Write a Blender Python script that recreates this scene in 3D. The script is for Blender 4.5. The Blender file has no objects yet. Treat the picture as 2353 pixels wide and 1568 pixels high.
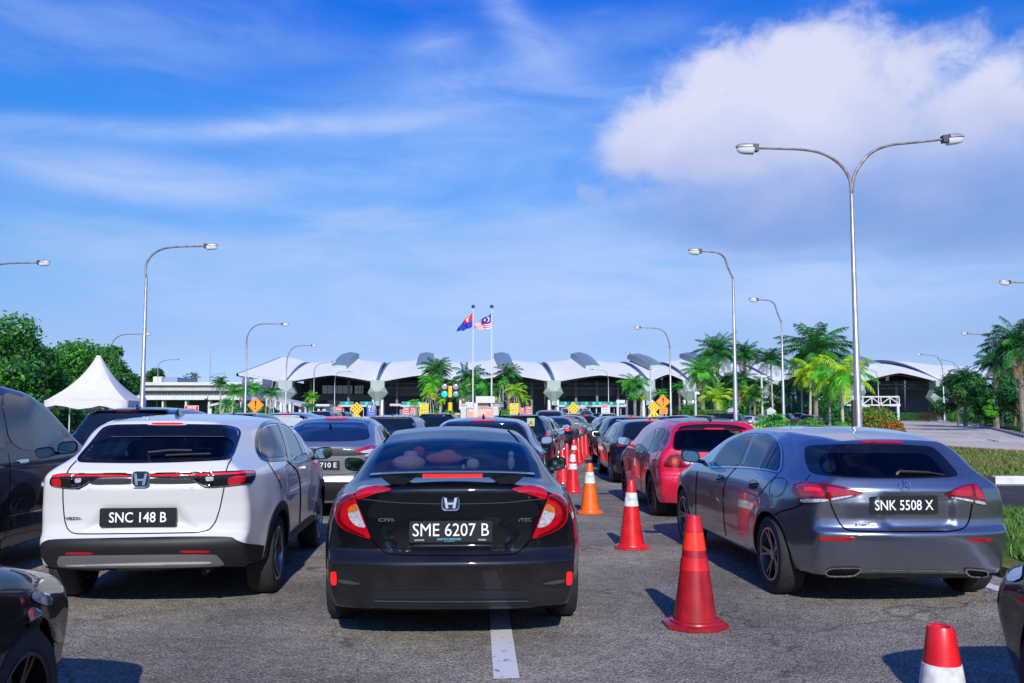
import bpy, bmesh, math, random
import numpy as np
from mathutils import Vector, Matrix, Euler
from mathutils.bvhtree import BVHTree
from mathutils.geometry import delaunay_2d_cdt
R = math.radians
random.seed(7); np.random.seed(7)
SC = bpy.context.scene
COL = SC.collection
# ------------------------------------------------------------------ camera, sky, sun, exposure
FPX, CX0, CY0, EYE = 2080.0, 1176.0, 784.0, 1.47
PITCH = math.atan(166.0 / FPX)
cam = bpy.data.cameras.new('camera'); camo = bpy.data.objects.new('camera', cam); COL.objects.link(camo)
camo.location = (0, 0, EYE); camo.rotation_euler = (R(90) + PITCH, 0, 0)
cam.sensor_width = 36.0; cam.lens = FPX / 2352.0 * 36.0; cam.clip_start = 0.05; cam.clip_end = 5000
SC.camera = camo
SC.view_settings.view_transform = 'Standard'; SC.view_settings.look = 'None'
SC.view_settings.exposure = 0.1; SC.view_settings.gamma = 1.0
SUN_EL, SUN_AZ = R(30), R(4.9)     # light travels towards +Y and a little to -X
sun = bpy.data.lights.new('sun', 'SUN'); suno = bpy.data.objects.new('sun', sun); COL.objects.link(suno)
sun.energy = 4.2; sun.angle = R(0.5); sun.color = (1.0, 0.95, 0.87)
sd = Vector((-math.sin(SUN_AZ) * math.cos(SUN_EL), math.cos(SUN_AZ) * math.cos(SUN_EL), -math.sin(SUN_EL)))
suno.rotation_euler = sd.to_track_quat('-Z', 'Y').to_euler(); suno.location = (5, -20, 30)

def px_ray(x, y):
    u = (x - CX0) / FPX; v = (y - CY0) / FPX
    c, s = math.cos(PITCH), math.sin(PITCH)
    return Vector((u, c + v * s, s - v * c))
def G(x, y, z=0.0):                       # picture point on the plane of height z
    d = px_ray(x, y); t = (z - EYE) / d.z
    return Vector((d.x * t, d.y * t, z))
def AT(x, y, Y):                          # picture point at distance Y
    d = px_ray(x, y); t = Y / d.y
    return Vector((d.x * t, Y, EYE + d.z * t))

def build_world():
    w = bpy.data.worlds.new("World"); SC.world = w; w.use_nodes = True
    nt = w.node_tree; N = nt.nodes; L = nt.links; N.clear()
    out = N.new('ShaderNodeOutputWorld'); bg = N.new('ShaderNodeBackground'); bg.inputs[1].default_value = 0.12
    L.new(bg.outputs[0], out.inputs[0])
    sky = N.new('ShaderNodeTexSky'); sky.sky_type = 'NISHITA'; sky.sun_disc = False
    sky.sun_elevation = SUN_EL; sky.sun_rotation = R(180) - SUN_AZ
    sky.air_density = 1.0; sky.dust_density = 0.4; sky.ozone_density = 2.5
    def math_(op, a, b=None, c=None, clamp=False):
        n = N.new('ShaderNodeMath'); n.operation = op; n.use_clamp = clamp
        for i, v in enumerate((a, b, c)):
            if v is None: continue
            if isinstance(v, (int, float)): n.inputs[i].default_value = v
            else: L.new(v, n.inputs[i])
        return n.outputs[0]
    def mix(f, a, b, bt='MIX'):
        n = N.new('ShaderNodeMix'); n.data_type = 'RGBA'; n.blend_type = bt
        if isinstance(f, (int, float)): n.inputs[0].default_value = f
        else: L.new(f, n.inputs[0])
        for i, v in ((6, a), (7, b)):
            if isinstance(v, tuple): n.inputs[i].default_value = v
            else: L.new(v, n.inputs[i])
        return n.outputs[2]
    tc = N.new('ShaderNodeTexCoord'); sep = N.new('ShaderNodeSeparateXYZ'); L.new(tc.outputs['Generated'], sep.inputs[0])
    x, y, z = sep.outputs
    az = math_('ARCTAN2', x, y); el = math_('ARCSINE', math_('MINIMUM', math_('MAXIMUM', z, -1.0), 1.0))
    elc = math_('MAXIMUM', el, 0.0)
    # clear air: deepen the blue with height, milky towards the horizon
    hs = N.new('ShaderNodeHueSaturation'); hs.inputs['Saturation'].default_value = 1.0; hs.inputs['Value'].default_value = 1.0
    L.new(sky.outputs[0], hs.inputs['Color'])
    ramp = N.new('ShaderNodeValToRGB'); L.new(math_('DIVIDE', elc, R(30)), ramp.inputs[0])
    cr = ramp.color_ramp; cr.elements[0].position = 0.009; cr.elements[0].color = SKY_R[0]
    cr.elements[1].position = 1.0; cr.elements[1].color = SKY_R[-1]
    for i, p in enumerate((0.137, 0.32, 0.587, 0.84)):
        e = cr.elements.new(p); e.color = SKY_R[i + 1]
    sc_ = N.new('ShaderNodeVectorMath'); sc_.operation = 'SCALE'; sc_.inputs[3].default_value = 2.0
    L.new(ramp.outputs[0], sc_.inputs[0])
    clear = mix(1.0, hs.outputs[0], sc_.outputs[0], 'MULTIPLY')
    comb = N.new('ShaderNodeCombineXYZ'); L.new(az, comb.inputs[0]); L.new(el, comb.inputs[1])
    def noise(scale, sx, sy, detail=6, rough=0.55, dist=0.0, off=0.0, rot=0.0):
        mp = N.new('ShaderNodeMapping'); mp.inputs['Scale'].default_value = (sx, sy, 1); mp.inputs['Location'].default_value = (off, off * .7, off)
        mp.inputs['Rotation'].default_value = (0, 0, rot)
        L.new(comb.outputs[0], mp.inputs[0]); n = N.new('ShaderNodeTexNoise'); n.inputs['Scale'].default_value = scale
        n.inputs['Detail'].default_value = detail; n.inputs['Roughness'].default_value = rough; n.inputs['Distortion'].default_value = dist
        L.new(mp.outputs[0], n.inputs['Vector']); return n.outputs[0]
    def rng(v, a, b, c=0.0, d=1.0, smooth=True):
        n = N.new('ShaderNodeMapRange'); n.interpolation_type = 'SMOOTHSTEP' if smooth else 'LINEAR'
        L.new(v, n.inputs[0])
        for i, t in enumerate((a, b, c, d)): n.inputs[i + 1].default_value = t
        return n.outputs[0]
    # thin high streaks, everywhere in the sky
    warp = noise(3, 1, 1, 3, .5, 0, 9.1)
    st = noise(2.0, 1.0, 5.0, 8, 0.55, 0.7, 3.3, R(-9))
    st2 = noise(7.0, 0.8, 3.0, 8, 0.6, 0.6, 6.0, R(-7))
    streak = math_('MULTIPLY', rng(st, 0.42, 0.80), rng(st2, 0.28, 0.68, 0.35, 1.0))
    streak = math_('MULTIPLY', streak, rng(el, 0.02, 0.16, 0.25, 1.0))
    clear = mix(math_('MULTIPLY', math_('MULTIPLY', streak, 0.75), rng(el, .20, .42, 1.0, .45)), clear, CLOUD_THIN)
    def streak_at(px, py, wx, wy, slope, amt):
        d = px_ray(px, py).normalized(); a0, e0 = math.atan2(d.x, d.y), math.asin(d.z)
        da = math_('SUBTRACT', az, a0)
        bend = math_('MULTIPLY_ADD', math_('SUBTRACT', warp, 0.5), 0.07, 0.0)
        de = math_('SUBTRACT', math_('SUBTRACT', el, e0), math_('ADD', math_('MULTIPLY', da, slope), bend))
        q = math_('ADD', math_('POWER', math_('ABSOLUTE', math_('DIVIDE', da, wx)), 2.0), math_('POWER', math_('ABSOLUTE', math_('DIVIDE', de, wy)), 2.0))
        return math_('MULTIPLY', math_('MULTIPLY', math_('EXPONENT', math_('MULTIPLY', q, -1.0)), rng(st2, 0.25, 0.7, 0.3, 1.0)), amt)
    for a in ((560, 290, .22, .011, .12, 0.80), (1050, 210, .20, .03, .22, 0.51), (300, 400, .12, .022, -.05, 0.72), (1180, 300, .2, .035, .1, 0.43),
              (700, 390, .2, .018, .1, 0.36), (1300, 690, .45, .05, .06, 0.43), (1180, 60, .05, .028, -.9, 0.58), (1000, 110, .04, .02, .2, 0.51), (150, 60, .25, .04, 0, 0.29),
              (1750, 640, .45, .06, .03, 0.80), (900, 560, .5, .03, .05, 0.29)):
        clear = mix(streak_at(*a), clear, CLOUD_THIN)
    # the cumulus on the right: union of soft lobes with a noisy edge
    def lobe(px, py, rx, ry):
        d = px_ray(px, py).normalized(); a0, e0 = math.atan2(d.x, d.y), math.asin(d.z)
        q = math_('ADD', math_('POWER', math_('ABSOLUTE', math_('DIVIDE', math_('SUBTRACT', az, a0), rx / FPX)), 2.0),
                  math_('POWER', math_('ABSOLUTE', math_('DIVIDE', math_('SUBTRACT', el, e0), ry / FPX)), 2.0))
        return math_('SUBTRACT', 1.0, q)
    big = noise(9, 1, 1.3, 3, .5, .3, 1.7); edge = noise(26, 1, 1.2, 9, 0.62, 0.4, 5.2)
    m = None
    for l in ((1880, 260, 400, 215), (1560, 330, 230, 120), (2000, 400, 620, 190), (2330, 380, 300, 240), (1860, 130, 150, 90), (1660, 290, 260, 120), (2240, 300, 240, 160), (2250, 210, 90, 60), (1640, 180, 90, 70), (2080, 360, 420, 130), (2360, 330, 160, 110)):
        q = lobe(*l); m = q if m is None else math_('MAXIMUM', m, q)
    m = math_('ADD', m, math_('MULTIPLY', math_('SUBTRACT', edge, 0.5), 1.15)); m = math_('ADD', m, math_('MULTIPLY', math_('SUBTRACT', big, 0.5), 1.1))
    dlo = math.asin(px_ray(1900, 560).normalized().z); dhi = math.asin(px_ray(1900, 340).normalized().z)
    mask = math_('MULTIPLY', rng(m, -0.10, 0.75), rng(math_('ADD', el, math_('MULTIPLY', math_('SUBTRACT', big, .5), .10)), dlo, dhi, 0.0, 1.0))
    # shadowed underside, soft grey-blue
    und = math_('MAXIMUM', lobe(1900, 490, 520, 110), lobe(2250, 470, 330, 120))
    und = rng(math_('ADD', und, math_('MULTIPLY', math_('SUBTRACT', big, .5), 1.1)), -0.1, 1.0, 0, .75)
    d0 = px_ray(1900, 400).normalized(); e_lo = math.asin(d0.z); d1 = px_ray(1900, 180).normalized(); e_hi = math.asin(d1.z)
    lit = math_('ADD', rng(el, e_lo - .02, e_hi, 0.0, 1.0), math_('MULTIPLY', math_('SUBTRACT', big, 0.5), 1.3), clamp=True)
    body = mix(lit, CLOUD_SHADE, CLOUD_LIT)
    c1 = mix(und, clear, CLOUD_UNDER)
    c2 = mix(math_('MULTIPLY', mask, 0.95), c1, body)
    for a in ((1360, 440, 50, 26), (2200, 180, 40, 20)):
        q = math_('ADD', lobe(*a), math_('MULTIPLY', math_('SUBTRACT', edge, .5), 2.0))
        c2 = mix(rng(q, 0, 1.0, 0, .35), c2, CLOUD_SHADE)
    L.new(c2, bg.inputs[0])
# colours are radiances in front of the 0.12 strength
def s2l(r, g, b): return tuple((c / 255 / 12.92 if c / 255 <= .04045 else ((c / 255 + .055) / 1.055) ** 2.4) for c in (r, g, b))
EXPO = 2 ** SC.view_settings.exposure
def rad(r, g, b): return tuple(c / 0.12 / EXPO for c in s2l(r, g, b)) + (1,)
CLOUD_THIN = rad(188, 211, 254); CLOUD_LIT = rad(222, 226, 248); CLOUD_SHADE = rad(176, 190, 236); CLOUD_UNDER = rad(122, 158, 222)
SKY_R = [(.215, .33, .68, 1), (.225, .265, .43, 1), (.24, .335, .47, 1), (.088, .33, .63, 1), (.012, .25, .75, 1), (.02, .26, .85, 1)]
build_world()

# ------------------------------------------------------------------ materials
MATS = {}
def mat(name, col, rough=0.5, metal=0.0, coat=0.0, spec=0.5, noise=0.0, nscale=8.0, bump=0.0, bscale=40.0, emit=None, estr=0.0, alpha=None, trans=0.0):
    if name in MATS: return MATS[name]
    m = bpy.data.materials.new(name); m.use_nodes = True; nt = m.node_tree; N = nt.nodes; L = nt.links
    b = N['Principled BSDF']; b.inputs['Roughness'].default_value = rough; b.inputs['Metallic'].default_value = metal
    b.inputs['Coat Weight'].default_value = coat; b.inputs['Coat Roughness'].default_value = 0.03; b.inputs['Specular IOR Level'].default_value = spec
    b.inputs['Transmission Weight'].default_value = trans
    b.inputs['Base Color'].default_value = tuple(col) + (1,)
    tc = N.new('ShaderNodeTexCoord')
    if noise > 0:
        n = N.new('ShaderNodeTexNoise'); n.inputs['Scale'].default_value = nscale; n.inputs['Detail'].default_value = 6
        L.new(tc.outputs['Object'], n.inputs['Vector'])
        mr = N.new('ShaderNodeMapRange'); mr.inputs[1].default_value = .25; mr.inputs[2].default_value = .75
        mr.inputs[3].default_value = 1 - noise; mr.inputs[4].default_value = 1 + noise; L.new(n.outputs[0], mr.inputs[0])
        v = N.new('ShaderNodeVectorMath'); v.operation = 'SCALE'; v.inputs[0].default_value = col; L.new(mr.outputs[0], v.inputs[3])
        L.new(v.outputs[0], b.inputs['Base Color'])
    if bump > 0:
        n = N.new('ShaderNodeTexNoise'); n.inputs['Scale'].default_value = bscale; n.inputs['Detail'].default_value = 4
        L.new(tc.outputs['Object'], n.inputs['Vector']); bp = N.new('ShaderNodeBump'); bp.inputs['Strength'].default_value = bump
        bp.inputs['Distance'].default_value = 0.02; L.new(n.outputs[0], bp.inputs['Height']); L.new(bp.outputs[0], b.inputs['Normal'])
    if emit: b.inputs['Emission Color'].default_value = tuple(emit) + (1,); b.inputs['Emission Strength'].default_value = estr
    MATS[name] = m; return m
def paint(name, col, metal=0.3, rough=0.28):
    if name in MATS: return MATS[name]
    m = mat(name, col, rough, metal, 1.0, .25 if max(col) < .1 else .5); nt = m.node_tree; N = nt.nodes; L = nt.links; b = N['Principled BSDF']
    # road dust near the sills and fine flake; back faces are the dark trim inside
    geo = N.new('ShaderNodeNewGeometry'); tc = N.new('ShaderNodeTexCoord')
    n = N.new('ShaderNodeTexNoise'); n.inputs['Scale'].default_value = 5; n.inputs['Detail'].default_value = 7; L.new(tc.outputs['Object'], n.inputs['Vector'])
    sp = N.new('ShaderNodeSeparateXYZ'); L.new(tc.outputs['Object'], sp.inputs[0])
    mr = N.new('ShaderNodeMapRange'); L.new(sp.outputs[2], mr.inputs[0]); mr.inputs[1].default_value = .75; mr.inputs[2].default_value = .2; mr.inputs[3].default_value = 0.01; mr.inputs[4].default_value = .16
    mu = N.new('ShaderNodeMath'); mu.operation = 'MULTIPLY'; L.new(mr.outputs[0], mu.inputs[0]); L.new(n.outputs[0], mu.inputs[1])
    mx = N.new('ShaderNodeMix'); mx.data_type = 'RGBA'; L.new(mu.outputs[0], mx.inputs[0]); mx.inputs[6].default_value = tuple(col) + (1,); mx.inputs[7].default_value = (.22, .2, .17, 1)
    m2 = N.new('ShaderNodeMix'); m2.data_type = 'RGBA'; L.new(geo.outputs['Backfacing'], m2.inputs[0]); L.new(mx.outputs[2], m2.inputs[6]); m2.inputs[7].default_value = (.006, .007, .009, 1)
    L.new(m2.outputs[2], b.inputs['Base Color'])
    ad = N.new('ShaderNodeMath'); ad.operation = 'MULTIPLY_ADD'; L.new(n.outputs[0], ad.inputs[0]); ad.inputs[1].default_value = .03; ad.inputs[2].default_value = .008
    L.new(ad.outputs[0], b.inputs['Coat Roughness'])
    return m
def glassy(name, tint=(.10, .16, .22), gloss=1.0):
    if name in MATS: return MATS[name]
    m = bpy.data.materials.new(name); m.use_nodes = True; N = m.node_tree.nodes; L = m.node_tree.links; N.clear()
    o = N.new('ShaderNodeOutputMaterial'); t = N.new('ShaderNodeBsdfTransparent'); t.inputs[0].default_value = tuple(tint) + (1,)
    g = N.new('ShaderNodeBsdfGlossy'); g.inputs['Roughness'].default_value = .01; f = N.new('ShaderNodeFresnel'); f.inputs[0].default_value = 1.5
    ml = N.new('ShaderNodeMath'); ml.operation = 'MULTIPLY'; ml.inputs[1].default_value = gloss; L.new(f.outputs[0], ml.inputs[0])
    x = N.new('ShaderNodeMixShader'); L.new(ml.outputs[0], x.inputs[0]); L.new(t.outputs[0], x.inputs[1]); L.new(g.outputs[0], x.inputs[2]); L.new(x.outputs[0], o.inputs[0])
    MATS[name] = m; return m
M_tint = mat('tinted_glass', (.006, .009, .013), .03, 0, 0, .9, noise=.3, nscale=1.5)
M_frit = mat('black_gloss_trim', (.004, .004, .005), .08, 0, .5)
M_plastic = mat('black_plastic', (.010, .011, .012), .55, noise=.2, nscale=20)
M_under = mat('underbody', (.006, .006, .006), .9, spec=.1)
M_tyre = mat('tyre_rubber', (.016, .016, .017), .8, noise=.35, nscale=25, bump=.3, bscale=60)
M_rim = mat('alloy_silver', (.45, .45, .46), .3, .9)
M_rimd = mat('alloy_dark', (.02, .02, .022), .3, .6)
M_chrome = mat('chrome', (.75, .76, .78), .08, 1.0)
M_skid = mat('satin_silver_trim', (.33, .33, .34), .35, .7)
M_red = mat('red_lamp_lens', (.42, .004, .010), .12, 0, 1, noise=.25, nscale=18)
M_redd = mat('dark_red_lamp_lens', (.12, .002, .004), .12, 0, 1, noise=.3, nscale=18)
M_redon = mat('glowing_red_lens', (.6, .01, .01), .2, 0, .5, emit=(1, .015, .015), estr=.45)
M_brake = mat('lit_brake_lamp', (.6, .01, .01), .3, 0, 0, emit=(1, .02, .01), estr=.38)
M_white = mat('clear_lamp_lens', (.55, .56, .6), .15, .3, 1, noise=.5, nscale=60)
M_amber = mat('amber_lamp_lens', (.5, .13, .02), .2, 0, 1, noise=.3, nscale=50)
M_plate = mat('plate_black', (.012, .012, .014), .35)
M_ptxt = mat('plate_white', (.8, .8, .8), .5)
M_seam = mat('panel_gap', (.003, .003, .003), .9, spec=0)
M_mirror = mat('mirror_glass', (.45, .50, .52), .03, 1.0)
M_dark = mat('dark_trim', (.01, .01, .012), .5)

# ------------------------------------------------------------------ mesh helpers
def tag(o, label=None, cat=None, group=None, kind=None):
    if label: o['label'] = label
    if cat: o['category'] = cat
    if group: o['group'] = group
    if kind: o['kind'] = kind
    return o
def empty(name, loc, rz=0.0, label=None, cat=None, group=None):
    o = bpy.data.objects.new(name, None); COL.objects.link(o); o.location = loc; o.rotation_euler = (0, 0, rz); o.empty_display_size = .2
    return tag(o, label, cat, group)
def obj_from(name, verts, faces, mats, parent=None, smooth=True, fm=None, sharp=None):
    me = bpy.data.meshes.new(name); me.from_pydata([tuple(v) for v in verts], [], [tuple(int(i) for i in f) for f in faces])
    for m in (mats if isinstance(mats, (list, tuple)) else [mats]): me.materials.append(m)
    if fm is not None: me.polygons.foreach_set('material_index', np.array(fm, dtype=np.int32))
    if smooth:
        me.polygons.foreach_set('use_smooth', np.ones(len(me.polygons), dtype=bool))
        if sharp: me.set_sharp_from_angle(angle=R(sharp))
    me.update()
    o = bpy.data.objects.new(name, me); COL.objects.link(o)
    if parent is not None: o.parent = parent
    return o
class MB:
    def __init__(s): s.v = []; s.f = []; s.m = []
    def add(s, vs, fs, mi=0):
        k = len(s.v); s.v += [Vector(p) for p in vs]; s.f += [tuple(i + k for i in f) for f in fs]; s.m += [mi] * len(fs); return s
    def box(s, a, b, mi=0, M=None):
        (x0, y0, z0), (x1, y1, z1) = a, b
        vs = [Vector((x, y, z)) for z in (z0, z1) for x, y in ((x0, y0), (x1, y0), (x1, y1), (x0, y1))]
        if M: vs = [M @ v for v in vs]
        return s.add(vs, [(3, 2, 1, 0), (4, 5, 6, 7), (0, 1, 5, 4), (1, 2, 6, 5), (2, 3, 7, 6), (3, 0, 4, 7)], mi)
    def bar(s, a, b, w, t=None, mi=0):
        a = Vector(a); b = Vector(b); d = (b - a); q = d.to_track_quat('Z', 'Y').to_matrix().to_4x4(); t = t or w
        return s.box((-w / 2, -t / 2, 0), (w / 2, t / 2, d.length), mi, Matrix.Translation(a) @ q)
    def tube(s, pts, rad, n=8, mi=0, cap=True):
        pts = [Vector(p) for p in pts]; rs = rad if isinstance(rad, (list, tuple)) else [rad] * len(pts); rings = []; up = Vector((0, 0, 1))
        for i, p in enumerate(pts):
            d = (pts[min(i + 1, len(pts) - 1)] - pts[max(i - 1, 0)]).normalized()
            a = d.cross(up); a = d.cross(Vector((1, 0, 0))) if a.length < 1e-3 else a; a.normalize(); b = d.cross(a)
            if i and (a.dot(pa) < 0): a, b = -a, -b
            pa = a
            rings.append([p + (a * math.cos(t) + b * math.sin(t)) * rs[i] for t in [2 * math.pi * j / n for j in range(n)]])
        vs = [v for r in rings for v in r]; fs = []
        for i in range(len(pts) - 1):
            for j in range(n): fs.append((i * n + j, i * n + (j + 1) % n, (i + 1) * n + (j + 1) % n, (i + 1) * n + j))
        if cap: fs += [tuple(range(n - 1, -1, -1)), tuple(range((len(pts) - 1) * n, len(pts) * n))]
        return s.add(vs, fs, mi)
    def lathe(s, prof, n=24, mi=0, M=None, mis=None):
        vs = []; fs = []
        for r, z in prof: vs += [Vector((r * math.cos(2 * math.pi * j / n), r * math.sin(2 * math.pi * j / n), z)) for j in range(n)]
        if M: vs = [M @ v for v in vs]
        k = len(s.v); s.v += vs
        for i in range(len(prof) - 1):
            for j in range(n): s.f.append((k + i * n + j, k + i * n + (j + 1) % n, k + (i + 1) * n + (j + 1) % n, k + (i + 1) * n + j)); s.m.append(mis[i] if mis else mi)
        return s
    def prism(s, poly, d0, d1, fr=None, mi=0):      # poly in (x,z), extruded along y
        n = len(poly); vs = [Vector((x, d0, z)) for x, z in poly] + [Vector((x, d1, z)) for x, z in poly]
        if fr: vs = [fr @ v for v in vs]
        fs = [tuple(range(n)), tuple(range(2 * n - 1, n - 1, -1))] + [(i, i + n, (i + 1) % n + n, (i + 1) % n) for i in range(n)]
        return s.add(vs, fs, mi)
    def build(s, name, mats, parent=None, smooth=False, sharp=35):
        return obj_from(name, s.v, s.f, mats, parent, smooth, s.m, sharp if smooth else None)
def frame(o, r, u):
    r = Vector(r).normalized(); u = Vector(u).normalized(); n = r.cross(u)
    return Matrix(((r.x, u.x, n.x, o[0]), (r.y, u.y, n.y, o[1]), (r.z, u.z, n.z, o[2]), (0, 0, 0, 1)))
def text_mesh(s, w=None, h=None, bold=0.0, depth=.004, name='lettering'):
    cu = bpy.data.curves.new(name, 'FONT'); cu.body = s; cu.align_x = 'CENTER'; cu.align_y = 'CENTER'; cu.offset = bold; cu.extrude = depth; cu.resolution_u = 3
    o = bpy.data.objects.new('tmp', cu); COL.objects.link(o); dg = bpy.context.evaluated_depsgraph_get(); dg.update()
    me = bpy.data.meshes.new_from_object(o.evaluated_get(dg)); bpy.data.objects.remove(o); bpy.data.curves.remove(cu)
    n = len(me.vertices); a = np.zeros(n * 3); me.vertices.foreach_get('co', a); a = a.reshape(-1, 3)
    c = (a.min(0) + a.max(0)) / 2; e = a.max(0) - a.min(0); a[:, :2] -= c[:2]
    sx = w / e[0] if w else h / e[1]; sy = h / e[1] if h else sx
    a[:, 0] *= sx; a[:, 1] *= sy; me.vertices.foreach_set('co', a.ravel()); me.update(); return me
def lettering(s, fr, w, h, m, parent=None, name='lettering', bold=0.0, depth=.002):
    me = text_mesh(s, w, h, bold, depth, name); me.transform(fr); me.materials.clear(); me.materials.append(m)
    o = bpy.data.objects.new(name, me); COL.objects.link(o)
    if parent: o.parent = parent
    return o
def dup(root):
    r = root.copy(); COL.objects.link(r)
    for ch in list(root.children):
        c = ch.copy(); COL.objects.link(c); c.parent = r
        for g in list(ch.children):
            d = g.copy(); COL.objects.link(d); d.parent = c
    return r

# ------------------------------------------------------------------ car bodies
def tab(pts, s):
    pts = sorted(pts); a = np.array([p[0] for p in pts], float); b = np.array([p[1] for p in pts], float)
    g = np.arange(a[0] - .5, a[-1] + .5, .005); v = np.interp(g, a, b)
    # extend linearly so that the smoothing does not flatten the ends
    if s > 0:
        k = np.arange(-int(4 * s / .005), int(4 * s / .005) + 1) * .005; w = np.exp(-k * k / 2 / s / s); w /= w.sum()
        v = np.convolve(np.pad(v, len(k) // 2, mode='edge'), w, mode='valid')
    return lambda q: np.interp(q, g, v)
def smax(a, b, k):
    h = np.maximum(k - np.abs(a - b), 0) / k
    return np.maximum(a, b) + h * h * k * .25
def sstep(x, a, b):
    t = np.clip((x - a) / (b - a), 0, 1); return t * t * (3 - 2 * t)
def poly_sd(px, pz, poly):
    d = np.full(px.shape, 1e9); inside = np.zeros(px.shape, bool); n = len(poly)
    for i in range(n):
        ax, az = poly[i]; bx, bz = poly[(i + 1) % n]; ex, ez = bx - ax, bz - az
        t = np.clip(((px - ax) * ex + (pz - az) * ez) / (ex * ex + ez * ez), 0, 1)
        d = np.minimum(d, np.hypot(px - ax - t * ex, pz - az - t * ez))
        c = ((az > pz) != (bz > pz)); c &= px < (bx - ax) * (pz - az) / (bz - az + 1e-12) + ax; inside ^= c
    return np.where(inside, -d, d)
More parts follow.
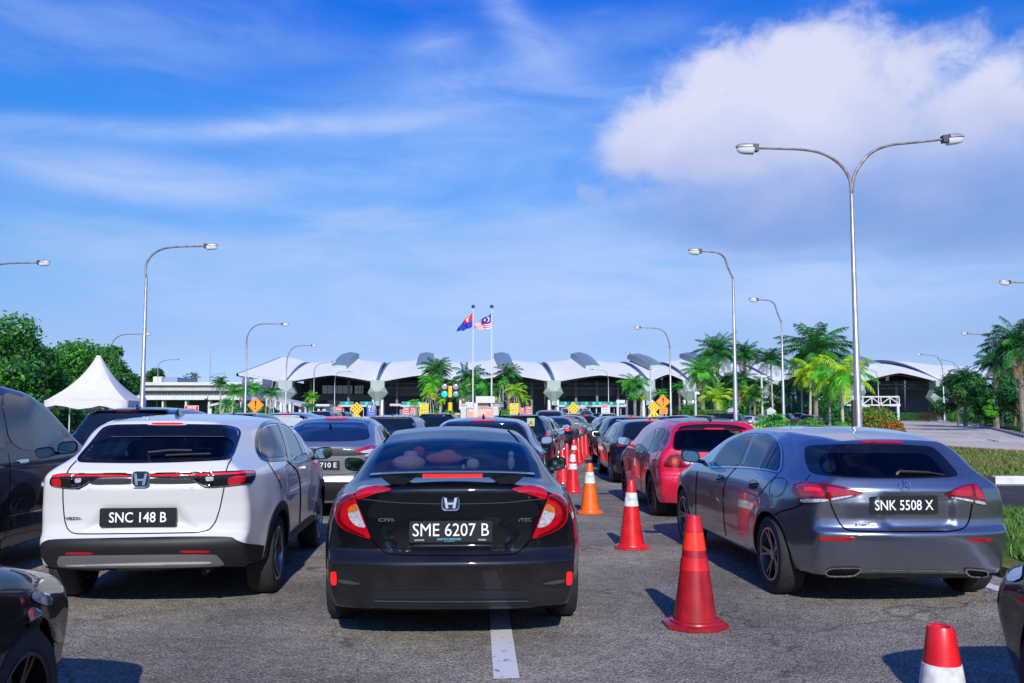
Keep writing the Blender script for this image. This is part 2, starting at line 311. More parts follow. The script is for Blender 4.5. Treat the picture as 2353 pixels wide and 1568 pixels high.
class Body:
    def __init__(s, sp):
        s.sp = sp; s.W = tab(sp['W'], sp.get('sw', .03)); s.Rr = tab(sp['R'], sp.get('sr', .012)); s.T = tab(sp['T'], sp.get('st', .06)); s.Fr = tab(sp['F'], .03)
        s.I = tab(sp.get('I', [(-1, 0), (4, 0)]), .06); s.Gh = tab(sp.get('GI', [(-1, 0), (4, 0)]), .06)
        s.yr = min(p[1] for p in sp['R']); s.yf = max(p[1] for p in sp['F']); s.zt = max(p[1] for p in sp['T'])
    def F(s, x, y, z):
        sp = s.sp; ax = np.abs(x); belt = sp.get('belt', .9)
        w = s.W(z) - s.I(y) - s.Gh(y) * sstep(z, belt - .05, belt + .15)
        side = ax - w
        if 'fl' in sp:                                       # wheel arch flares
            for yw in (0, sp['wb']):
                rr = np.hypot(y - yw, z - .31); side = side - sp['fl'] * np.exp(-((rr - .36) / .10) ** 2) * (z < 1.0)
        rear = s.Rr(z) + sp.get('pc', .16) * (ax / .8) ** sp.get('pe', 3.0) - y
        if 'disp' in sp: rear = rear + sp['disp'](x, z)
        top = z - s.T(y) + sp.get('crown', .06) * (ax / .6) ** 2
        fr = y - s.Fr(z) + .25 * (ax / .85) ** 3
        a = smax(side, top, sp.get('k1', .12)); b = smax(rear, fr, .05)
        a = smax(a, b, sp.get('k2', .08)); return smax(a, sp.get('zb', .2) - z, .05)
    def mesh(s, res, arch=True):
        sp = s.sp; bx = 1.05; by0, by1 = s.yr - .15, s.yf + .15; bz0, bz1 = sp.get('zb', .2) - .1, s.zt + .12
        cx, cy0, cy1, cz0, cz1 = .38, s.yr + .55, s.yf - .7, .42, .68
        nx = int(2 * .9 / res / 2) * 2; ny = int((by1 - by0) / res / 1.3); nz = int((bz1 - bz0) / res / 1.1)
        U = np.linspace(0, 1, nx + 1); V = np.linspace(0, 1, ny + 1); Wz = np.linspace(0, 1, nz + 1)
        idx = {}; P = []
        def vid(i, j, k):
            q = (i, j, k)
            if q not in idx: idx[q] = len(P); P.append((U[i], V[j], Wz[k]))
            return idx[q]
        faces = []
        for i in range(nx):
            for k in range(nz):
                faces.append((vid(i, 0, k), vid(i + 1, 0, k), vid(i + 1, 0, k + 1), vid(i, 0, k + 1)))
                faces.append((vid(i, ny, k + 1), vid(i + 1, ny, k + 1), vid(i + 1, ny, k), vid(i, ny, k)))
        for i in range(nx):
            for j in range(ny):
                faces.append((vid(i, j, nz), vid(i + 1, j, nz), vid(i + 1, j + 1, nz), vid(i, j + 1, nz)))
                faces.append((vid(i, j + 1, 0), vid(i + 1, j + 1, 0), vid(i + 1, j, 0), vid(i, j, 0)))
        for j in range(ny):
            for k in range(nz):
                faces.append((vid(0, j, k + 1), vid(0, j + 1, k + 1), vid(0, j + 1, k), vid(0, j, k)))
                faces.append((vid(nx, j, k), vid(nx, j + 1, k), vid(nx, j + 1, k + 1), vid(nx, j, k + 1)))
        P = np.array(P)
        p = np.stack([(P[:, 0] * 2 - 1) * bx, by0 + P[:, 1] * (by1 - by0), bz0 + P[:, 2] * (bz1 - bz0)], 1)
        o = np.stack([(P[:, 0] * 2 - 1) * cx, cy0 + P[:, 1] * (cy1 - cy0), cz0 + P[:, 2] * (cz1 - cz0)], 1)
        lo = np.zeros(len(p)); hi = np.ones(len(p))
        for _ in range(22):
            m = (lo + hi) / 2; q = o + (p - o) * m[:, None]; ins = s.F(q[:, 0], q[:, 1], q[:, 2]) < 0
            lo = np.where(ins, m, lo); hi = np.where(ins, hi, m)
        v = o + (p - o) * ((lo + hi) / 2)[:, None]
        fa = np.array(faces); fm = np.zeros(len(fa), int)
        cen = v[fa].mean(1)
        fm[(cen[:, 2] < sp.get('zb', .2) + .03) & (np.abs(cen[:, 0]) < .8)] = 1
        ex_v, ex_f = [], []
        if arch:
            ra = sp.get('ra', .355)
            kill = np.zeros(len(fa), bool)
            for yw in (0, sp['wb']):
                kill |= (np.hypot(cen[:, 1] - yw, cen[:, 2] - .31) < ra) & (np.abs(cen[:, 0]) > .6)
            fk = fa[~kill]; fm = fm[~kill]
            used = {}
            for f in fa[kill]:
                for a, b in zip(f, np.roll(f, -1)): used[(min(a, b), max(a, b))] = used.get((min(a, b), max(a, b)), 0) + 1
            bd = [e for e, c in used.items() if c == 1]; mp = {}
            for e in bd:
                for q in e:
                    if q in mp: continue
                    P3 = v[q]; yw = 0 if abs(P3[1]) < sp['wb'] / 2 else sp['wb']
                    dy, dz = P3[1] - yw, P3[2] - .31; r_ = math.hypot(dy, dz)
                    if abs(P3[0]) > .66 and P3[2] > sp.get('zb', .2) + .04:
                        v[q][1] = yw + dy / r_ * ra; v[q][2] = .31 + dz / r_ * ra
                        # put it back on the side surface
                        a_, b_ = .5, 1.1; y_, z_ = v[q][1], v[q][2]
                        for _ in range(18):
                            mm = (a_ + b_) / 2
                            if s.F(np.array([mm]), np.array([y_]), np.array([z_]))[0] < 0: a_ = mm
                            else: b_ = mm
                        v[q][0] = math.copysign((a_ + b_) / 2, P3[0])
                    mp[q] = len(v) + len(ex_v); ex_v.append((math.copysign(.52, v[q][0]), v[q][1], v[q][2]))
            ex_f = [(a, b, mp[b], mp[a]) for a, b in bd]
            fa = fk
        vs = np.vstack([v, np.array(ex_v)]) if ex_v else v
        fs = [tuple(f) for f in fa] + ex_f; fm = list(fm) + [1] * len(ex_f)
        return vs, fs, fm
class Car:
    def __init__(s, name, sp, pos, head, pm, label, cat='car', group=None, res=.03, res_bvh=None, hole=None):
        s.sp = sp; s.root = empty(name, (pos[0], pos[1], 0), -R(head), label, cat, group)
        s.M = Matrix.Translation(Vector((pos[0], pos[1], 0))) @ Matrix.Rotation(-R(head), 4, 'Z'); s.Mi = s.M.inverted()
        s.B = Body(sp); v, f, fm = s.B.mesh(res); s.v, s.f, s.fm = v, f, fm
        s.bvh = BVHTree.FromPolygons([tuple(p) for p in v], f)
        s.eye = s.Mi @ Vector((0, 0, EYE)); s.pm = pm; s.md = (Vector((0, s.B.yr, .8)) - s.eye).length
        s.holes = []; s.conv = None; s.body = None
    def ray(s, p, sp):
        if sp == 'pix':
            if s.conv: p = s.conv(p)
            d = s.Mi.to_3x3() @ px_ray(*p); return s.eye, d.normalized()
        if sp == 'rear': return Vector((p[0], s.B.yr - 1, p[1])), Vector((0, 1, 0))
        if sp == 'front': return Vector((p[0], s.B.yf + 1, p[1])), Vector((0, -1, 0))
        if sp == 'right': return Vector((2, p[0], p[1])), Vector((-1, 0, 0))
        if sp == 'left': return Vector((-2, p[0], p[1])), Vector((1, 0, 0))
        if sp == 'top': return Vector((p[0], p[1], 3)), Vector((0, 0, -1))
    def hit(s, p, sp, off):
        o, d = s.ray(p, sp); h = s.bvh.ray_cast(o, d)
        if h[0] is None or (sp == 'pix' and h[3] > s.md + 4.5):
            best = None
            for t in ([s.md - .4 + .12 * i for i in range(42)] if sp == 'pix' else [.6 + .1 * i for i in range(14)]):
                h_ = s.bvh.find_nearest(o + d * t)
                if best is None or h_[3] < best[3]: best = h_
            h = best
            n = h[1]; n = -n if n.dot(d) > 0 else n
            return h[0] + n * off
        n = h[1]; n = -n if n.dot(d) > 0 else n
        return h[0] + n * off
    def decal(s, name, poly, m, space='pix', off=.004, step=None, parent=None, thick=True, hole=False, label=None, rnd=True):
        if rnd: poly = smooth_poly(poly, 2 if space == 'pix' else 2)
        pts = [Vector(p) for p in poly]
        if step is None:
            per = sum((pts[i] - pts[i - 1]).length for i in range(len(pts))); step = per / 70
        out = []
        for i in range(len(pts)):
            a, b = pts[i], pts[(i + 1) % len(pts)]; n = max(1, int((b - a).length / step))
            out += [a.lerp(b, j / n) for j in range(n)]
        xs = [p.x for p in out]; ys = [p.y for p in out]; nb = len(out); arr = np.array([tuple(p) for p in out])
        gx, gy = np.meshgrid(np.arange(min(xs), max(xs), step), np.arange(min(ys), max(ys), step)); gx = gx.ravel(); gy = gy.ravel()
        sd_ = poly_sd(gx, gy, [tuple(p) for p in out]); k = sd_ < -step * .4
        pin = [Vector((float(a), float(b))) for a, b in zip(gx[k], gy[k])]
        rv, re, rf, *_ = delaunay_2d_cdt(out + pin, [(i, (i + 1) % nb) for i in range(nb)], [], 1, 1e-6)
        V3 = [s.hit(tuple(p), space, off) for p in rv]
        F3 = [tuple(f) for f in rf]
        # orient outwards
        def nrm(f): return (V3[f[1]] - V3[f[0]]).cross(V3[f[2]] - V3[f[0]])
        o, d = s.ray(tuple(rv[0]), space); sgn = sum(1 if nrm(f).dot(d) > 0 else -1 for f in F3)
        if sgn > 0: F3 = [f[::-1] for f in F3]
        if thick:                                           # rim down into the surface
            em = {}
            for f in F3:
                for a, b in zip(f, f[1:] + f[:1]): em[(a, b)] = 1
            bd = [(a, b) for a, b in em if (b, a) not in em]; mp = {}
            for a, b in bd:
                for q in (a, b):
                    if q not in mp:
                        mp[q] = len(V3); o_, d_ = s.ray(tuple(rv[q]), space); V3.append(V3[q] + d_ * (off + .004))
            F3 += [(b, a, mp[a], mp[b]) for a, b in bd]
        if hole: s.holes.append((space, [tuple(p) for p in shrink(poly, hole)]))
        o = obj_from(name, V3, F3, m, parent if parent is not None else s.root, True, None, 50)
        if label: o['label'] = label
        return o
    def stroke(s, name, pts, w, m, space='pix', off=.003, closed=False, parent=None, step=None, seg=None):
        pts = [Vector(p) for p in pts]; n = len(pts)
        if n > 2: pts = [Vector(p) for p in smooth_poly([tuple(p) for p in pts], 2, closed)]
        if closed: pts.append(pts[0])
        out = []
        L_ = sum((pts[i + 1] - pts[i]).length for i in range(len(pts) - 1)); st = L_ / (seg or 60)
        for i in range(len(pts) - 1):
            a, b = pts[i], pts[i + 1]; k = max(1, int((b - a).length / st)); out += [a.lerp(b, j / k) for j in range(k)]
        out.append(pts[-1]); V3 = []; F3 = []
        for i, p in enumerate(out):
            t = (out[min(i + 1, len(out) - 1)] - out[max(i - 1, 0)])
            if closed and i in (0, len(out) - 1): t = out[1] - out[-2]
            t.normalize(); nn = Vector((-t.y, t.x)) * w / 2
            V3 += [s.hit(tuple(p + nn), space, off), s.hit(tuple(p - nn), space, off)]
            if i: F3.append((2 * i - 2, 2 * i - 1, 2 * i + 1, 2 * i))
        return obj_from(name, V3, F3, m, parent if parent is not None else s.root, True)
    def make_body(s, name='body', mats=None):
        f = s.f; fm = s.fm
        if s.holes:
            cen = np.array([s.v[list(q)].mean(0) for q in f]); kill = np.zeros(len(f), bool)
            for space, poly in s.holes:
                if space == 'pix':
                    M = s.M; w = np.array([tuple(M @ Vector(c)) for c in cen]); w[:, 2] -= EYE
                    c, sn = math.cos(PITCH), math.sin(PITCH); dep = w[:, 1] * c + w[:, 2] * sn; up = -w[:, 1] * sn + w[:, 2] * c
                    px = CX0 + FPX * w[:, 0] / dep; py = CY0 - FPX * up / dep
                    if s.iconv: px, py = s.iconv(px, py)
                    near = cen[:, 1] < s.sp['wb'] * .6
                    kill |= (poly_sd(px, py, poly) < 0) & near & (cen[:, 2] > .85)
                elif space in ('rear', 'front'):
                    kill |= (poly_sd(cen[:, 0], cen[:, 2], poly) < 0) & ((cen[:, 1] > s.sp['wb'] * .6) if space == 'front' else (cen[:, 1] < .8)) & (cen[:, 2] > .85)
                else:
                    kill |= (poly_sd(cen[:, 1], cen[:, 2], poly) < 0) & ((cen[:, 0] > 0) if space == 'right' else (cen[:, 0] < 0)) & (cen[:, 2] > .85)
            f = [q for q, k in zip(f, kill) if not k]; fm = [q for q, k in zip(fm, kill) if not k]
        s.body = obj_from(name, s.v, f, mats or [s.pm, M_under], s.root, True, fm, 50); return s.body
def smooth_poly(p, it=1, closed=True):
    for _ in range(it):
        q = []; n = len(p)
        for i in range(n if closed else n - 1):
            a, b = p[i], p[(i + 1) % n]; q += [(a[0] * .82 + b[0] * .18, a[1] * .82 + b[1] * .18), (a[0] * .18 + b[0] * .82, a[1] * .18 + b[1] * .82)]
        if not closed: q = [p[0]] + q + [p[-1]]
        p = q
    return p
def shrink(poly, d):
    n = len(poly); out = []; ar = sum(poly[i][0] * poly[(i + 1) % n][1] - poly[(i + 1) % n][0] * poly[i][1] for i in range(n))
    for i in range(n):
        a, b, c = Vector(poly[i - 1]), Vector(poly[i]), Vector(poly[(i + 1) % n]); t = (c - a).normalized(); nn = Vector((-t.y, t.x)) * (1 if ar > 0 else -1)
        out.append(tuple(b + nn * d))
    return out
def rect(x0, y0, x1, y1): return [(x0, y0), (x1, y0), (x1, y1), (x0, y1)]
def rrect(x0, y0, x1, y1, r):
    o = []
    for cx, cy, a in ((x1 - r, y0 + r, -90), (x1 - r, y1 - r, 0), (x0 + r, y1 - r, 90), (x0 + r, y0 + r, 180)):
        o += [(cx + r * math.cos(R(a + t)), cy + r * math.sin(R(a + t))) for t in (0, 30, 60, 90)]
    return o
def circ(x, y, rx, ry=None, n=16): return [(x + rx * math.cos(2 * math.pi * i / n), y + (ry or rx) * math.sin(2 * math.pi * i / n)) for i in range(n)]

WHEELS = {}
def wheel(car, x, y, r=.315, w=.21, style='ten', simple=False, rimr=None):
    side = 1 if x > 0 else -1; key = (style, simple, round(r, 3), side)
    rr = rimr or r * .70
    if key not in WHEELS:
        Mx = Matrix.Rotation(R(90) * side, 4, 'Y')           # lathe z -> outward
        t = MB(); h = w / 2
        t.lathe([(rr, -h), (r * .93, -h * .98), (r * .985, -h * .8), (r, -h * .5), (r, h * .5), (r * .985, h * .8), (r * .93, h * .98), (rr + .012, h), (rr, h * .92)], 40, 0, Mx)
        tyre = t
        m = MB(); 
        m.lathe([(rr, h * .92), (rr - .006, h * .98), (rr - .02, h * .96), (rr - .024, h * .5), (rr - .03, -h * .9)], 40, 0, Mx)
        ns = {'five': 5, 'ten': 5, 'multi': 10, 'star': 5}[style]
        for k in range(ns):
            A = Mx @ Matrix.Rotation(2 * math.pi * k / ns + .3, 4, 'Z')
            def spoke(a0, a1, w0, w1, mi=0):
                p = []
                for rad_, a, ww, z in ((.045, a0, w0, h * .62), (rr - .012, a1, w1, h * .9)):
                    c, s_ = math.cos(a), math.sin(a)
                    p += [A @ Vector((rad_ * c - q * s_, rad_ * s_ + q * c, zz)) for q, zz in ((-ww, z), (ww, z), (ww, z - .03), (-ww, z - .03))]
                m.add(p, [(0, 1, 5, 4)], 0); m.add(p, [(1, 2, 6, 5), (3, 0, 4, 7), (2, 3, 7, 6)], 1)
            if style == 'ten': spoke(0, -.13, .014, .010); spoke(0, .13, .014, .010)
            elif style == 'star': spoke(0, -.17, .016, .008); spoke(0, .17, .016, .008)
            elif style == 'multi': spoke(0, 0.05, .010, .012)
            else: spoke(0, 0, .03, .022)
        m.lathe([(.052, h * .55), (.05, h * .68), (.03, h * .72), (.0001, h * .72)], 20, 0, Mx)
        d = MB(); d.lathe([(rr - .03, -h * .2), (.05, -h * .15), (.0001, -h * .1)], 24, 0, Mx)
        d.lathe([(.14, h * .0), (.06, h * .02)], 20, 1, Mx)
        WHEELS[key] = (tyre, m, d)
    tyre, m, d = WHEELS[key]
    loc = Vector((x - side * w / 2, y, r))
    if simple:
        a = MB(); a.add(tyre.v, tyre.f, 0); a.add(m.v, m.f, 1); o = a.build('wheel', [M_tyre, M_rim], car.root, True); o.location = loc; return o
    o = d.build('wheel', [M_under, M_skid], car.root, True); o.location = loc
    tyre.build('tyre', [M_tyre], o, True)
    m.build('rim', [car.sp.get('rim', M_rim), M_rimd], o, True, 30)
    return o
def add_wheels(car, style='ten', simple=False, x=None, r=.315):
    x = x or car.sp.get('tx', .885)
    for yy in (0, car.sp['wb']):
        for sx in (1, -1): wheel(car, sx * x, yy, r, style=style, simple=simple)
def mirror(car, x, y, z, m, s=1.0):
    sd_ = 1 if x > 0 else -1
    b = MB(); n, k = 16, 8; vs = []
    for i in range(k + 1):
        ph = math.pi / 2 * i / k
        for j in range(n):
            t = 2 * math.pi * j / n; c = abs(math.cos(t)) ** .62 * math.copysign(1, math.cos(t)); q = abs(math.sin(t)) ** .62 * math.copysign(1, math.sin(t))
            vs.append(Vector((x + sd_ * .105 * s * c * math.cos(ph) * (1 - .0), y + .09 * s * math.sin(ph), z + .068 * s * q * math.cos(ph) + .012 * c * s)))
    fs = [(i * n + j, i * n + (j + 1) % n, (i + 1) * n + (j + 1) % n, (i + 1) * n + j) for i in range(k) for j in range(n)] + [tuple(range(n))]
    b.add(vs, fs); b.tube([(x - sd_ * .17 * s, y + .04, z - .07 * s), (x - sd_ * .08 * s, y + .04, z - .05 * s)], .022 * s, 8)
    o = b.build('mirror_housing', m, car.root, True, 40)
    g = MB(); g.add([Vector((x + (p.x - x) * .84, y - .007 + (p.z - z) * .05, z + (p.z - z) * .80)) for p in vs[:n]], [tuple(range(n))]); g.build('mirror_glass', M_mirror, o)
    return o
def plate(car, cxz, w, h, text, tw, th, tilt=0.0, space='pix', yoff=-.012, extra=None, bold=.012):
    c = car.hit(cxz, space, 0.0); c = Vector((c.x, c.y, c.z)); n_ = 0
    # straight plate fixed to the tailgate, facing backwards
    ax = Vector((1, 0, 0)); ys = [car.hit((c.x + a, c.z + q), 'rear', 0).y for a in (-w / 2, 0, w / 2) for q in (-h / 2, 0, h / 2)]
    up = Vector((0, math.sin(tilt), math.cos(tilt))); y = min(min(ys), c.y) + yoff * .4
    fr = frame((c.x, y, c.z), ax, up)
    b = MB(); pr = rrect(-w / 2, -h / 2, w / 2, h / 2, .012)
    k = len(pr); vs = [fr @ Vector((a, q, 0)) for a, q in pr] + [fr @ Vector((a, q, -.02)) for a, q in pr]
    b.add(vs, [tuple(range(k)), tuple(range(2 * k - 1, k - 1, -1))] + [(i, i + k, (i + 1) % k + k, (i + 1) % k) for i in range(k)])
    o = b.build('number_plate', M_plate, car.root)
    lettering(text, fr @ Matrix.Translation((0, extra or 0, .0035)), tw, th, M_ptxt, o, 'plate_lettering', bold)
    return o, fr
def fin(car, x, y, m, s=1.0):
    z = car.hit((x, y), 'top', 0).z
    prof = [(-.09, 0), (-.06, .055), (-.045, .06), (.02, .03), (.09, 0)]
    b = MB(); L_ = [Vector((x + (.02 if q[1] == 0 else .004) * s, y + q[0] * s, z + q[1] * s)) for q in prof]; R_ = [Vector((2 * x - v.x, v.y, v.z)) for v in L_]
    n = len(prof); b.add(L_ + R_, [tuple(range(n)), tuple(range(2 * n - 1, n - 1, -1))] + [(i, i + n, i + n + 1, i + 1) for i in range(n - 1)])
    return b.build('antenna_fin', m, car.root, True, 60)
def badge_h(car, c, w, h, space='pix'):
    p = car.hit(c, space, 0); fr = frame((p.x, p.y - .006, p.z), (1, 0, 0), (0, .15, 1)); b = MB()
    pr = rrect(-w / 2, -h / 2, w / 2, h / 2, w * .22); k = len(pr)
    b.add([fr @ Vector((a, q, .0)) for a, q in pr] + [fr @ Vector((a, q, -.02)) for a, q in pr], [tuple(range(k))] + [(i, i + k, (i + 1) % k + k, (i + 1) % k) for i in range(k)], 1)
    ri = [fr @ Vector((a * .86, q * .84, .003)) for a, q in pr]; ro = [fr @ Vector((a, q, .006)) for a, q in pr]
    b.add(ro + ri, [(i, (i + 1) % k, (i + 1) % k + k, i + k) for i in range(k)], 0)
    for sx in (-1, 1):
        q = [(sx * w * .36, h * .36), (sx * w * .22, h * .36), (sx * w * .11, -h * .34), (sx * w * .26, -h * .34)]
        b.add([fr @ Vector((a, e, .007)) for a, e in q], [(0, 1, 2, 3)], 0)
    b.add([fr @ Vector((a, e, .0075)) for a, e in ((-w * .17, h * .04), (w * .17, h * .04), (w * .14, -h * .09), (-w * .14, -h * .09))], [(0, 1, 2, 3)], 0)
    return b.build('badge', [mat('dark_chrome', (.30, .31, .33), .25, .9), M_frit], car.root)

def cabin(c, y_rear=.35, y_front=1.25, z=1.06, w=.36, colr=None):
    m = colr or mat('seat_fabric_grey', (.10, .10, .11), .9)
    for yy, n_ in ((y_front, 2), (y_rear, 3)):
        for k in range(n_):
            x = (k - (n_ - 1) / 2) * (2 * w if n_ == 2 else w * 1.0)
            b = MB(); b.lathe([(.001, -.01), (.085, 0), (.115, .05), (.105, .11), (.06, .14), (.001, .145)], 14, 0, Matrix.Translation((x, yy, z)) @ Matrix.Scale(.5, 4, (0, 1, 0))); b.build('headrest', m, c.root, True)
        b = MB(); b.box((-.60, yy, .45), (.60, yy + .12, z + .01)) if n_ == 3 else [b.box((sx * w - .23, yy, .45), (sx * w + .23, yy + .12, z)) for sx in (-1, 1)]; b.build('seat_back', m, c.root)
    b = MB(); b.box((-.68, y_front + .95, .3), (.68, y_front + 1.35, z - .14)); b.build('dashboard', M_dark, c.root)
    b = MB(); b.box((-.11, y_front + .72, z + .17), (.11, y_front + .74, z + .22)); b.build('inner_mirror', M_dark, c.root)
# ------------------------------------------------------------------ the near cars, shaped after the photograph
def set_crop(car, x0, y0, k):                 # traced coordinates -> picture coordinates
    car.conv = lambda p: (x0 + p[0] * k, y0 + p[1] * k); car.iconv = lambda X, Y: ((X - x0) / k, (Y - y0) / k)
NO_I = [(-2, 0), (5, 0)]
M_rimt = mat('alloy_two_tone', (.40, .34, .34), .28, .85)
M_skidd = mat('dark_satin_trim', (.07, .075, .08), .35, .5)
M_dgreyp = mat('dark_grey_trim', (.09, .10, .12), .3, .5)
P_black = paint('paint_black', (.002, .003, .006), .0, .35)
P_black.node_tree.nodes['Principled BSDF'].inputs['Coat Weight'].default_value = .75; P_black.node_tree.nodes['Principled BSDF'].inputs['Specular IOR Level'].default_value = .08
P_white = paint('paint_pearl_white', (.66, .66, .635), .05, .3)
P_grey = paint('paint_mountain_grey', (.25, .275, .33), .9, .26)
P_red = paint('paint_red', (.66, .002, .04), .1, .3)
P_dblue = paint('paint_dark_blue', (.004, .008, .020), .1, .3)
for _p in (P_dblue,): _p.node_tree.nodes['Principled BSDF'].inputs['Coat Weight'].default_value = .85; _p.node_tree.nodes['Principled BSDF'].inputs['Specular IOR Level'].default_value = .08
P_silver = paint('paint_silver', (.38, .39, .41), .75, .3)
P_dgrey = paint('paint_dark_grey', (.035, .038, .045), .6, .3)
P_brown = paint('paint_bronze', (.14, .115, .10), .7, .32)
P_blue = paint('paint_blue', (.03, .055, .14), .55, .28)
P_wine = paint('paint_wine', (.13, .012, .02), .4, .3)
P_pale = paint('paint_pale_blue_grey', (.26, .29, .34), .7, .3)

def civic():
    rec = [(-.43, .70), (-.28, .795), (.29, .795), (.42, .70), (.35, .605), (-.36, .605)]
    def disp(x, z): return .045 * sstep(-poly_sd(x, z, rec), -.006, .014) * (z < .9)
    sp = dict(wb=2.68, W=[(.2, .83), (.30, .875), (.42, .895), (.62, .90), (.78, .885), (.9, .84), (.98, .765), (1.06, .71), (1.15, .665), (1.25, .61), (1.36, .545)],
        R=[(.2, -.84), (.25, -.90), (.31, -.93), (.42, -.965), (.50, -.985), (.535, -.99), (.56, -.955), (.60, -.925), (.80, -.93), (.90, -.945), (.985, -.955), (1.02, -.93), (1.1, -.8), (1.2, -.4)],
        T=[(-1.2, 1.0), (-.97, 1.03), (-.75, 1.045), (-.52, 1.07), (-.1, 1.185), (.3, 1.275), (.7, 1.335), (1.1, 1.362), (1.5, 1.357), (1.85, 1.32), (2.15, 1.24), (2.85, .97), (3.1, .90), (3.5, .80), (3.7, .72)],
        F=[(.2, 3.5), (.5, 3.62), (.75, 3.55)], I=[(-1.1, .15), (-.8, .10), (-.5, .045), (-.2, .005), (0, 0), (2.9, 0), (3.3, .04), (3.65, .14)],
        GI=[(-.9, .10), (-.4, .05), (.2, .01), (2.0, 0), (2.8, .06)], belt=.95, pc=.13, pe=3.2, crown=.05, k1=.08, k2=.035, sr=.005, st=.045, zb=.20, disp=disp, ra=.345, tx=.888, fl=.012)
    c = Car('sedan_car', sp, G(1041, 1412), -3.1, P_black, 'gloss black sedan with rear wing and plush toys behind its rear window, nearest centre', 'car', res=.022)
    set_crop(c, 721.5, 925.4, .35010)
    mx = lambda P: [(1802 - x, y) for x, y in P]
    gl = [(470, 262), (700, 248), (920, 243), (1150, 247), (1345, 258), (1385, 320), (1415, 400), (1420, 440), (1395, 460), (1150, 466), (900, 468), (600, 468), (405, 462), (390, 445), (392, 400), (420, 330)]
    c.stroke('window_seal', gl, 16, M_frit, off=.003, closed=True, seg=120)
    M_rg = glassy('rear_glass_clear', (.62, .68, .74), .8)
    c.decal('rear_window', gl, M_rg, off=.007, hole=16, thick=False)
    # windscreen (front opening, mostly seen through the car)
    c.decal('windscreen', [(-.52, 1.02), (.52, 1.02), (.44, 1.26), (-.44, 1.26)], glassy('windscreen_glass', (.5, .6, .68)), 'front', .004, .06, thick=False, rnd=False)
    c.holes.append(('front', [(-.50, 1.0), (.50, 1.0), (.44, 1.27), (-.44, 1.27)]))
    for sd_ in ('left', 'right'):
        c.decal('side_window', [(-.10, 1.00), (.55, .98), (.62, 1.22), (.25, 1.17)], M_tint, sd_, .004, .05)
        c.decal('side_window', [(.66, .98), (1.35, .96), (1.38, 1.26), (.72, 1.24)], M_tint, sd_, .004, .05)
        c.decal('side_window', [(1.42, .96), (2.30, .94), (1.95, 1.18), (1.46, 1.26)], M_tint, sd_, .004, .05)
        c.stroke('door_gap', [(.6, .95), (.62, .6), (.50, .40)], .006, M_seam, sd_, .002)
        c.stroke('door_gap', [(1.40, .95), (1.40, .35)], .006, M_seam, sd_, .002)
    c.make_body()
    li = [(272, 602), (298, 556), (345, 545), (440, 552), (515, 567), (470, 582), (420, 588), (350, 612), (288, 634)]
    lo = [(150, 640), (200, 606), (266, 600), (280, 640), (315, 720), (350, 820), (378, 890), (330, 880), (280, 862), (225, 842), (175, 810), (148, 770), (140, 700)]
    ll = [(228, 690), (256, 664), (281, 658), (300, 700), (325, 770), (343, 815), (300, 812), (262, 790), (232, 745)]
    am = [(228, 690), (256, 664), (281, 658), (298, 698), (255, 712), (232, 716)]
    for f in (lambda P: P, mx):
        t = c.decal('tail_light', f(lo), M_red, off=.012, step=9)
        c.decal('reversing_lens', f(ll), M_white, off=.015, step=7, parent=t); c.decal('indicator_lens', f(am), M_amber, off=.017, step=7, parent=t)
        c.decal('light_bar', f([(160, 660), (205, 618), (262, 608), (268, 626), (214, 640), (182, 690), (178, 760), (230, 815), (345, 868), (340, 878), (220, 835), (158, 778), (152, 710)]), M_redon if False else M_redd, off=.0155, step=6, parent=t)
        c.decal('tail_light', f(li), M_red, off=.010, step=9)
        c.decal('reflector', f([(114, 1103), (148, 1103), (153, 1150), (150, 1193), (118, 1192), (112, 1150)]), M_redon, off=.008, step=8)  # no lamp: emission gives the reflector its red glow
        g = c.decal('fog_recess', f([(106, 1088), (170, 1092), (250, 1128), (330, 1182), (250, 1212), (150, 1205), (108, 1200)]), M_dark, off=.002, step=10)
        c.decal('fin_blade', f([(160, 1150), (240, 1160), (325, 1184), (235, 1186), (165, 1172)]), M_dgreyp, off=.012, step=8, parent=g)
        c.stroke('fender_gap', f([(272, 600), (283, 640), (330, 765), (380, 892), (430, 960)]), 4, M_seam, off=.006)
        c.stroke('roof_gutter', f([(455, 262), (490, 215), (533, 178)]), 8, M_seam, off=.003)
        c.decal('parking_sensor', f(circ(577, 1094, 9)), M_dark, off=.003, step=5)
    c.stroke('boot_gap', [(382, 895), (420, 940), (458, 975), (500, 996), (900, 1002), (1300, 996), (1342, 975), (1380, 940), (1418, 895)], 7, M_seam, off=.003)
    c.stroke('chrome_strip', [(300, 628), (560, 655), (900, 662), (1240, 655), (1500, 628)], 5, M_dgreyp, off=.003)
    c.decal('diffuser', [(392, 1238), (440, 1228), (900, 1226), (1360, 1228), (1408, 1238), (1490, 1325), (1400, 1340), (900, 1346), (400, 1340), (312, 1330)], mat('satin_dark_trim', (.03, .035, .042), .3, .5), off=.006, step=14)
    c.stroke('diffuser_highlight', [(400, 1290), (900, 1294), (1400, 1290)], 9, M_skid if False else mat('painted_highlight_grey', (.12, .13, .15), .25, .6), off=.016)  # lighter stroke paints a highlight along the diffuser
    badge_h(c, (895, 657), .115, .095)
    o, fr = plate(c, (898, 838), .53, .135, 'SME 6207 B', .485, .080, .0, yoff=-.02, extra=.012, bold=0.0)
    M_cy = mat('cyan_print', (.10, .5, .62), .5)
    lettering('EARTH DREAMS', fr @ Matrix.Translation((-.01, -.047, .0035)), .15, .013, M_cy, o, 'plate_lettering', .01)
    lettering('TECHNOLOGY', fr @ Matrix.Translation((-.01, -.060, .0035)), .07, .006, M_cy, o, 'plate_lettering')
    lettering('HONDA', fr @ Matrix.Translation((.20, -.052, .0035)), .05, .009, M_ptxt, o, 'plate_lettering')
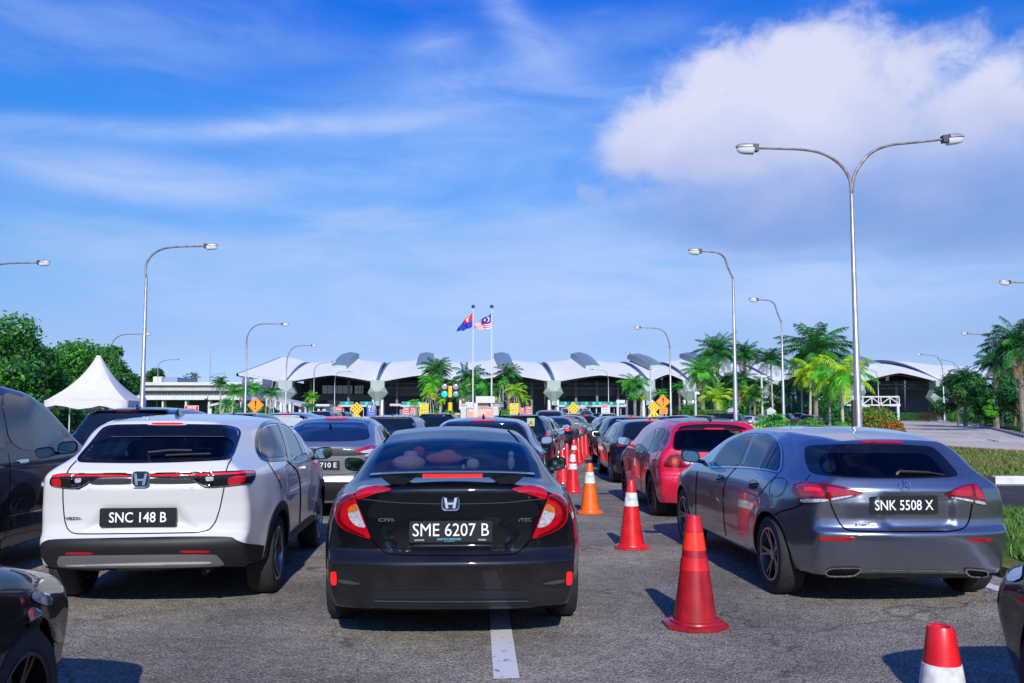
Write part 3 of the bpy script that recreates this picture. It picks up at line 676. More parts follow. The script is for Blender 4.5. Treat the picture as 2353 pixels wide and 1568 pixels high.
    lettering('KAH MOTOR', fr @ Matrix.Translation((-.20, -.052, .0035)), .06, .009, M_ptxt, o, 'plate_lettering')
    pr = c.hit((455 + 20, 770), 'pix', 0)
    for tx_, q, w_ in (('CIVIC', (490, 765), .13), ('i-VTEC', (1370, 765), .11)):
        p = c.hit(q, 'pix', .004); lettering(tx_, frame(p, (1, .08 if q[0] < 900 else -.08, 0), (0, .1, 1)), w_, .022, M_dgreyp, c.root, 'badge_lettering', .01)
    # wing on its two legs
    b = MB(); n = 28; prev = None; vs = []
    for i in range(n + 1):
        t = -1 + 2 * i / n; x = t * .535; z = 1.092 - .022 * abs(t) ** 3; ch = .17 - .05 * abs(t) ** 4; th = .030 - .018 * abs(t) ** 2
        y = -.86 + .07 * abs(t) ** 2.5
        vs += [Vector((x, y - ch / 2, z + .004)), Vector((x, y, z + .012)), Vector((x, y + ch / 2, z)), Vector((x, y, z - th * .8)), Vector((x, y - ch / 2, z - th))]
    for i in range(n):
        for j in range(5): b.f.append((i * 5 + j, (i + 1) * 5 + j, (i + 1) * 5 + (j + 1) % 5, i * 5 + (j + 1) % 5)); b.m.append(0)
    b.v = vs; b.f += [(0, 1, 2, 3, 4), tuple(n * 5 + j for j in (4, 3, 2, 1, 0))]; b.m += [0, 0]
    w = b.build('rear_wing', P_black, c.root, True, 60)
    for sx in (-1, 1):
        l = MB(); l.prism([(sx * .30, 1.02), (sx * .40, 1.02), (sx * .47, 1.075), (sx * .22, 1.075)][::sx], -.92, -.80); l.build('wing_leg', P_black, w)
    l = MB(); l.box((-.19, -.957, 1.063), (.19, -.94, 1.088)); l.build('brake_light', M_brake, w)
    mirror(c, .965, 2.02, .985, P_black, .95); mirror(c, -.965, 2.02, .985, P_black, .95)
    add_wheels(c, 'ten'); 
    # what can be seen inside
    b = MB(); b.box((-.60, -.45, .98), (.60, .30, 1.01)); b.build('parcel_shelf', M_dark, c.root)
    for sx in (-1, 1):
        b = MB(); b.lathe([(.001, 0), (.10, .01), (.13, .06), (.12, .13), (.07, .16), (.001, .165)], 16, 0, Matrix.Translation((sx * .36, 1.25, 1.06)) @ Matrix.Scale(.55, 4, (0, 1, 0))); b.build('headrest', M_dark, c.root, True)
        b = MB(); b.box((sx * .37 - .24, 1.2, .4), (sx * .37 + .24, 1.34, 1.06)); b.build('seat_back', M_dark, c.root)
        b = MB(); b.lathe([(.001, 0), (.09, .01), (.11, .04), (.10, .08), (.06, .10), (.001, .105)], 16, 0, Matrix.Translation((sx * .36, .35, 1.03)) @ Matrix.Scale(.5, 4, (0, 1, 0))); b.build('headrest', M_dark, c.root, True)
    b = MB(); b.box((-.12, 2.0, 1.215), (.12, 2.02, 1.26)); b.build('inner_mirror', M_dark, c.root)
    b = MB(); b.box((-.72, 2.2, .3), (.72, 2.75, .93)); b.build('dashboard', M_dark, c.root)
    # plush toys on the shelf: things of their own
    def toy(name, parts, label):
        r_ = empty(name, c.M @ Vector((parts[0][1][0], parts[0][1][1], 1.01)), -R(-3.1), label, 'plush toy', 'plush toys on the parcel shelf')
        base = Vector((parts[0][1][0], parts[0][1][1], 1.01))
        for pn, p, rad_, m in parts:
            b = MB(); n = 16; prof = [(math.sin(math.pi * i / 12) + 1e-4, -math.cos(math.pi * i / 12)) for i in range(13)]
            b.lathe(prof, 20, 0, Matrix.Translation(Vector(p) - base) @ Matrix.Diagonal((rad_[0], rad_[1], rad_[2], 1))); b.build(pn, m, r_, True)
    peach = mat('plush_peach', (.85, .52, .40), .95, noise=.12, nscale=30); pink = mat('plush_pink', (.80, .22, .26), .95, noise=.12, nscale=30); rose = mat('plush_rose', (.6, .07, .12), .95)
    cream = mat('plush_cream', (.75, .68, .48), .95, noise=.1); dk = mat('plush_dark', (.03, .03, .035), .95); mint = mat('plush_mint', (.45, .62, .55), .95)
    toy('plush_toy', [('body', (-.335, 0.000, 1.105), (.125, .12, .062), peach), ('head', (-.325, 0.100, 1.165), (.055, .05, .03), peach), ('cap', (-.27, 0.170, 1.185), (.045, .05, .04), rose), ('eye', (-.44, -0.070, 1.11), (.006, .006, .008), dk)], 'peach coloured round plush toy on the left of the black sedan parcel shelf')
    toy('plush_toy', [('body', (-.075, 0.200, 1.125), (.15, .12, .052), pink), ('head', (-.05, 0.270, 1.165), (.06, .05, .03), pink)], 'pink plush toy lying on the shelf beside the peach one')
    toy('plush_toy', [('body', (.14, 0.020, 1.095), (.05, .06, .045), cream), ('ear', (.07, 0.000, 1.075), (.012, .02, .02), cream)], 'cream plush toy in the middle of the dark ones on the shelf')
    toy('plush_toy', [('body', (.24, 0.200, 1.10), (.15, .12, .055), dk), ('head', (.20, 0.300, 1.15), (.07, .06, .05), dk), ('muzzle', (.32, 0.060, 1.08), (.03, .03, .03), dk)], 'large dark plush toy behind the cream one on the shelf')
    toy('plush_toy', [('body', (.43, 0.100, 1.10), (.028, .03, .055), mint), ('head', (.43, 0.100, 1.165), (.022, .024, .024), cream)], 'small pale green plush figure at the right end of the shelf')
    return c

def vezel():
    rec = [(-.42, .60), (-.27, .80), (.27, .80), (.42, .60)]
    def disp(x, z): return .035 * sstep(-poly_sd(x, z, rec), -.01, .07) * (z < .9) + .012 * sstep(z, .93, .94) * sstep(1.03 - z, 0, .01) * (np.abs(x) < .5)
    sp = dict(wb=2.58, W=[(.2, .80), (.33, .86), (.5, .87), (.75, .875), (.95, .862), (1.06, .845), (1.15, .80), (1.28, .735), (1.42, .655), (1.5, .58)],
        R=[(.22, -.72), (.33, -.80), (.42, -.86), (.50, -.895), (.55, -.89), (.58, -.845), (.66, -.835), (.80, -.85), (.92, -.875), (1.00, -.885), (1.045, -.865), (1.10, -.80), (1.20, -.66), (1.30, -.52), (1.39, -.42), (1.415, -.42), (1.44, -.30), (1.5, .3)],
        T=[(-.8, 1.39), (-.42, 1.422), (0, 1.45), (.5, 1.468), (.9, 1.47), (1.4, 1.455), (1.8, 1.40), (2.05, 1.31), (2.65, 1.03), (2.9, .98), (3.3, .93), (3.5, .82)],
        F=[(.2, 3.3), (.6, 3.45), (.9, 3.36)], I=[(-1, .16), (-.7, .115), (-.4, .05), (-.1, .01), (.3, 0), (2.8, 0), (3.1, .04), (3.5, .16)],
        GI=[(-.8, .16), (-.4, .13), (0, .06), (.5, .01), (1.8, 0), (2.6, .06)], belt=1.04, pc=.14, pe=2.6, crown=.045, k1=.11, k2=.04, sr=.007, st=.06, zb=.31, disp=disp, ra=.365, tx=.868, fl=.014)
    a, b_ = G(166.7, 1366.7), G(614, 1356)
    c = Car('crossover_car', sp, (a + b_) / 2, -4.6, P_white, 'pearl white crossover with full width red light strip, left of the black sedan', 'car', res=.022)
    set_crop(c, 78.43, 901.9, .3151)
    M_tg = glassy('privacy_glass', (.26, .31, .36), 1.0)
    gl = [(560, 246), (820, 241), (1100, 241), (1400, 247), (1500, 275), (1472, 360), (1435, 465), (1395, 483), (1000, 500), (700, 505), (345, 500), (318, 487), (420, 370), (500, 270)]
    g = c.decal('rear_window', gl, M_tg, off=.004, step=16, hole=14, thick=False); c.stroke('window_seal', gl, 22, M_frit, off=.006, closed=True, seg=110, parent=g)
    c.decal('painted_spoiler_shadow', [(550, 250), (820, 243), (1100, 243), (1400, 249), (1495, 276), (1455, 385), (1430, 350), (1385, 327), (1000, 326), (565, 328), (420, 385), (505, 275)], M_frit, off=.010, step=12, parent=g)  # black band painted on the glass for the spoiler's shadow
    c.stroke('window_edge', [(565, 328), (1000, 326), (1385, 327)], 2.5, M_chrome if False else M_skid, off=.013, parent=g)
    c.decal('brake_light', [(858, 223), (1088, 223), (1086, 237), (860, 237)], M_brake, off=.012, step=5)
    c.decal('brake_light_housing', [(822, 219), (1118, 221), (1112, 241), (828, 240)], mat('satin_silver_white', (.5, .5, .5), .3), off=.008, step=6)
    strip = [(160, 588), (400, 586), (715, 586), (1385, 575), (1560, 568), (1605, 568), (1612, 590), (1600, 632), (1570, 665), (1400, 685), (1245, 696), (1215, 668), (900, 672), (700, 672), (400, 672), (340, 705), (215, 697), (115, 675), (118, 625)]
    L_ = c.decal('light_bar_housing', [(160, 588), (400, 586), (715, 584), (720, 616), (470, 618), (425, 640), (340, 705), (215, 697), (115, 675), (118, 625)], M_frit, off=.006, step=9)
    Rr = c.decal('light_bar_housing', [(835, 584), (1200, 578), (1560, 567), (1608, 569), (1612, 590), (1600, 632), (1570, 665), (1400, 685), (1245, 696), (1200, 668), (1150, 626), (840, 618)], M_frit, off=.006, step=9)
    c.decal('garnish', [(430, 624), (720, 620), (725, 668), (400, 672)], M_skidd, off=.003, step=9); c.decal('garnish', [(832, 620), (1150, 622), (1205, 662), (830, 666)], M_skidd, off=.003, step=9)
    c.decal('light_strip', [(135, 603), (165, 594), (715, 596), (716, 612), (225, 610), (140, 616)], M_redon, off=.011, step=7, parent=L_)
    c.decal('light_strip', [(838, 592), (1380, 586), (1540, 577), (1600, 578), (1590, 588), (1384, 600), (840, 611)], M_redon, off=.011, step=7, parent=Rr)
    c.decal('tail_light', [(133, 625), (205, 625), (203, 688), (150, 678), (135, 660)], M_red, off=.012, step=6, parent=L_)
    c.decal('tail_light', [(1412, 618), (1480, 606), (1540, 604), (1535, 640), (1500, 662), (1412, 674)], M_red, off=.012, step=6, parent=Rr)
    c.decal('reversing_lens', [(302, 625), (352, 622), (345, 652), (305, 655)], M_white, off=.012, step=6, parent=L_); c.decal('reversing_lens', [(1248, 613), (1305, 610), (1308, 640), (1252, 642)], M_white, off=.012, step=6, parent=Rr)
    c.stroke('lamp_trim', [(130, 676), (215, 690), (335, 697), (412, 640)], 4, M_skid, off=.012, parent=L_); c.stroke('lamp_trim', [(1160, 632), (1248, 688), (1400, 677), (1560, 660)], 4, M_skid, off=.012, parent=Rr)
    badge_h(c, (778, 632), .13, .12)
    c.stroke('tailgate_gap', [(310, 495), (262, 545), (238, 590), (210, 700), (212, 800), (222, 920), (240, 985), (275, 1020), (330, 1030), (900, 1024), (1200, 1018), (1275, 1000), (1320, 945), (1352, 850), (1385, 690), (1396, 580), (1415, 520), (1440, 480)], 8, M_seam, off=.003, seg=90)
    pl, fr = plate(c, (768, 903), .55, .135, 'SNC 148 B', .41, .075, 0, yoff=-.012, bold=.008)
    p = c.hit((290, 915), 'pix', .004); lettering('VEZEL', frame(p, (1, -.12, 0), (0, .05, 1)), .13, .02, M_dgreyp, c.root, 'badge_lettering', .02)
    bump = [(48, 1100), (100, 1070), (500, 1062), (1050, 1050), (1435, 1050), (1480, 1075), (1540, 1098), (1690, 1112), (1690, 1160), (1640, 1245), (1560, 1262), (1350, 1262), (800, 1290), (500, 1295), (170, 1275), (100, 1262), (48, 1175)]
    bu = c.decal('rear_bumper', bump, M_plastic, off=.006, step=20)
    sk = c.decal('skid_plate', [(190, 1184), (240, 1180), (1320, 1168), (1350, 1195), (1392, 1245), (1340, 1258), (800, 1268), (185, 1268), (172, 1225)], M_skid, off=.014, step=14, parent=bu)
    c.decal('skid_edge', [(235, 1248), (800, 1228), (1300, 1222), (1290, 1238), (800, 1248), (240, 1256)], mat('bright_trim', (.75, .75, .76), .3, .3), off=.018, step=9, parent=bu)
    c.decal('reflector', rect(235, 1156, 434, 1174), M_red, off=.012, step=8, parent=bu); c.decal('reflector', rect(1068, 1143, 1278, 1162), M_red, off=.012, step=8, parent=bu)
    # wiper
    p0, p1, p2, p3 = [c.hit(q, 'pix', .03) for q in ((840, 490), (835, 458), (1150, 443), (1290, 466))]; b = MB()
    b.tube([c.hit((840, 492), 'pix', 0), p0, p1, c.hit((1000, 445), 'pix', .035), p2], .010, 6); b.tube([c.hit((960, 468), 'pix', .015), c.hit((1130, 462), 'pix', .018), p3], .008, 6); b.build('wiper', M_dark, c.root, True)
    # side glass in a black surround
    sur = [(1622, 420), (1620, 340), (1640, 270), (1665, 232), (1720, 211), (1790, 209), (1850, 232), (1900, 285), (1945, 370), (1980, 470), (1900, 477), (1700, 492), (1655, 475)]
    so = c.stroke('window_surround', sur, 26, M_frit, off=.005, closed=True, seg=120)
    for q in range(1): pass
    c.decal('side_window', [(1640, 400), (1640, 330), (1655, 275), (1700, 245), (1765, 232), (1790, 290), (1825, 390), (1842, 462), (1760, 470), (1702, 477), (1655, 458)], M_tint, off=.006, step=9, parent=so)
    c.decal('side_window', [(1790, 237), (1835, 252), (1885, 300), (1925, 375), (1955, 462), (1870, 466), (1850, 400), (1822, 320)], M_tint, off=.006, step=9, parent=so); c.stroke('door_frame', [(1778, 215), (1812, 300), (1838, 390), (1856, 475)], 22, M_frit, off=.008, parent=so)
    c.stroke('door_gap', [(1842, 470), (1845, 500), (1915, 560), (1938, 640), (1942, 780), (1935, 950)], 7, M_seam, off=.003); c.stroke('door_gap', [(1690, 490), (1750, 580), (1795, 660), (1800, 700)], 5, M_seam, off=.003)
    c.decal('door_handle', rrect(1.25, .93, 1.47, .955, .01), P_white, 'right', .03, .02); c.decal('door_handle', rrect(1.25, .93, 1.47, .955, .01), P_white, 'left', .03, .02)
    for sd_ in ('right', 'left'):
        for yw in (0, 2.58):
            n = 40; ro = [(yw + .435 * math.cos(t), .31 + .435 * math.sin(t)) for t in [R(-5 + 190 * i / n) for i in range(n + 1)]]
            ri = [(yw + .367 * math.cos(t), .31 + .367 * math.sin(t)) for t in [R(-5 + 190 * i / n) for i in range(n + 1)]]
            c.decal('wheel_arch', ro + ri[::-1], M_plastic, sd_, .012, .03, rnd=False)
        c.decal('sill', [(.40, .28), (2.2, .28), (2.15, .42), (.45, .42)], M_plastic, sd_, .008, .04)
    ws = [(-.56, 1.08), (.56, 1.08), (.48, 1.36), (-.48, 1.36)]; c.decal('windscreen', ws, MATS['windscreen_glass'], 'front', .004, .06, thick=False, rnd=False, hole=.01); c.make_body(); cabin(c, .25, 1.15, 1.10)
    mirror(c, .97, 1.95, 1.055, M_frit, .95); mirror(c, -.97, 1.95, 1.055, M_frit, .95)
    fin(c, 0.0, .1, P_white, 1.0)
    for q in (((1400, 248), (1460, 200), (1240, 160)),): pass
    b = MB(); p = c.hit((1230, 1262), 'pix', 0); b.tube([(p.x, -.70, .295), (p.x, -.3, .30)], .032, 14, cap=False); b.tube([(p.x, -.64, .295), (p.x, -.3, .30)], .029, 14); b.build('exhaust_pipe', M_skidd, c.root, True)
    add_wheels(c, 'five')
    return c

def aclass():
    rec = [(-.26, .655), (-.26, .84), (.26, .84), (.26, .655), (.20, .62), (-.20, .62)]
    def disp(x, z): return .03 * sstep(-poly_sd(x, z, rec), -.045, .02) * (z < .9)
    sp = dict(wb=2.82, W=[(.2, .82), (.3, .87), (.45, .89), (.65, .892), (.80, .88), (.92, .85), (1.0, .80), (1.1, .735), (1.2, .665), (1.3, .58), (1.4, .5)],
        R=[(.22, -.70), (.28, -.76), (.40, -.80), (.52, -.835), (.585, -.845), (.61, -.80), (.68, -.79), (.80, -.80), (.90, -.79), (.98, -.74), (1.06, -.64), (1.15, -.52), (1.235, -.42), (1.25, -.43), (1.28, -.30), (1.35, .3)],
        T=[(-.8, 1.22), (-.42, 1.26), (0, 1.315), (.5, 1.355), (1.0, 1.365), (1.5, 1.35), (1.9, 1.29), (2.15, 1.21), (2.8, .95), (3.1, .90), (3.5, .80), (3.7, .70)],
        F=[(.2, 3.45), (.6, 3.6), (.8, 3.5)], I=[(-1, .20), (-.7, .145), (-.4, .075), (-.1, .02), (.2, 0), (2.9, 0), (3.2, .04), (3.6, .15)],
        GI=[(-.8, .12), (-.4, .09), (0, .04), (.4, 0), (1.9, 0), (2.7, .07)], belt=.92, pc=.17, pe=2.8, crown=.045, k1=.10, k2=.045, sr=.009, st=.07, zb=.22, disp=disp, ra=.352, tx=.885, fl=.012, rim=M_rimt)
    a, b_ = G(1779, 1357), G(2223, 1358)
    c = Car('hatchback_car', sp, (a + b_) / 2 + Vector((.02, 0, 0)), -3.6, P_grey, 'dark silver hatchback with chrome window line and twin tailpipes, right foreground', 'car', res=.022)
    set_crop(c, 1529.3, 941.1, .33663)
    M_tg = glassy('privacy_glass_dark', (.16, .20, .25), 1.0)
    gl = [(1050, 240), (1300, 233), (1600, 237), (1815, 250), (1880, 305), (2008, 450), (1900, 462), (1600, 470), (1250, 464), (985, 436), (950, 340), (950, 250)]
    gi = [(1075, 300), (1200, 296), (1500, 298), (1745, 298), (1815, 330), (1900, 436), (1870, 452), (1600, 460), (1300, 456), (1085, 438), (1052, 400), (1045, 340)]
    go = smooth_poly(gl, 2); gq = smooth_poly(gi, 2); k0 = min(range(len(go)), key=lambda i: (go[i][0] - gq[0][0]) ** 2 + (go[i][1] - gq[0][1]) ** 2); go = go[k0:] + go[:k0 + 1]
    g = c.decal('rear_window_surround', go + (gq + gq[:1])[::-1], M_frit, off=.004, step=14, rnd=False, thick=False)
    c.decal('rear_glass', [(a_, b2) for a_, b2 in gi], M_tg, off=.007, step=14, parent=g, hole=6, thick=False)
    if 0: c.decal('rear_glass', [(1060, 300), (1200, 296), (1500, 300), (1760, 298), (1830, 330), (1920, 440), (1880, 454), (1600, 462), (1300, 458), (1070, 438), (1040, 400), (1030, 340)], M_tint, off=.009, step=12, parent=g)
    c.decal('brake_light', [(1320, 217), (1460, 215), (1612, 220), (1610, 234), (1460, 230), (1322, 231)], M_red, off=.010, step=6)
    p = [c.hit(q, 'pix', o_) for q, o_ in (((1576, 446), 0), ((1576, 440), .012), ((1590, 432), .018), ((1790, 438), .016), ((1895, 449), .008))]; b = MB(); b.tube(p[:4], [.014, .014, .013, .010], 6); b.tube(p[3:], .007, 6); b.build('wiper', M_dark, c.root, True)
    pc_ = c.hit((1627, 522), 'pix', .006); fr = frame(pc_, (1, 0, 0), (0, .25, 1)); b = MB()
    b.tube([fr @ Vector((.042 * math.cos(t), .042 * math.sin(t), .004)) for t in [2 * math.pi * i / 24 for i in range(25)]], .0035, 6)
    for k in range(3):
        t = R(90 + 120 * k); e = Vector((.040 * math.cos(t), .040 * math.sin(t), .004)); s_ = Vector((-math.sin(t), math.cos(t), 0)) * .009
        b.add([fr @ v for v in (e, s_, -s_, Vector((0, 0, .010)))], [(0, 1, 3), (0, 3, 2)])
    b.build('badge', M_chrome, c.root)
    plate(c, (1618, 648), .53, .13, 'SNK 5508 X', .45, .075, 0, yoff=-.012, bold=.004)
    la = [(862, 525), (875, 503), (905, 492), (1000, 492), (1100, 505), (1250, 536), (1362, 572), (1260, 600), (1122, 627), (1000, 636), (930, 640), (895, 600), (868, 560)]
    lb = [(1890, 572), (1980, 532), (2078, 503), (2118, 510), (2150, 545), (2172, 600), (2180, 650), (2095, 636), (1970, 608)]
    t1 = c.decal('tail_light', la, M_redd, off=.010, step=9); t2 = c.decal('tail_light', lb, M_redd, off=.010, step=9)
    c.decal('light_element', [(900, 520), (960, 506), (1060, 520), (1078, 560), (1085, 592), (940, 596), (905, 560)], M_red, off=.014, step=8, parent=t1); c.decal('light_element', [(1095, 522), (1230, 548), (1330, 572), (1230, 582), (1118, 590)], M_red, off=.014, step=8, parent=t1)
    c.decal('light_element', [(950, 530), (1060, 538), (1066, 560), (955, 556)], M_redon, off=.017, step=8, parent=t1)
    c.decal('light_element', [(1925, 568), (2000, 540), (2070, 520), (2085, 560), (2085, 592), (1980, 584)], M_red, off=.014, step=8, parent=t2); c.decal('light_element', [(2098, 515), (2125, 530), (2155, 580), (2165, 615), (2105, 600)], M_red, off=.014, step=8, parent=t2)
    c.decal('reversing_lens', [(918, 610), (1108, 607), (1112, 625), (938, 636)], M_white, off=.014, step=7, parent=t1); c.decal('reversing_lens', [(1128, 602), (1260, 582), (1285, 586), (1130, 620)], M_white, off=.014, step=7, parent=t1)
    c.decal('reversing_lens', [(1935, 590), (2090, 614), (2092, 630), (1965, 605)], M_white, off=.014, step=7, parent=t2); c.decal('reversing_lens', [(2100, 616), (2170, 628), (2178, 648), (2102, 634)], M_white, off=.014, step=7, parent=t2)
    c.stroke('tailgate_gap', [(985, 440), (948, 490)], 4, M_seam, off=.003)
    c.stroke('tailgate_gap', [(1122, 630), (1140, 680), (1180, 765), (1215, 808), (1260, 826), (1400, 832), (1900, 832), (2000, 822), (2045, 800), (2072, 750), (2090, 640)], 9, M_seam, off=.003, seg=90)
    c.stroke('bumper_gap', [(930, 640), (880, 670), (790, 690), (745, 715)], 7, M_seam, off=.003)
    for q in ([(1036, 870), (1160, 866), (1285, 868), (1295, 880), (1270, 893), (1090, 893), (1050, 885)], [(2055, 876), (2225, 876), (2222, 895), (2085, 898), (2062, 888)]): c.decal('reflector', q, M_red, off=.006, step=8)
    for q in ([(1085, 1105), (1108, 1086), (1150, 1076), (1320, 1075), (1333, 1088), (1310, 1108), (1275, 1125), (1115, 1127)], [(2035, 1080), (2180, 1092), (2193, 1108), (2190, 1132), (2085, 1130), (2052, 1112)]):
        e = c.decal('exhaust_tip', q, M_under, off=.006, step=10); c.stroke('chrome_rim', q, 9, M_chrome, off=.014, closed=True, parent=e)
    c.stroke('chrome_strip', [(1360, 1090), (1680, 1094), (1985, 1097)], 5, M_chrome, off=.008)
    c.decal('lower_valance', [(1010, 1142), (1090, 1132), (1340, 1112), (2030, 1120), (2190, 1140), (2150, 1165), (1600, 1165), (1000, 1165)], M_plastic, off=.004, step=14)
    for tx_, q, w_ in (('A180', (1325, 788), .085),): p = c.hit(q, 'pix', .004); lettering(tx_, frame(p, (1, -.15, 0), (0, .05, 1)), w_, .024, M_chrome, c.root, 'badge_lettering', .01)
    st = c.decal('sticker', rect(1388, 772, 1437, 799), M_ptxt, off=.004, step=7); p = c.hit((1412, 786), 'pix', .007); lettering('CS', frame(p, (1, -.1, 0), (0, .05, 1)), .022, .012, mat('sticker_blue', (.1, .15, .5), .6), st, 'sticker_lettering')
    for q in (circ(1067, 915, 9), circ(1468, 911, 8), circ(1906, 912, 7), circ(826, 867, 8)): c.decal('parking_sensor', q, P_grey, off=.004, step=5)
    w1 = [(312, 383), (345, 315), (390, 255), (440, 210), (500, 182), (588, 170), (560, 240), (530, 310), (505, 380), (420, 384)]
    w2 = [(610, 172), (660, 166), (712, 178), (752, 205), (775, 250), (786, 320), (780, 380), (765, 420), (700, 402), (600, 390), (522, 384), (550, 310), (580, 240)]
    c.stroke('door_frame', [(596, 170), (560, 250), (512, 382)], 24, M_frit, off=.004)
    c.decal('side_window', w1, M_tint, off=.006, step=9); c.decal('side_window', w2, M_tint, off=.006, step=9)
    c.stroke('window_divider', [(762, 250), (715, 330), (682, 398)], 9, M_frit, off=.010)
    c.stroke('chrome_window_trim', [(300, 382), (318, 345), (370, 268), (430, 210), (500, 172), (580, 156), (650, 154), (715, 166), (762, 196), (788, 250), (796, 320), (790, 390), (768, 430), (700, 412), (600, 399), (480, 391), (380, 391), (296, 394)], 9, M_chrome, off=.010, closed=True, seg=120)
    c.stroke('door_gap', [(480, 395), (410, 470), (388, 580), (398, 780), (412, 860)], 4, M_seam, off=.003); c.stroke('door_gap', [(765, 440), (700, 500), (630, 590)], 4, M_seam, off=.003); c.stroke('door_gap', [(215, 420), (205, 520), (205, 800)], 4, M_seam, off=.003)
    c.stroke('fuel_cap', [(740, 465), (800, 462), (832, 490), (800, 570), (760, 592), (705, 580), (710, 520)], 3, M_seam, off=.003, closed=True)
    for q in (circ(368, 472, 30, 32), circ(594, 507, 36, 34)):
        h_ = c.decal('door_handle', q, M_frit, off=.003, step=9); x0, y0 = sum(a_[0] for a_ in q) / len(q), sum(a_[1] for a_ in q) / len(q); c.decal('handle_bar', [(x0 - 32, y0 - 2), (x0 + 30, y0 - 12), (x0 + 32, y0 - 4), (x0 - 28, y0 + 8)], P_grey, off=.03, step=6, parent=h_)
    c.stroke('side_sill', [(210, 822), (400, 905), (590, 985)], 12, M_plastic, off=.006)
    ws = [(-.54, 1.00), (.54, 1.00), (.44, 1.25), (-.44, 1.25)]; c.decal('windscreen', ws, MATS['windscreen_glass'], 'front', .004, .06, thick=False, rnd=False, hole=.01); c.make_body(); cabin(c, .45, 1.35, 1.03)
    mirror(c, -.97, 2.12, 1.02, M_frit, .98); mirror(c, .97, 2.12, 1.02, M_frit, .98)
    add_wheels(c, 'star')
    return c

def golf():
    sp = dict(wb=2.50, W=[(.2, .82), (.3, .86), (.5, .88), (.75, .885), (.9, .86), (1.0, .81), (1.1, .75), (1.25, .67), (1.4, .57)],
        R=[(.22, -.62), (.35, -.70), (.5, -.735), (.60, -.73), (.63, -.70), (.80, -.695), (.95, -.68), (1.0, -.66), (1.1, -.55), (1.25, -.40), (1.34, -.36), (1.37, -.28), (1.42, .3)],
        T=[(-.6, 1.35), (-.3, 1.37), (.4, 1.405), (.9, 1.41), (1.4, 1.39), (1.75, 1.31), (2.4, 1.0), (2.6, .95), (3.1, .84), (3.3, .74)], F=[(.2, 3.15), (.6, 3.28), (.8, 3.2)],
        I=[(-.8, .06), (-.5, .03), (0, 0), (2.7, 0), (3.2, .12)], GI=[(-.6, .08), (-.2, .04), (.3, 0), (1.7, 0), (2.4, .07)], belt=.95, pc=.10, pe=3, crown=.04, k1=.12, k2=.06, st=.06, zb=.2, fl=.012, rim=M_rimd)
    c = Car('hatchback_car', sp, G(1505, 1182) + Vector((.80, 0, 0)), -1.8, P_red, 'bright red hatchback with a black roof in the right lane', 'car', res=.03)
    set_crop(c, 1176.4, 925.4, .23332)
    M_tg = glassy('privacy_glass', (.26, .31, .36), 1.0)
    c.decal('rear_window', [(1600, 300), (1622, 272), (1660, 262), (1800, 256), (2100, 256), (2290, 270), (2170, 350), (2050, 440), (1990, 488), (1850, 484), (1700, 478), (1588, 466), (1580, 400)], M_tg, off=.004, step=14, hole=10, thick=False)
    c.decal('brake_light', rect(1892, 250, 2088, 264), M_redon, off=.012, step=8)
    c.decal('roof_panel', [(-.50, -.32), (.50, -.32), (.53, .6), (.48, 1.5), (-.48, 1.5), (-.53, .6)], P_black, 'top', .004, .08)
    c.decal('spoiler_trim', [(1625, 268), (1648, 236), (1720, 214), (1950, 206), (2200, 216), (2310, 250), (2296, 266), (2100, 253), (1800, 253), (1660, 258)], P_black, off=.006, step=12)
    h = c.decal('tail_light', [(1490, 630), (1498, 590), (1540, 520), (1600, 502), (1680, 508), (1755, 530), (1785, 570), (1788, 632), (1640, 634)], M_redd, off=.006, step=10)
    for q, m_ in ((circ(1597, 580, 50), M_red), (circ(1722, 582, 48), M_red)): c.decal('lamp_ring', q, m_, off=.012, step=7, parent=h)
    for q, m_ in ((circ(1597, 572, 26), M_amber), (circ(1722, 580, 24), M_white)): c.decal('lamp_lens', q, m_, off=.018, step=6, parent=h)
    c.stroke('tailgate_gap', [(1580, 470), (1635, 500), (1662, 540), (1668, 640), (1690, 760)], 3, M_seam, off=.003)
    for q in ([(1236, 490), (1262, 430), (1300, 355), (1350, 295), (1422, 250), (1395, 350), (1338, 490)], [(1346, 488), (1375, 420), (1402, 350), (1436, 254), (1520, 262), (1480, 350), (1430, 478)], [(1438, 474), (1490, 350), (1528, 266), (1545, 300), (1520, 380), (1478, 460)]): c.decal('side_window', q, M_tint, off=.006, step=10)
    c.stroke('window_trim', [(1228, 496), (1262, 410), (1320, 315), (1425, 243), (1530, 255), (1552, 300), (1520, 400), (1470, 475)], 6, M_frit, off=.004)
    c.stroke('door_gap', [(1338, 492), (1272, 560), (1262, 700), (1275, 880)], 3, M_seam, off=.003); c.stroke('door_gap', [(1440, 480), (1400, 560), (1388, 680)], 3, M_seam, off=.003)
    for q in ((1255, 560), (1385, 560)): c.decal('door_handle', rrect(q[0] - 18, q[1] - 6, q[0] + 18, q[1] + 8, 4), P_red, off=.03, step=6)
    ws = [(-.55, 1.04), (.55, 1.04), (.47, 1.30), (-.47, 1.30)]; c.decal('windscreen', ws, MATS['windscreen_glass'], 'front', .004, .06, thick=False, rnd=False, hole=.01); c.make_body(); cabin(c, .25, 1.1, 1.05)
    mirror(c, -.98, 1.78, 1.02, P_red, 1.1); mirror(c, .98, 1.78, 1.02, P_red, 1.1); fin(c, .0, -.05, M_dark, 1.1)
    add_wheels(c, 'multi', x=.87)
    return c
cars = {}
for f_ in (civic, vezel, aclass, golf): cars[f_.__name__] = f_()
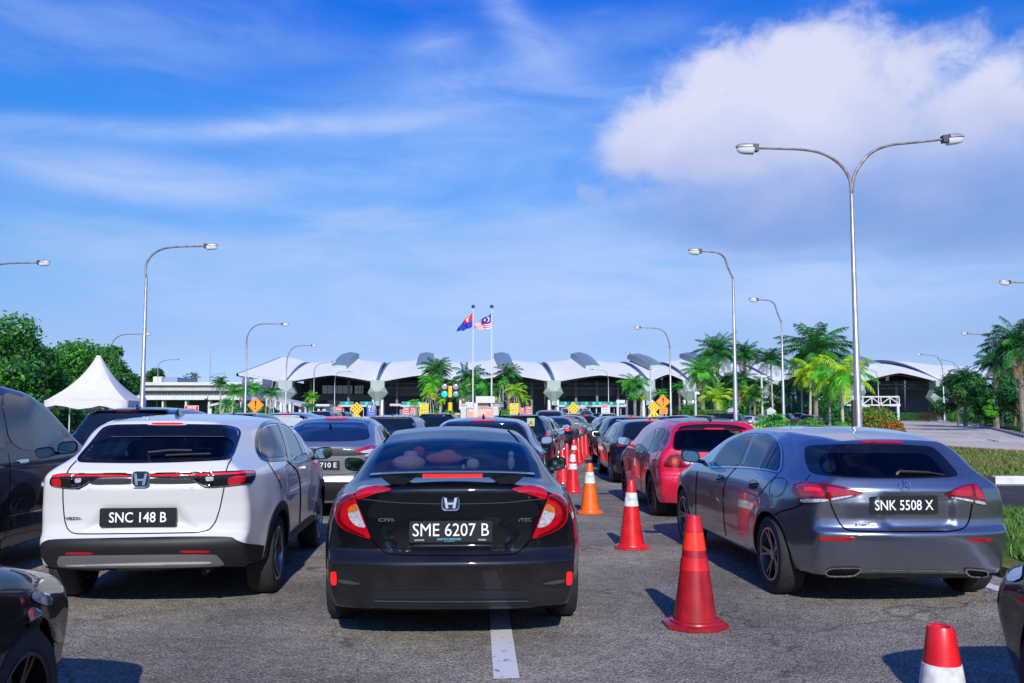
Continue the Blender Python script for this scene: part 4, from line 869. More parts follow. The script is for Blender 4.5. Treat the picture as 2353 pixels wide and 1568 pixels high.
# ------------------------------------------------------------------ ground, roads, kerbs
def ground_mat(name, cols, scales, rough=.95, bump=.5, bscale=220, patches=None, streak=None, spec=.3):
    m = bpy.data.materials.new(name); m.use_nodes = True; nt = m.node_tree; N = nt.nodes; L = nt.links; b = N['Principled BSDF']; b.inputs['Roughness'].default_value = rough
    b.inputs['Specular IOR Level'].default_value = spec
    tc = N.new('ShaderNodeTexCoord'); cur = None
    for i, ((c0, c1), sc) in enumerate(zip(cols, scales)):
        n = N.new('ShaderNodeTexNoise'); n.inputs['Scale'].default_value = sc; n.inputs['Detail'].default_value = 5; L.new(tc.outputs['Object'], n.inputs['Vector'])
        r = N.new('ShaderNodeValToRGB'); r.color_ramp.elements[0].position = .36; r.color_ramp.elements[1].position = .66
        r.color_ramp.elements[0].color = tuple(c0) + (1,); r.color_ramp.elements[1].color = tuple(c1) + (1,); L.new(n.outputs[0], r.inputs[0])
        if cur is None: cur = r.outputs[0]
        else:
            x = N.new('ShaderNodeMix'); x.data_type = 'RGBA'; x.blend_type = 'MULTIPLY'; x.inputs[0].default_value = 1.0; L.new(cur, x.inputs[6]); L.new(r.outputs[0], x.inputs[7]); cur = x.outputs[2]
    if patches:                                              # chips, oil drops and worn spots
        thr, col, sc = patches; n = N.new('ShaderNodeTexNoise'); n.inputs['Scale'].default_value = sc; n.inputs['Detail'].default_value = 8; n.inputs['Roughness'].default_value = .7; L.new(tc.outputs['Object'], n.inputs['Vector'])
        mr = N.new('ShaderNodeMapRange'); mr.inputs[1].default_value = thr; mr.inputs[2].default_value = thr + .05; L.new(n.outputs[0], mr.inputs[0])
        x = N.new('ShaderNodeMix'); x.data_type = 'RGBA'; L.new(mr.outputs[0], x.inputs[0]); L.new(cur, x.inputs[6]); x.inputs[7].default_value = tuple(col) + (1,); cur = x.outputs[2]
    if streak:                                               # hairline cracks
        wn = N.new('ShaderNodeTexNoise'); wn.inputs['Scale'].default_value = 1.3; wn.inputs['Detail'].default_value = 6; L.new(tc.outputs['Object'], wn.inputs['Vector'])
        va = N.new('ShaderNodeVectorMath'); va.operation = 'MULTIPLY_ADD'; L.new(wn.outputs['Color'], va.inputs[0]); va.inputs[1].default_value = (1.6, 1.6, 0); L.new(tc.outputs['Object'], va.inputs[2])
        vo = N.new('ShaderNodeTexVoronoi'); vo.feature = 'DISTANCE_TO_EDGE'; vo.inputs['Scale'].default_value = .33; L.new(va.outputs[0], vo.inputs['Vector'])
        mr = N.new('ShaderNodeMapRange'); mr.inputs[1].default_value = .006; mr.inputs[2].default_value = .002; L.new(vo.outputs[0], mr.inputs[0])
        mm = N.new('ShaderNodeMath'); mm.operation = 'MULTIPLY'; L.new(mr.outputs[0], mm.inputs[0]); L.new(wn.outputs[0], mm.inputs[1])
        x = N.new('ShaderNodeMix'); x.data_type = 'RGBA'; L.new(mm.outputs[0], x.inputs[0]); L.new(cur, x.inputs[6]); x.inputs[7].default_value = (.03, .028, .026, 1); cur = x.outputs[2]
    L.new(cur, b.inputs['Base Color'])
    v = N.new('ShaderNodeTexVoronoi'); v.inputs['Scale'].default_value = bscale; L.new(tc.outputs['Object'], v.inputs['Vector'])
    bp = N.new('ShaderNodeBump'); bp.inputs['Strength'].default_value = bump; bp.inputs['Distance'].default_value = .01; L.new(v.outputs['Distance'], bp.inputs['Height']); L.new(bp.outputs[0], b.inputs['Normal'])
    MATS[name] = m; return m
M_asph = ground_mat('asphalt_worn', [((.225, .202, .172), (.36, .328, .282)), ((.40, .40, .41), (1.55, 1.52, 1.45)), ((.82, .82, .82), (1.12, 1.12, 1.12)), ((.70, .70, .71), (1.14, 1.13, 1.10))], [.9, 75, 9, .3], streak=1, bump=.9, bscale=60, patches=(.66, (.05, .048, .045), 3.2))
M_asph2 = ground_mat('asphalt_new', [((.040, .040, .043), (.06, .06, .063)), ((.6, .6, .6), (1.3, 1.3, 1.3))], [1.5, 50], bump=.6, bscale=70)
M_conc = ground_mat('concrete_pavement', [((.50, .46, .39), (.62, .54, .43)), ((.85, .85, .85), (1.1, 1.1, 1.1)), ((.85, .8, .72), (1.1, 1.08, 1.05))], [.25, 20, .06], bump=.2, bscale=50)
M_grassg = ground_mat('grass_soil', [((.06, .11, .015), (.20, .20, .05)), ((.6, .6, .6), (1.4, 1.3, 1.2))], [.6, 12], bump=.8, bscale=30)
M_lawn = ground_mat('mown_lawn', [((.035, .10, .012), (.07, .17, .025)), ((.75, .75, .75), (1.2, 1.2, 1.2))], [.3, 8], bump=.8, bscale=25)
def sheet(name, poly, z, m, label=None):
    b = MB(); b.add([(p[0], p[1], z) for p in poly], [tuple(range(len(poly)))]); o = b.build(name, m); o['kind'] = 'structure'; return o
sheet('ground', [(-1500, -200), (1500, -200), (1500, 2500), (-1500, 2500)], -.012, M_lawn)
sheet('road', [(-48, -40), (70, -40), (70, 31), (17, 31.2), (16, 40), (26, 70), (36, 118), (30, 232), (-60, 232), (-40, 90), (-28, 48), (-48, 48)], -.004, M_asph)
# concrete approach road on the right with its kerb
kr = [G(2420, 1020), G(2352, 1003), G(2310, 992), G(2262, 981), G(2215, 972.5), G(2180, 967), G(2152, 963)]
kr = [Vector((p.x, p.y, 0)) for p in kr]
lf = [Vector((17.5, 26.6, 0)), Vector((18, 40, 0)), Vector((27, 62, 0)), Vector((41, 95, 0)), Vector((67, 160, 0)), Vector((97, 235, 0))]
sheet('concrete_road', [(60, 26.6)] + [(p.x, p.y) for p in kr] + [(p.x, p.y) for p in lf[::-1]], .0, M_conc)
sheet('slip_road', [(6.5, 13.7), (70, 13.7), (70, 19.1), (8.2, 19.1)], .004, M_asph2)
hd = R(-3.6); LD = Vector((math.sin(hd), math.cos(hd), 0)); LN = Vector((math.cos(hd), -math.sin(hd), 0))
def lane(x0, y): t = (y - 5.0) / LD.y; return Vector((x0, 5.0, 0)) + LD * t
M_kb = mat('kerb_black', (.02, .02, .022), .7, noise=.3); M_kw = mat('kerb_white', (.62, .62, .60), .7, noise=.15, nscale=6); M_kg = mat('kerb_concrete', (.36, .35, .32), .9, noise=.2)
def kerb(pts, w=.18, h=.13, seg=1.0, pat=(0, 1), mats=None, name='kerb', base=0.0):
    b = MB(); acc = 0; k = 0; pts = [Vector(p) for p in pts]
    for i in range(len(pts) - 1):
        a, c = pts[i], pts[i + 1]; d = (c - a); L_ = d.length; d.normalize(); n = Vector((d.y, -d.x, 0)); t = 0
        while t < L_ - .02:
            e = min(L_, t + seg); p, q = a + d * t, a + d * (e - .012); z0, z1 = base - .05, base + h
            vs = [p - n * w / 2, p + n * w / 2, q + n * w / 2, q - n * w / 2]
            vs = [v + Vector((0, 0, z0)) for v in vs] + [a_ + Vector((0, 0, z1 - .02)) for a_ in vs] + [v_ * .88 + ((p + q) / 2) * .12 + Vector((0, 0, z1)) for v_ in vs]
            b.add(vs, [(0, 1, 5, 4), (1, 2, 6, 5), (2, 3, 7, 6), (3, 0, 4, 7), (4, 5, 9, 8), (5, 6, 10, 9), (6, 7, 11, 10), (7, 4, 8, 11), (8, 9, 10, 11)], pat[k % len(pat)]); k += 1; t = e
    o = b.build(name, mats or [M_kb, M_kw]); o['kind'] = 'structure'; return o
kerb([(8.18, 19.3, 0), (40, 19.3, 0)], .2, .16, .66)
kerb([(6.9, 13.4, 0), (45, 13.4, 0)], .2, .10, 1.0, (0, 0), [M_kg])
kerb(kr, .3, .16, 1.2)
# raised turf islands
isl1 = [lane(4.62, -30), lane(4.62, 8.3), Vector((5.4, 12.2, 0)), Vector((7.0, 13.28, 0)), Vector((45, 13.28, 0)), Vector((45, -30, 0))]
isl2 = [Vector((8.4, 19.42, 0)), Vector((40, 19.42, 0)), Vector((40, 26.4, 0)), Vector((18.5, 26.4, 0)), Vector((17.2, 40, 0)), Vector((26, 62, 0)), Vector((40, 95, 0)), Vector((30, 95, 0)), Vector((13, 50, 0)), Vector((9, 28, 0))]
def slab(name, poly, h, m):
    b = MB(); n = len(poly); ar = sum(poly[i].x * poly[(i + 1) % n].y - poly[(i + 1) % n].x * poly[i].y for i in range(n)); poly = poly if ar > 0 else poly[::-1]
    b.add([(p.x, p.y, h) for p in poly] + [(p.x, p.y, -.02) for p in poly], [tuple(range(n))] + [(i, i + n, (i + 1) % n + n, (i + 1) % n)[::-1] for i in range(n)]); o = b.build(name, m); o['kind'] = 'structure'; return o
slab('grass_island', isl1, .10, M_grassg); slab('grass_island', isl2, .12, M_grassg)
slab('grass_island', [Vector(p + (0,)) for p in ((9, 78), (24, 74), (38, 100), (44, 140), (24, 140), (12, 110))], .25, M_lawn)
slab('lawn', [Vector(p + (0,)) for p in ((35.5, 60), (140, 60), (190, 260), (125, 260), (80, 165), (51, 94))], .12, M_lawn)
def blades(name, poly, z, n, h, cols, spread=.02, label=None):
    xs = [p.x for p in poly]; ys = [p.y for p in poly]; rs = np.random.RandomState(n)
    k = n * 3; px = rs.uniform(min(xs), max(xs), k); py = rs.uniform(min(ys), max(ys), k); sd_ = poly_sd(px, py, [(p.x, p.y) for p in poly]) < -.02
    px, py = px[sd_][:n], py[sd_][:n]; m = len(px); th = rs.uniform(0, 6.28, m)
    cl = .55 + .45 * np.sin(px * 1.7 + np.cos(py * 1.3) * 2) * np.cos(py * 1.1 + px * .6); hh = h * (.45 + .8 * rs.rand(m)) * (.6 + .5 * cl)
    lx, ly = rs.normal(0, .35, m) * hh, rs.normal(0, .35, m) * hh; w = .006 + .006 * rs.rand(m); w *= (1 + .08 * py)
    V = np.zeros((m, 3, 3)); V[:, 0] = np.stack([px - np.cos(th) * w, py - np.sin(th) * w, np.full(m, z)], 1); V[:, 1] = np.stack([px + np.cos(th) * w, py + np.sin(th) * w, np.full(m, z)], 1)
    V[:, 2] = np.stack([px + lx, py + ly, z + hh], 1); F_ = np.arange(m * 3).reshape(-1, 3)
    fm = np.clip((cl * 1.2 + rs.normal(0, .35, m)) * len(cols) * .55, 0, len(cols) - 1).astype(int)
    o = obj_from(name, V.reshape(-1, 3), F_, cols, None, False, fm); tag(o, label, 'grass', kind='stuff'); return o
G1 = mat('grass_green', (.045, .12, .012), .6); G2 = mat('grass_bright', (.085, .19, .02), .6); G3 = mat('grass_olive', (.14, .16, .03), .7); G4 = mat('grass_dry', (.30, .24, .10), .8)
blades('grass', [Vector((4.72, 7.9, 0))] + [Vector((4.75, 8.2, 0)), Vector((4.75, 9.0, 0)), Vector((5.5, 12.1, 0)), Vector((7.1, 13.2, 0)), Vector((11.5, 13.2, 0)), Vector((8.5, 7.0, 0)), Vector((4.9, 6.0, 0))][0:], .10, 22000, .12, [G1, G2, G2, G3], label='long green grass on the verge beside the dark silver hatchback')
blades('grass', [Vector((8.6, 19.5, 0)), Vector((22, 19.5, 0)), Vector((22, 26.3, 0)), Vector((18.5, 26.4, 0)), Vector((17.2, 38, 0)), Vector((9, 28, 0))], .12, 34000, .11, [G2, G3, G3, G4], label='rough olive and dry grass on the island behind the black and white kerb')
# painted lines (worn)
def paint_line_mat():
    m = bpy.data.materials.new('road_paint'); m.use_nodes = True; N = m.node_tree.nodes; L = m.node_tree.links; b = N['Principled BSDF']; b.inputs['Roughness'].default_value = .8
    tc = N.new('ShaderNodeTexCoord'); n = N.new('ShaderNodeTexNoise'); n.inputs['Scale'].default_value = 14; n.inputs['Detail'].default_value = 9; n.inputs['Roughness'].default_value = .7; L.new(tc.outputs['Object'], n.inputs[0])
    r = N.new('ShaderNodeValToRGB'); r.color_ramp.elements[0].position = .36; r.color_ramp.elements[1].position = .42; r.color_ramp.elements[0].color = (.11, .105, .10, 1); r.color_ramp.elements[1].color = (.62, .62, .63, 1)
    L.new(n.outputs[0], r.inputs[0]); L.new(r.outputs[0], b.inputs['Base Color']); return m
M_line = paint_line_mat()
def line_quad(b, p, q, w, z=.002):
    d = (q - p).normalized(); n = Vector((d.y, -d.x, 0)) * w / 2; b.add([(p - n) + Vector((0, 0, z)), (p + n) + Vector((0, 0, z)), (q + n) + Vector((0, 0, z)), (q - n) + Vector((0, 0, z))], [(0, 1, 2, 3)])
b = MB(); line_quad(b, Vector((-.03, 5.17, 0)), Vector((-.14, 7.95, 0)), .145)
for x0 in (-3.55, -.05):
    for k in range(1, 12): line_quad(b, lane(x0 - .02, 5.17 + k * 7.3), lane(x0 - .02, 7.95 + k * 7.3), .145)
line_quad(b, lane(4.27, -8), lane(4.27, 12), .14)
o = b.build('lane_marking', M_line); o['kind'] = 'structure'
b = MB(); line_quad(b, Vector((8, 18.8, 0)), Vector((45, 18.8, 0)), .13, .008); o = b.build('lane_marking', M_line); o['kind'] = 'structure'
b = MB()
for i in range(len(kr) - 1): line_quad(b, kr[i] + Vector((-1.1, 0, 0)), kr[i + 1] + Vector((-1.6, 0, 0)), .22, .004)
for (x0, y0), (x1, y1) in (((2222, 987), (2226, 990)), ((2235, 996), (2244, 1000)), ((2262, 1008), (2290, 1014)), ((2228, 1003), (2231, 1006))):
    line_quad(b, G(x0, y0), G(x1, y1), .3, .004)
for cx_, cy_ in ((2170, 992), (2222, 992), (2290, 1012), (2262, 1012)):      # arrows on the concrete
    p = G(cx_, cy_); d = Vector((.35, 1, 0)).normalized(); n = Vector((d.y, -d.x, 0)); line_quad(b, p, p + d * 3.0, .25, .004)
    b.add([p - n * .7 + Vector((0, 0, .004)), p + n * .7 + Vector((0, 0, .004)), p - d * 2.2 + Vector((0, 0, .004))], [(0, 1, 2)][::1])
o = b.build('lane_marking', M_line); o['kind'] = 'structure'

# ------------------------------------------------------------------ traffic cones
M_cred = mat('cone_red', (.62, .012, .018), .35, noise=.35, nscale=9, coat=.2); M_cdark = mat('cone_dark_red', (.33, .008, .014), .35, noise=.35, nscale=9, coat=.2)
M_cor = mat('cone_orange', (.85, .13, .01), .4, noise=.2, nscale=10, coat=.2); M_csl = mat('cone_orange_sleeve', (.88, .035, .012), .3, coat=.3); M_cwh = mat('cone_white_sleeve', (.68, .67, .63), .4, noise=.3, nscale=22)
M_pol = mat('police_blue_print', (.15, .35, .5), .5)
def rad_at(z, H, r0, r1): return r0 + (r1 - r0) * (z - .05) / (H - .05)
def make_cone(kind, H=.73, base=.38, r0=.148, r1=.042, label='', txt=None):
    r_ = empty('traffic_cone', (0, 0, 0), 0, label, 'traffic cone', 'traffic cones between the lanes')
    main = M_cor if kind == 'orange' else (M_cdark if kind == 'big' else M_cred)
    b = MB(); s = base / 2; c = .10 * base / .38; oc = [(s - c, -s), (s, -s + c), (s, s - c), (s - c, s), (-s + c, s), (-s, s - c), (-s, -s + c), (-s + c, -s)]
    vs = [Vector((x, y, 0)) for x, y in oc] + [Vector((x, y, .022)) for x, y in oc] + [Vector((x * .94, y * .94, .030)) for x, y in oc]
    fs = [(i + k * 8, (i + 1) % 8 + k * 8, (i + 1) % 8 + (k + 1) * 8, i + (k + 1) * 8) for k in (0, 1) for i in range(8)] + [tuple(range(16, 24))]
    b.add(vs, fs); b.lathe([(r0 + .028, .029), (r0 + .024, .042), (r0 + .006, .048), (r0 + .004, .06)], 28); b.build('base', main, r_, True, 35)
    b = MB(); prof = [(r0, .05)] + [(rad_at(z, H, r0, r1), z) for z in (.2, .4, .6, H - .01)] + [(r1 * .93, H), (r1 * .7, H - .004), (r1 * .6, H - .05)]; b.lathe(prof, 28); b.build('cone_body', main, r_, True, 50)
    bands = {'big': [(.62, .50, M_csl), (.455, .37, M_cred), (.73 - .003, .625, M_cred)], 'white': [(.60, .455, M_cwh)], 'orange': [(.60, .44, M_cwh)], 'two': [(.70, .57, M_cwh), (.53, .43, M_cwh)], 'plain': [], 'top': [(.56, .44, M_cwh)], 'bottom': [(.585, .36, M_cwh)]}[kind]
    for z1, z0, m in bands:
        z1, z0 = z1 * H / .73, z0 * H / .73
        b = MB(); b.lathe([(rad_at(z0, H, r0, r1) + .0005, z0), (rad_at(z0, H, r0, r1) + .003, z0 + .001), (rad_at(z1, H, r0, r1) + .003, z1 - .001), (rad_at(z1, H, r0, r1) + .0005, z1)], 28); sl = b.build('reflective_sleeve', m, r_, True, 50)
        if txt and m is M_cwh:
            me = text_mesh(txt[0], txt[1], txt[2], .01, 0, 'sleeve_lettering'); rr = rad_at((z0 + z1) / 2, H, r0, r1) + .004; zc = (z0 + z1) / 2 + txt[3]
            for v in me.vertices:
                a = v.co.x / rr + txt[4]; r2 = rad_at(zc + v.co.y, H, r0, r1) + .005; v.co = Vector((r2 * math.sin(a), -r2 * math.cos(a), zc + v.co.y))
            me.materials.clear(); me.materials.append(M_pol); o = bpy.data.objects.new('sleeve_lettering', me); COL.objects.link(o); o.parent = sl; txt = None
    return r_
def put(o, p, rz=0.0, label=None): o.location = (p[0], p[1], 0); o.rotation_euler = (0, 0, rz); o['label'] = label or o['label']; return o
put(make_cone('big', .76, .42, .150, .046, 'nearest whole red cone with an orange sleeve, left of the dark silver hatchback'), G(1597, 1436), R(4))
put(make_cone('white', .735, .36, .135, .040, '', ('POLIS', .13, .028, .0, .35)), G(1451, 1258), R(-3), 'red cone with a white sleeve, second from the front of the row')
put(make_cone('orange', .735, .37, .14, .040, '', ('POLIS', .10, .035, .02, .1)), G(1355, 1178), R(3), 'bright orange cone with a white sleeve beside the black sedan')
put(make_cone('two', .74, .36, .135, .040), G(1316, 1131), R(5), 'red cone with two white sleeves behind the black sedan mirror')
put(make_cone('bottom', .68, .38, .135, .048, '', ('POL', .10, .035, -.03, -.5)), (1.602, 3.46, 0), R(10), 'cone with red tip and wide white sleeve cut off at the lower right')
pl_ = make_cone('plain'); tp_ = make_cone('top')
rows = [(1293, 1112, 'red cone with a white ribbon tied on, behind the sedan wing mirror'), (1303, 1085, 'orange tinged cone just behind the one tied with a ribbon'), (1329, 1062, 'plain red cone right behind the white sleeved one'), (1337, 1053, 'plain red cone, second behind the white sleeved one'), (1345.5, 1045.5, 'plain red cone beside the brown van rear wheel'),
        (1355.5, 1039, 'tall looking plain red cone in front of the last one of the row'), (1366, 1033.5, 'last plain red cone at the far end of the row')]
for i, (x, y, l) in enumerate(rows):
    o = pl_ if i == 0 else dup(pl_); put(o, G(x, y), random.uniform(-.2, .2), l); o.rotation_euler.y = random.uniform(-.02, .02)
put(tp_, G(1318.5, 1068), .1, 'slim red cone with one white sleeve amid the plain ones')
r_ = MB(); r_.tube([(.0, -.09, .60), (.03, -.085, .56), (.05, -.09, .44), (.06, -.11, .36)], .014, 5); rb = r_.build('ribbon', M_cwh, None); rb.parent = pl_

# ------------------------------------------------------------------ other cars
def spec(kind, L=4.5, H=None, hw=.89, **kw):
    H0 = {'suv': 1.54, 'hatch': 1.40, 'sedan': 1.34, 'mpv': 1.66, 'coupe': 1.40}[kind]; H = H or H0; k = H / H0; wb = L * .60; s = L / 4.5
    if kind == 'sedan':
        z = lambda a: a * k
        T = [(-1.2, z(.97)), (-.95, z(1.0)), (-.5, z(1.02)), (-.35, z(1.04)), (.05, z(1.2)), (.4, z(1.29)), (.9, z(1.34)), (1.4, z(1.33)), (1.8, z(1.24)), (2.45, z(.97)), (2.8, z(.90)), (3.3, z(.78)), (3.5, z(.7))]
        Rr = [(.22, -.80), (.35, -.93), (.52, -.97), (.56, -.95), (.60, -.91), (.9, -.93), (z(.97), -.93), (z(1.0), -.90), (z(1.1), -.5)]; belt = z(.93)
        W = [(.2, .82), (.35, .87), (.6, .885), (.8, .87), (z(.93), .83), (z(1.03), .74), (z(1.2), .63), (z(1.33), .53)]
    elif kind in ('hatch', 'coupe'):
        z = lambda a: a * k; sl = 1.7 if kind == 'coupe' else 1.0
        T = [(-.7, z(1.33)), (-.35, z(1.36)), (.3, z(1.395)), (.9, z(1.40)), (1.4, z(1.37)), (1.75, z(1.28)), (2.45, z(.99)), (2.7, z(.93)), (3.2, z(.82)), (3.4, z(.72))]
        if kind == 'coupe': T = [(-.9, z(1.0)), (-.7, z(1.05)), (0, z(1.26)), (.5, z(1.37)), (.95, z(1.40)), (1.4, z(1.37)), (1.75, z(1.28)), (2.45, z(.99)), (2.7, z(.93)), (3.2, z(.82)), (3.4, z(.72))]
        Rr = [(.22, -.72), (.35, -.80), (.52, -.84), (.58, -.80), (.9, -.80), (z(1.0), -.76), (z(1.1), -.66), (z(1.27), -.46), (z(1.33), -.42), (z(1.36), -.34), (z(1.42), .2)]; belt = z(.94)
        if kind == 'coupe': Rr = [(.22, -.74), (.4, -.84), (.52, -.86), (.58, -.83), (.9, -.85), (z(1.0), -.84), (z(1.05), -.76), (z(1.2), -.3)]
        W = [(.2, .82), (.35, .86), (.6, .88), (.8, .875), (z(.93), .84), (z(1.03), .78), (z(1.2), .69), (z(1.36), .60)]
    elif kind == 'suv':
        z = lambda a: a * k
        T = [(-.8, z(1.47)), (-.5, z(1.50)), (.1, z(1.535)), (.9, z(1.54)), (1.4, z(1.51)), (1.8, z(1.42)), (2.4, z(1.10)), (2.65, z(1.03)), (3.2, z(.94)), (3.45, z(.82))]
        Rr = [(.26, -.76), (.38, -.86), (.56, -.89), (.62, -.85), (.95, -.85), (z(1.08), -.80), (z(1.2), -.68), (z(1.40), -.50), (z(1.46), -.52), (z(1.49), -.42), (z(1.55), .2)]; belt = z(1.04)
        W = [(.25, .83), (.4, .88), (.7, .895), (.95, .885), (z(1.05), .85), (z(1.15), .80), (z(1.35), .70), (z(1.5), .60)]
    else:
        z = lambda a: a * k
        T = [(-.9, z(1.60)), (-.6, z(1.63)), (.1, z(1.66)), (1.2, z(1.66)), (1.8, z(1.60)), (2.2, z(1.47)), (2.85, z(1.08)), (3.1, z(.98)), (3.45, z(.82))]
        Rr = [(.24, -.80), (.38, -.88), (.56, -.90), (.62, -.87), (1.0, -.87), (z(1.15), -.83), (z(1.5), -.66), (z(1.58), -.64), (z(1.62), -.52), (z(1.68), .2)]; belt = z(1.02)
        W = [(.24, .83), (.4, .88), (.7, .895), (.95, .89), (z(1.08), .86), (z(1.3), .79), (z(1.5), .72), (z(1.64), .62)]
    W = [(a, b * hw / .89) for a, b in W]; T = [(y * s if y > 0 else y, q) for y, q in T]; F_ = [(.22, 3.38 * s), (.55, 3.52 * s), (.8, 3.42 * s)]
    d = dict(wb=wb, W=W, R=Rr, T=T, F=F_, I=[(-1, .10), (-.7, .07), (-.3, .02), (0, 0), (2.7 * s, 0), (3.3 * s, .10), (3.55 * s, .18)], GI=[(-.7, .08), (-.2, .03), (.4, 0), (1.8 * s, 0), (2.5 * s, .06)],
             belt=belt, pc=.13, pe=2.8, crown=.05, k1=.11, k2=.06, sr=.02, st=.06, zb=.24 if kind in ('suv', 'mpv') else .2, fl=.012, tx=.87 * hw / .89); d.update(kw); d['kind'] = kind; d['H'] = H; d['s'] = s; d['k'] = k; d['hw'] = hw; return d
def generic(kind, rear, head, pm, label, L=4.5, H=None, hw=.89, name=None, lamp='hatch', on=True, plate_txt=None, group='cars queuing in the lanes', wheels='ten', mir=None, lampm=None, res=.045, detail=True, spoiler=False, glass=None, fin_=True, mirz=None, cat='car', fm=None, ov=None):
    sp = spec(kind, L, H, hw, **(ov or {})); rearv = Vector((rear[0], rear[1], 0)); h = R(head); pos = rearv + Vector((math.sin(h), math.cos(h), 0)) * .85
    names = {'suv': 'suv', 'hatch': 'hatchback_car', 'sedan': 'sedan_car', 'mpv': 'minivan', 'coupe': 'liftback_car'}
    c = Car(name or names[kind], sp, pos, head, pm, label, cat, group, res=res); c.make_body(); k = sp['k']; s = sp['s']; W = c.B.W; gl = glass or M_tint
    if kind in ('sedan', 'coupe'): z0, z1 = 1.07 * k, 1.265 * k
    elif kind == 'hatch': z0, z1 = 1.01 * k, 1.30 * k
    elif kind == 'suv': z0, z1 = 1.10 * k, 1.43 * k
    else: z0, z1 = 1.06 * k, 1.54 * k
    if kind == 'coupe': z1 = 1.32 * k
    w0, w1 = float(W(np.array(z0))) - .13, float(W(np.array(z1))) - .13
    gw = c.decal('rear_window', [(-w0, z0 + .01), (-w0 * .6, z0 - .015), (w0 * .6, z0 - .015), (w0, z0 + .01), ((w0 + w1) / 2 + .01, (z0 + z1) / 2), (w1, z1), (w1 * .5, z1 + .012), (-w1 * .5, z1 + .012), (-w1, z1), (-(w0 + w1) / 2 - .01, (z0 + z1) / 2)], gl, 'rear', .005, .06)
    if glass: c.stroke('window_seal', [(-w0 - .0, z0), (w0, z0), (w1, z1), (-w1, z1)], .07, M_frit, 'rear', .008, closed=True, parent=gw)
    # side glass
    H_ = sp['H']; rt = {'sedan': (.05, .55), 'coupe': (.1, .6), 'hatch': (-.05, .5), 'suv': (-.25, .5), 'mpv': (-.35, .55)}[kind]
    zb_ = sp['belt'] + .03; zt_ = H_ - .12 * k - (.02 if kind != 'mpv' else .0)
    for sd_ in ('left', 'right'):
        c.decal('side_window', [(rt[0], zb_ + .02), (rt[1] - .03, zb_), (rt[1] - .03, zt_), (rt[0] + .32, zt_ - .03), (rt[0] + .10, zb_ + (zt_ - zb_) * .5)], M_tint, sd_, .005, .07)
        c.decal('side_window', [(rt[1] + .02, zb_), (1.25 * s, zb_ - .01), (1.25 * s, zt_), (rt[1] + .02, zt_)], M_tint, sd_, .005, .08)
        fwin = 1.32 * s; tip = (2.25 if kind != 'mpv' else 2.6) * s; c.decal('side_window', [(fwin, zb_ - .01), (tip, zb_ - .02), (fwin + (tip - fwin) * .45, zt_ - .03), (fwin, zt_)], M_tint, sd_, .005, .08)
        if detail:
            c.stroke('door_gap', [(1.28 * s, zb_ - .02), (1.28 * s, .35)], .008, M_seam, sd_, .003, seg=20); c.stroke('door_gap', [(rt[1], zb_ - .02), (rt[1] + .02, .65), (rt[1] - .1, .55)], .008, M_seam, sd_, .003, seg=20)
            for yy in (rt[1] + .12, 1.4 * s): c.decal('door_handle', rrect(yy, zb_ - .12, yy + .18, zb_ - .09, .01), M_chrome if kind == 'mpv' else pm, sd_, .025, .03)
            n = 24
            if kind == 'suv':
                for yw in (0, sp['wb']):
                    ro = [(yw + .41 * math.cos(t), .31 + .41 * math.sin(t)) for t in [R(180 * i / n) for i in range(n + 1)]]; ri = [(yw + .36 * math.cos(t), .31 + .36 * math.sin(t)) for t in [R(180 * i / n) for i in range(n + 1)]]
                    c.decal('wheel_arch', ro + ri[::-1], M_plastic, sd_, .01, .05, rnd=False)
    # tail lamps
    lm = lampm or (M_redon if on else M_red)
    for sx in (-1, 1):
        wl = float(W(np.array(.9))) - .06
        if lamp == 'hatch': P_ = [(wl, .98 * k), (wl - .18, .97 * k), (wl - .42, .90 * k), (wl - .20, .83 * k), (wl, .80 * k)]
        elif lamp == 'tall': P_ = [(wl - .02, 1.22 * k), (wl - .11, 1.2 * k), (wl - .13, .95 * k), (wl - .10, .84 * k), (wl, .85 * k)]
        elif lamp == 'boomer': P_ = [(wl, .98 * k), (wl - .10, 1.0 * k), (wl - .34, .94 * k), (wl - .30, .90 * k), (wl - .12, .90 * k), (wl - .10, .78 * k), (wl, .80 * k)]
        else: P_ = [(wl, .86 * k), (wl - .12, .90 * k), (wl - .40, .87 * k), (wl - .36, .77 * k), (wl - .05, .74 * k)]
        t = c.decal('tail_light', [(sx * x, z) for x, z in P_], M_red, 'rear', .010, .04)
        cx_, cz_ = sum(p[0] for p in P_) / len(P_), sum(p[1] for p in P_) / len(P_)
        if on: c.decal('light_element', [(sx * (cx_ + (x - cx_) * .6), cz_ + (z - cz_) * .5) for x, z in P_], lm, 'rear', .014, .04, parent=t)
        if detail: c.decal('reversing_lens', [(sx * (cx_ + a), cz_ + q) for a, q in ((-.06, -.05), (.04, -.05), (.03, -.02), (-.05, -.02))], M_white, 'rear', .016, .03, parent=t)
        c.decal('reflector', [(sx * .42, .44), (sx * .60, .44), (sx * .60, .475), (sx * .42, .475)], M_red, 'rear', .006, .05)
    if kind != 'sedan': c.decal('brake_light', rect(-.17, z1 + .035, .17, z1 + .06), M_brake if on else M_red, 'rear', .012, .04)
    else: c.decal('brake_light', rect(-.13, z0 - .005, .13, z0 + .012), M_brake if on else M_red, 'rear', .012, .04)
    if detail:
        c.stroke('tailgate_gap', [(-.62, .95), (-.58, .62), (.58, .62), (.62, .95)], .008, M_seam, 'rear', .003)
        c.decal('lower_bumper', [(-.78, .26), (.78, .26), (.72, .38), (-.72, .38)], M_plastic, 'rear', .005, .06)
    if spoiler:
        b = MB(); zz = z1 + .05; yb = float(c.hit((0, zz), 'rear', 0).y); b.box((-w1 + .0, yb - .10, zz), (w1 - .0, yb + .14, zz + .022)); b.build('rear_spoiler', pm, c.root)
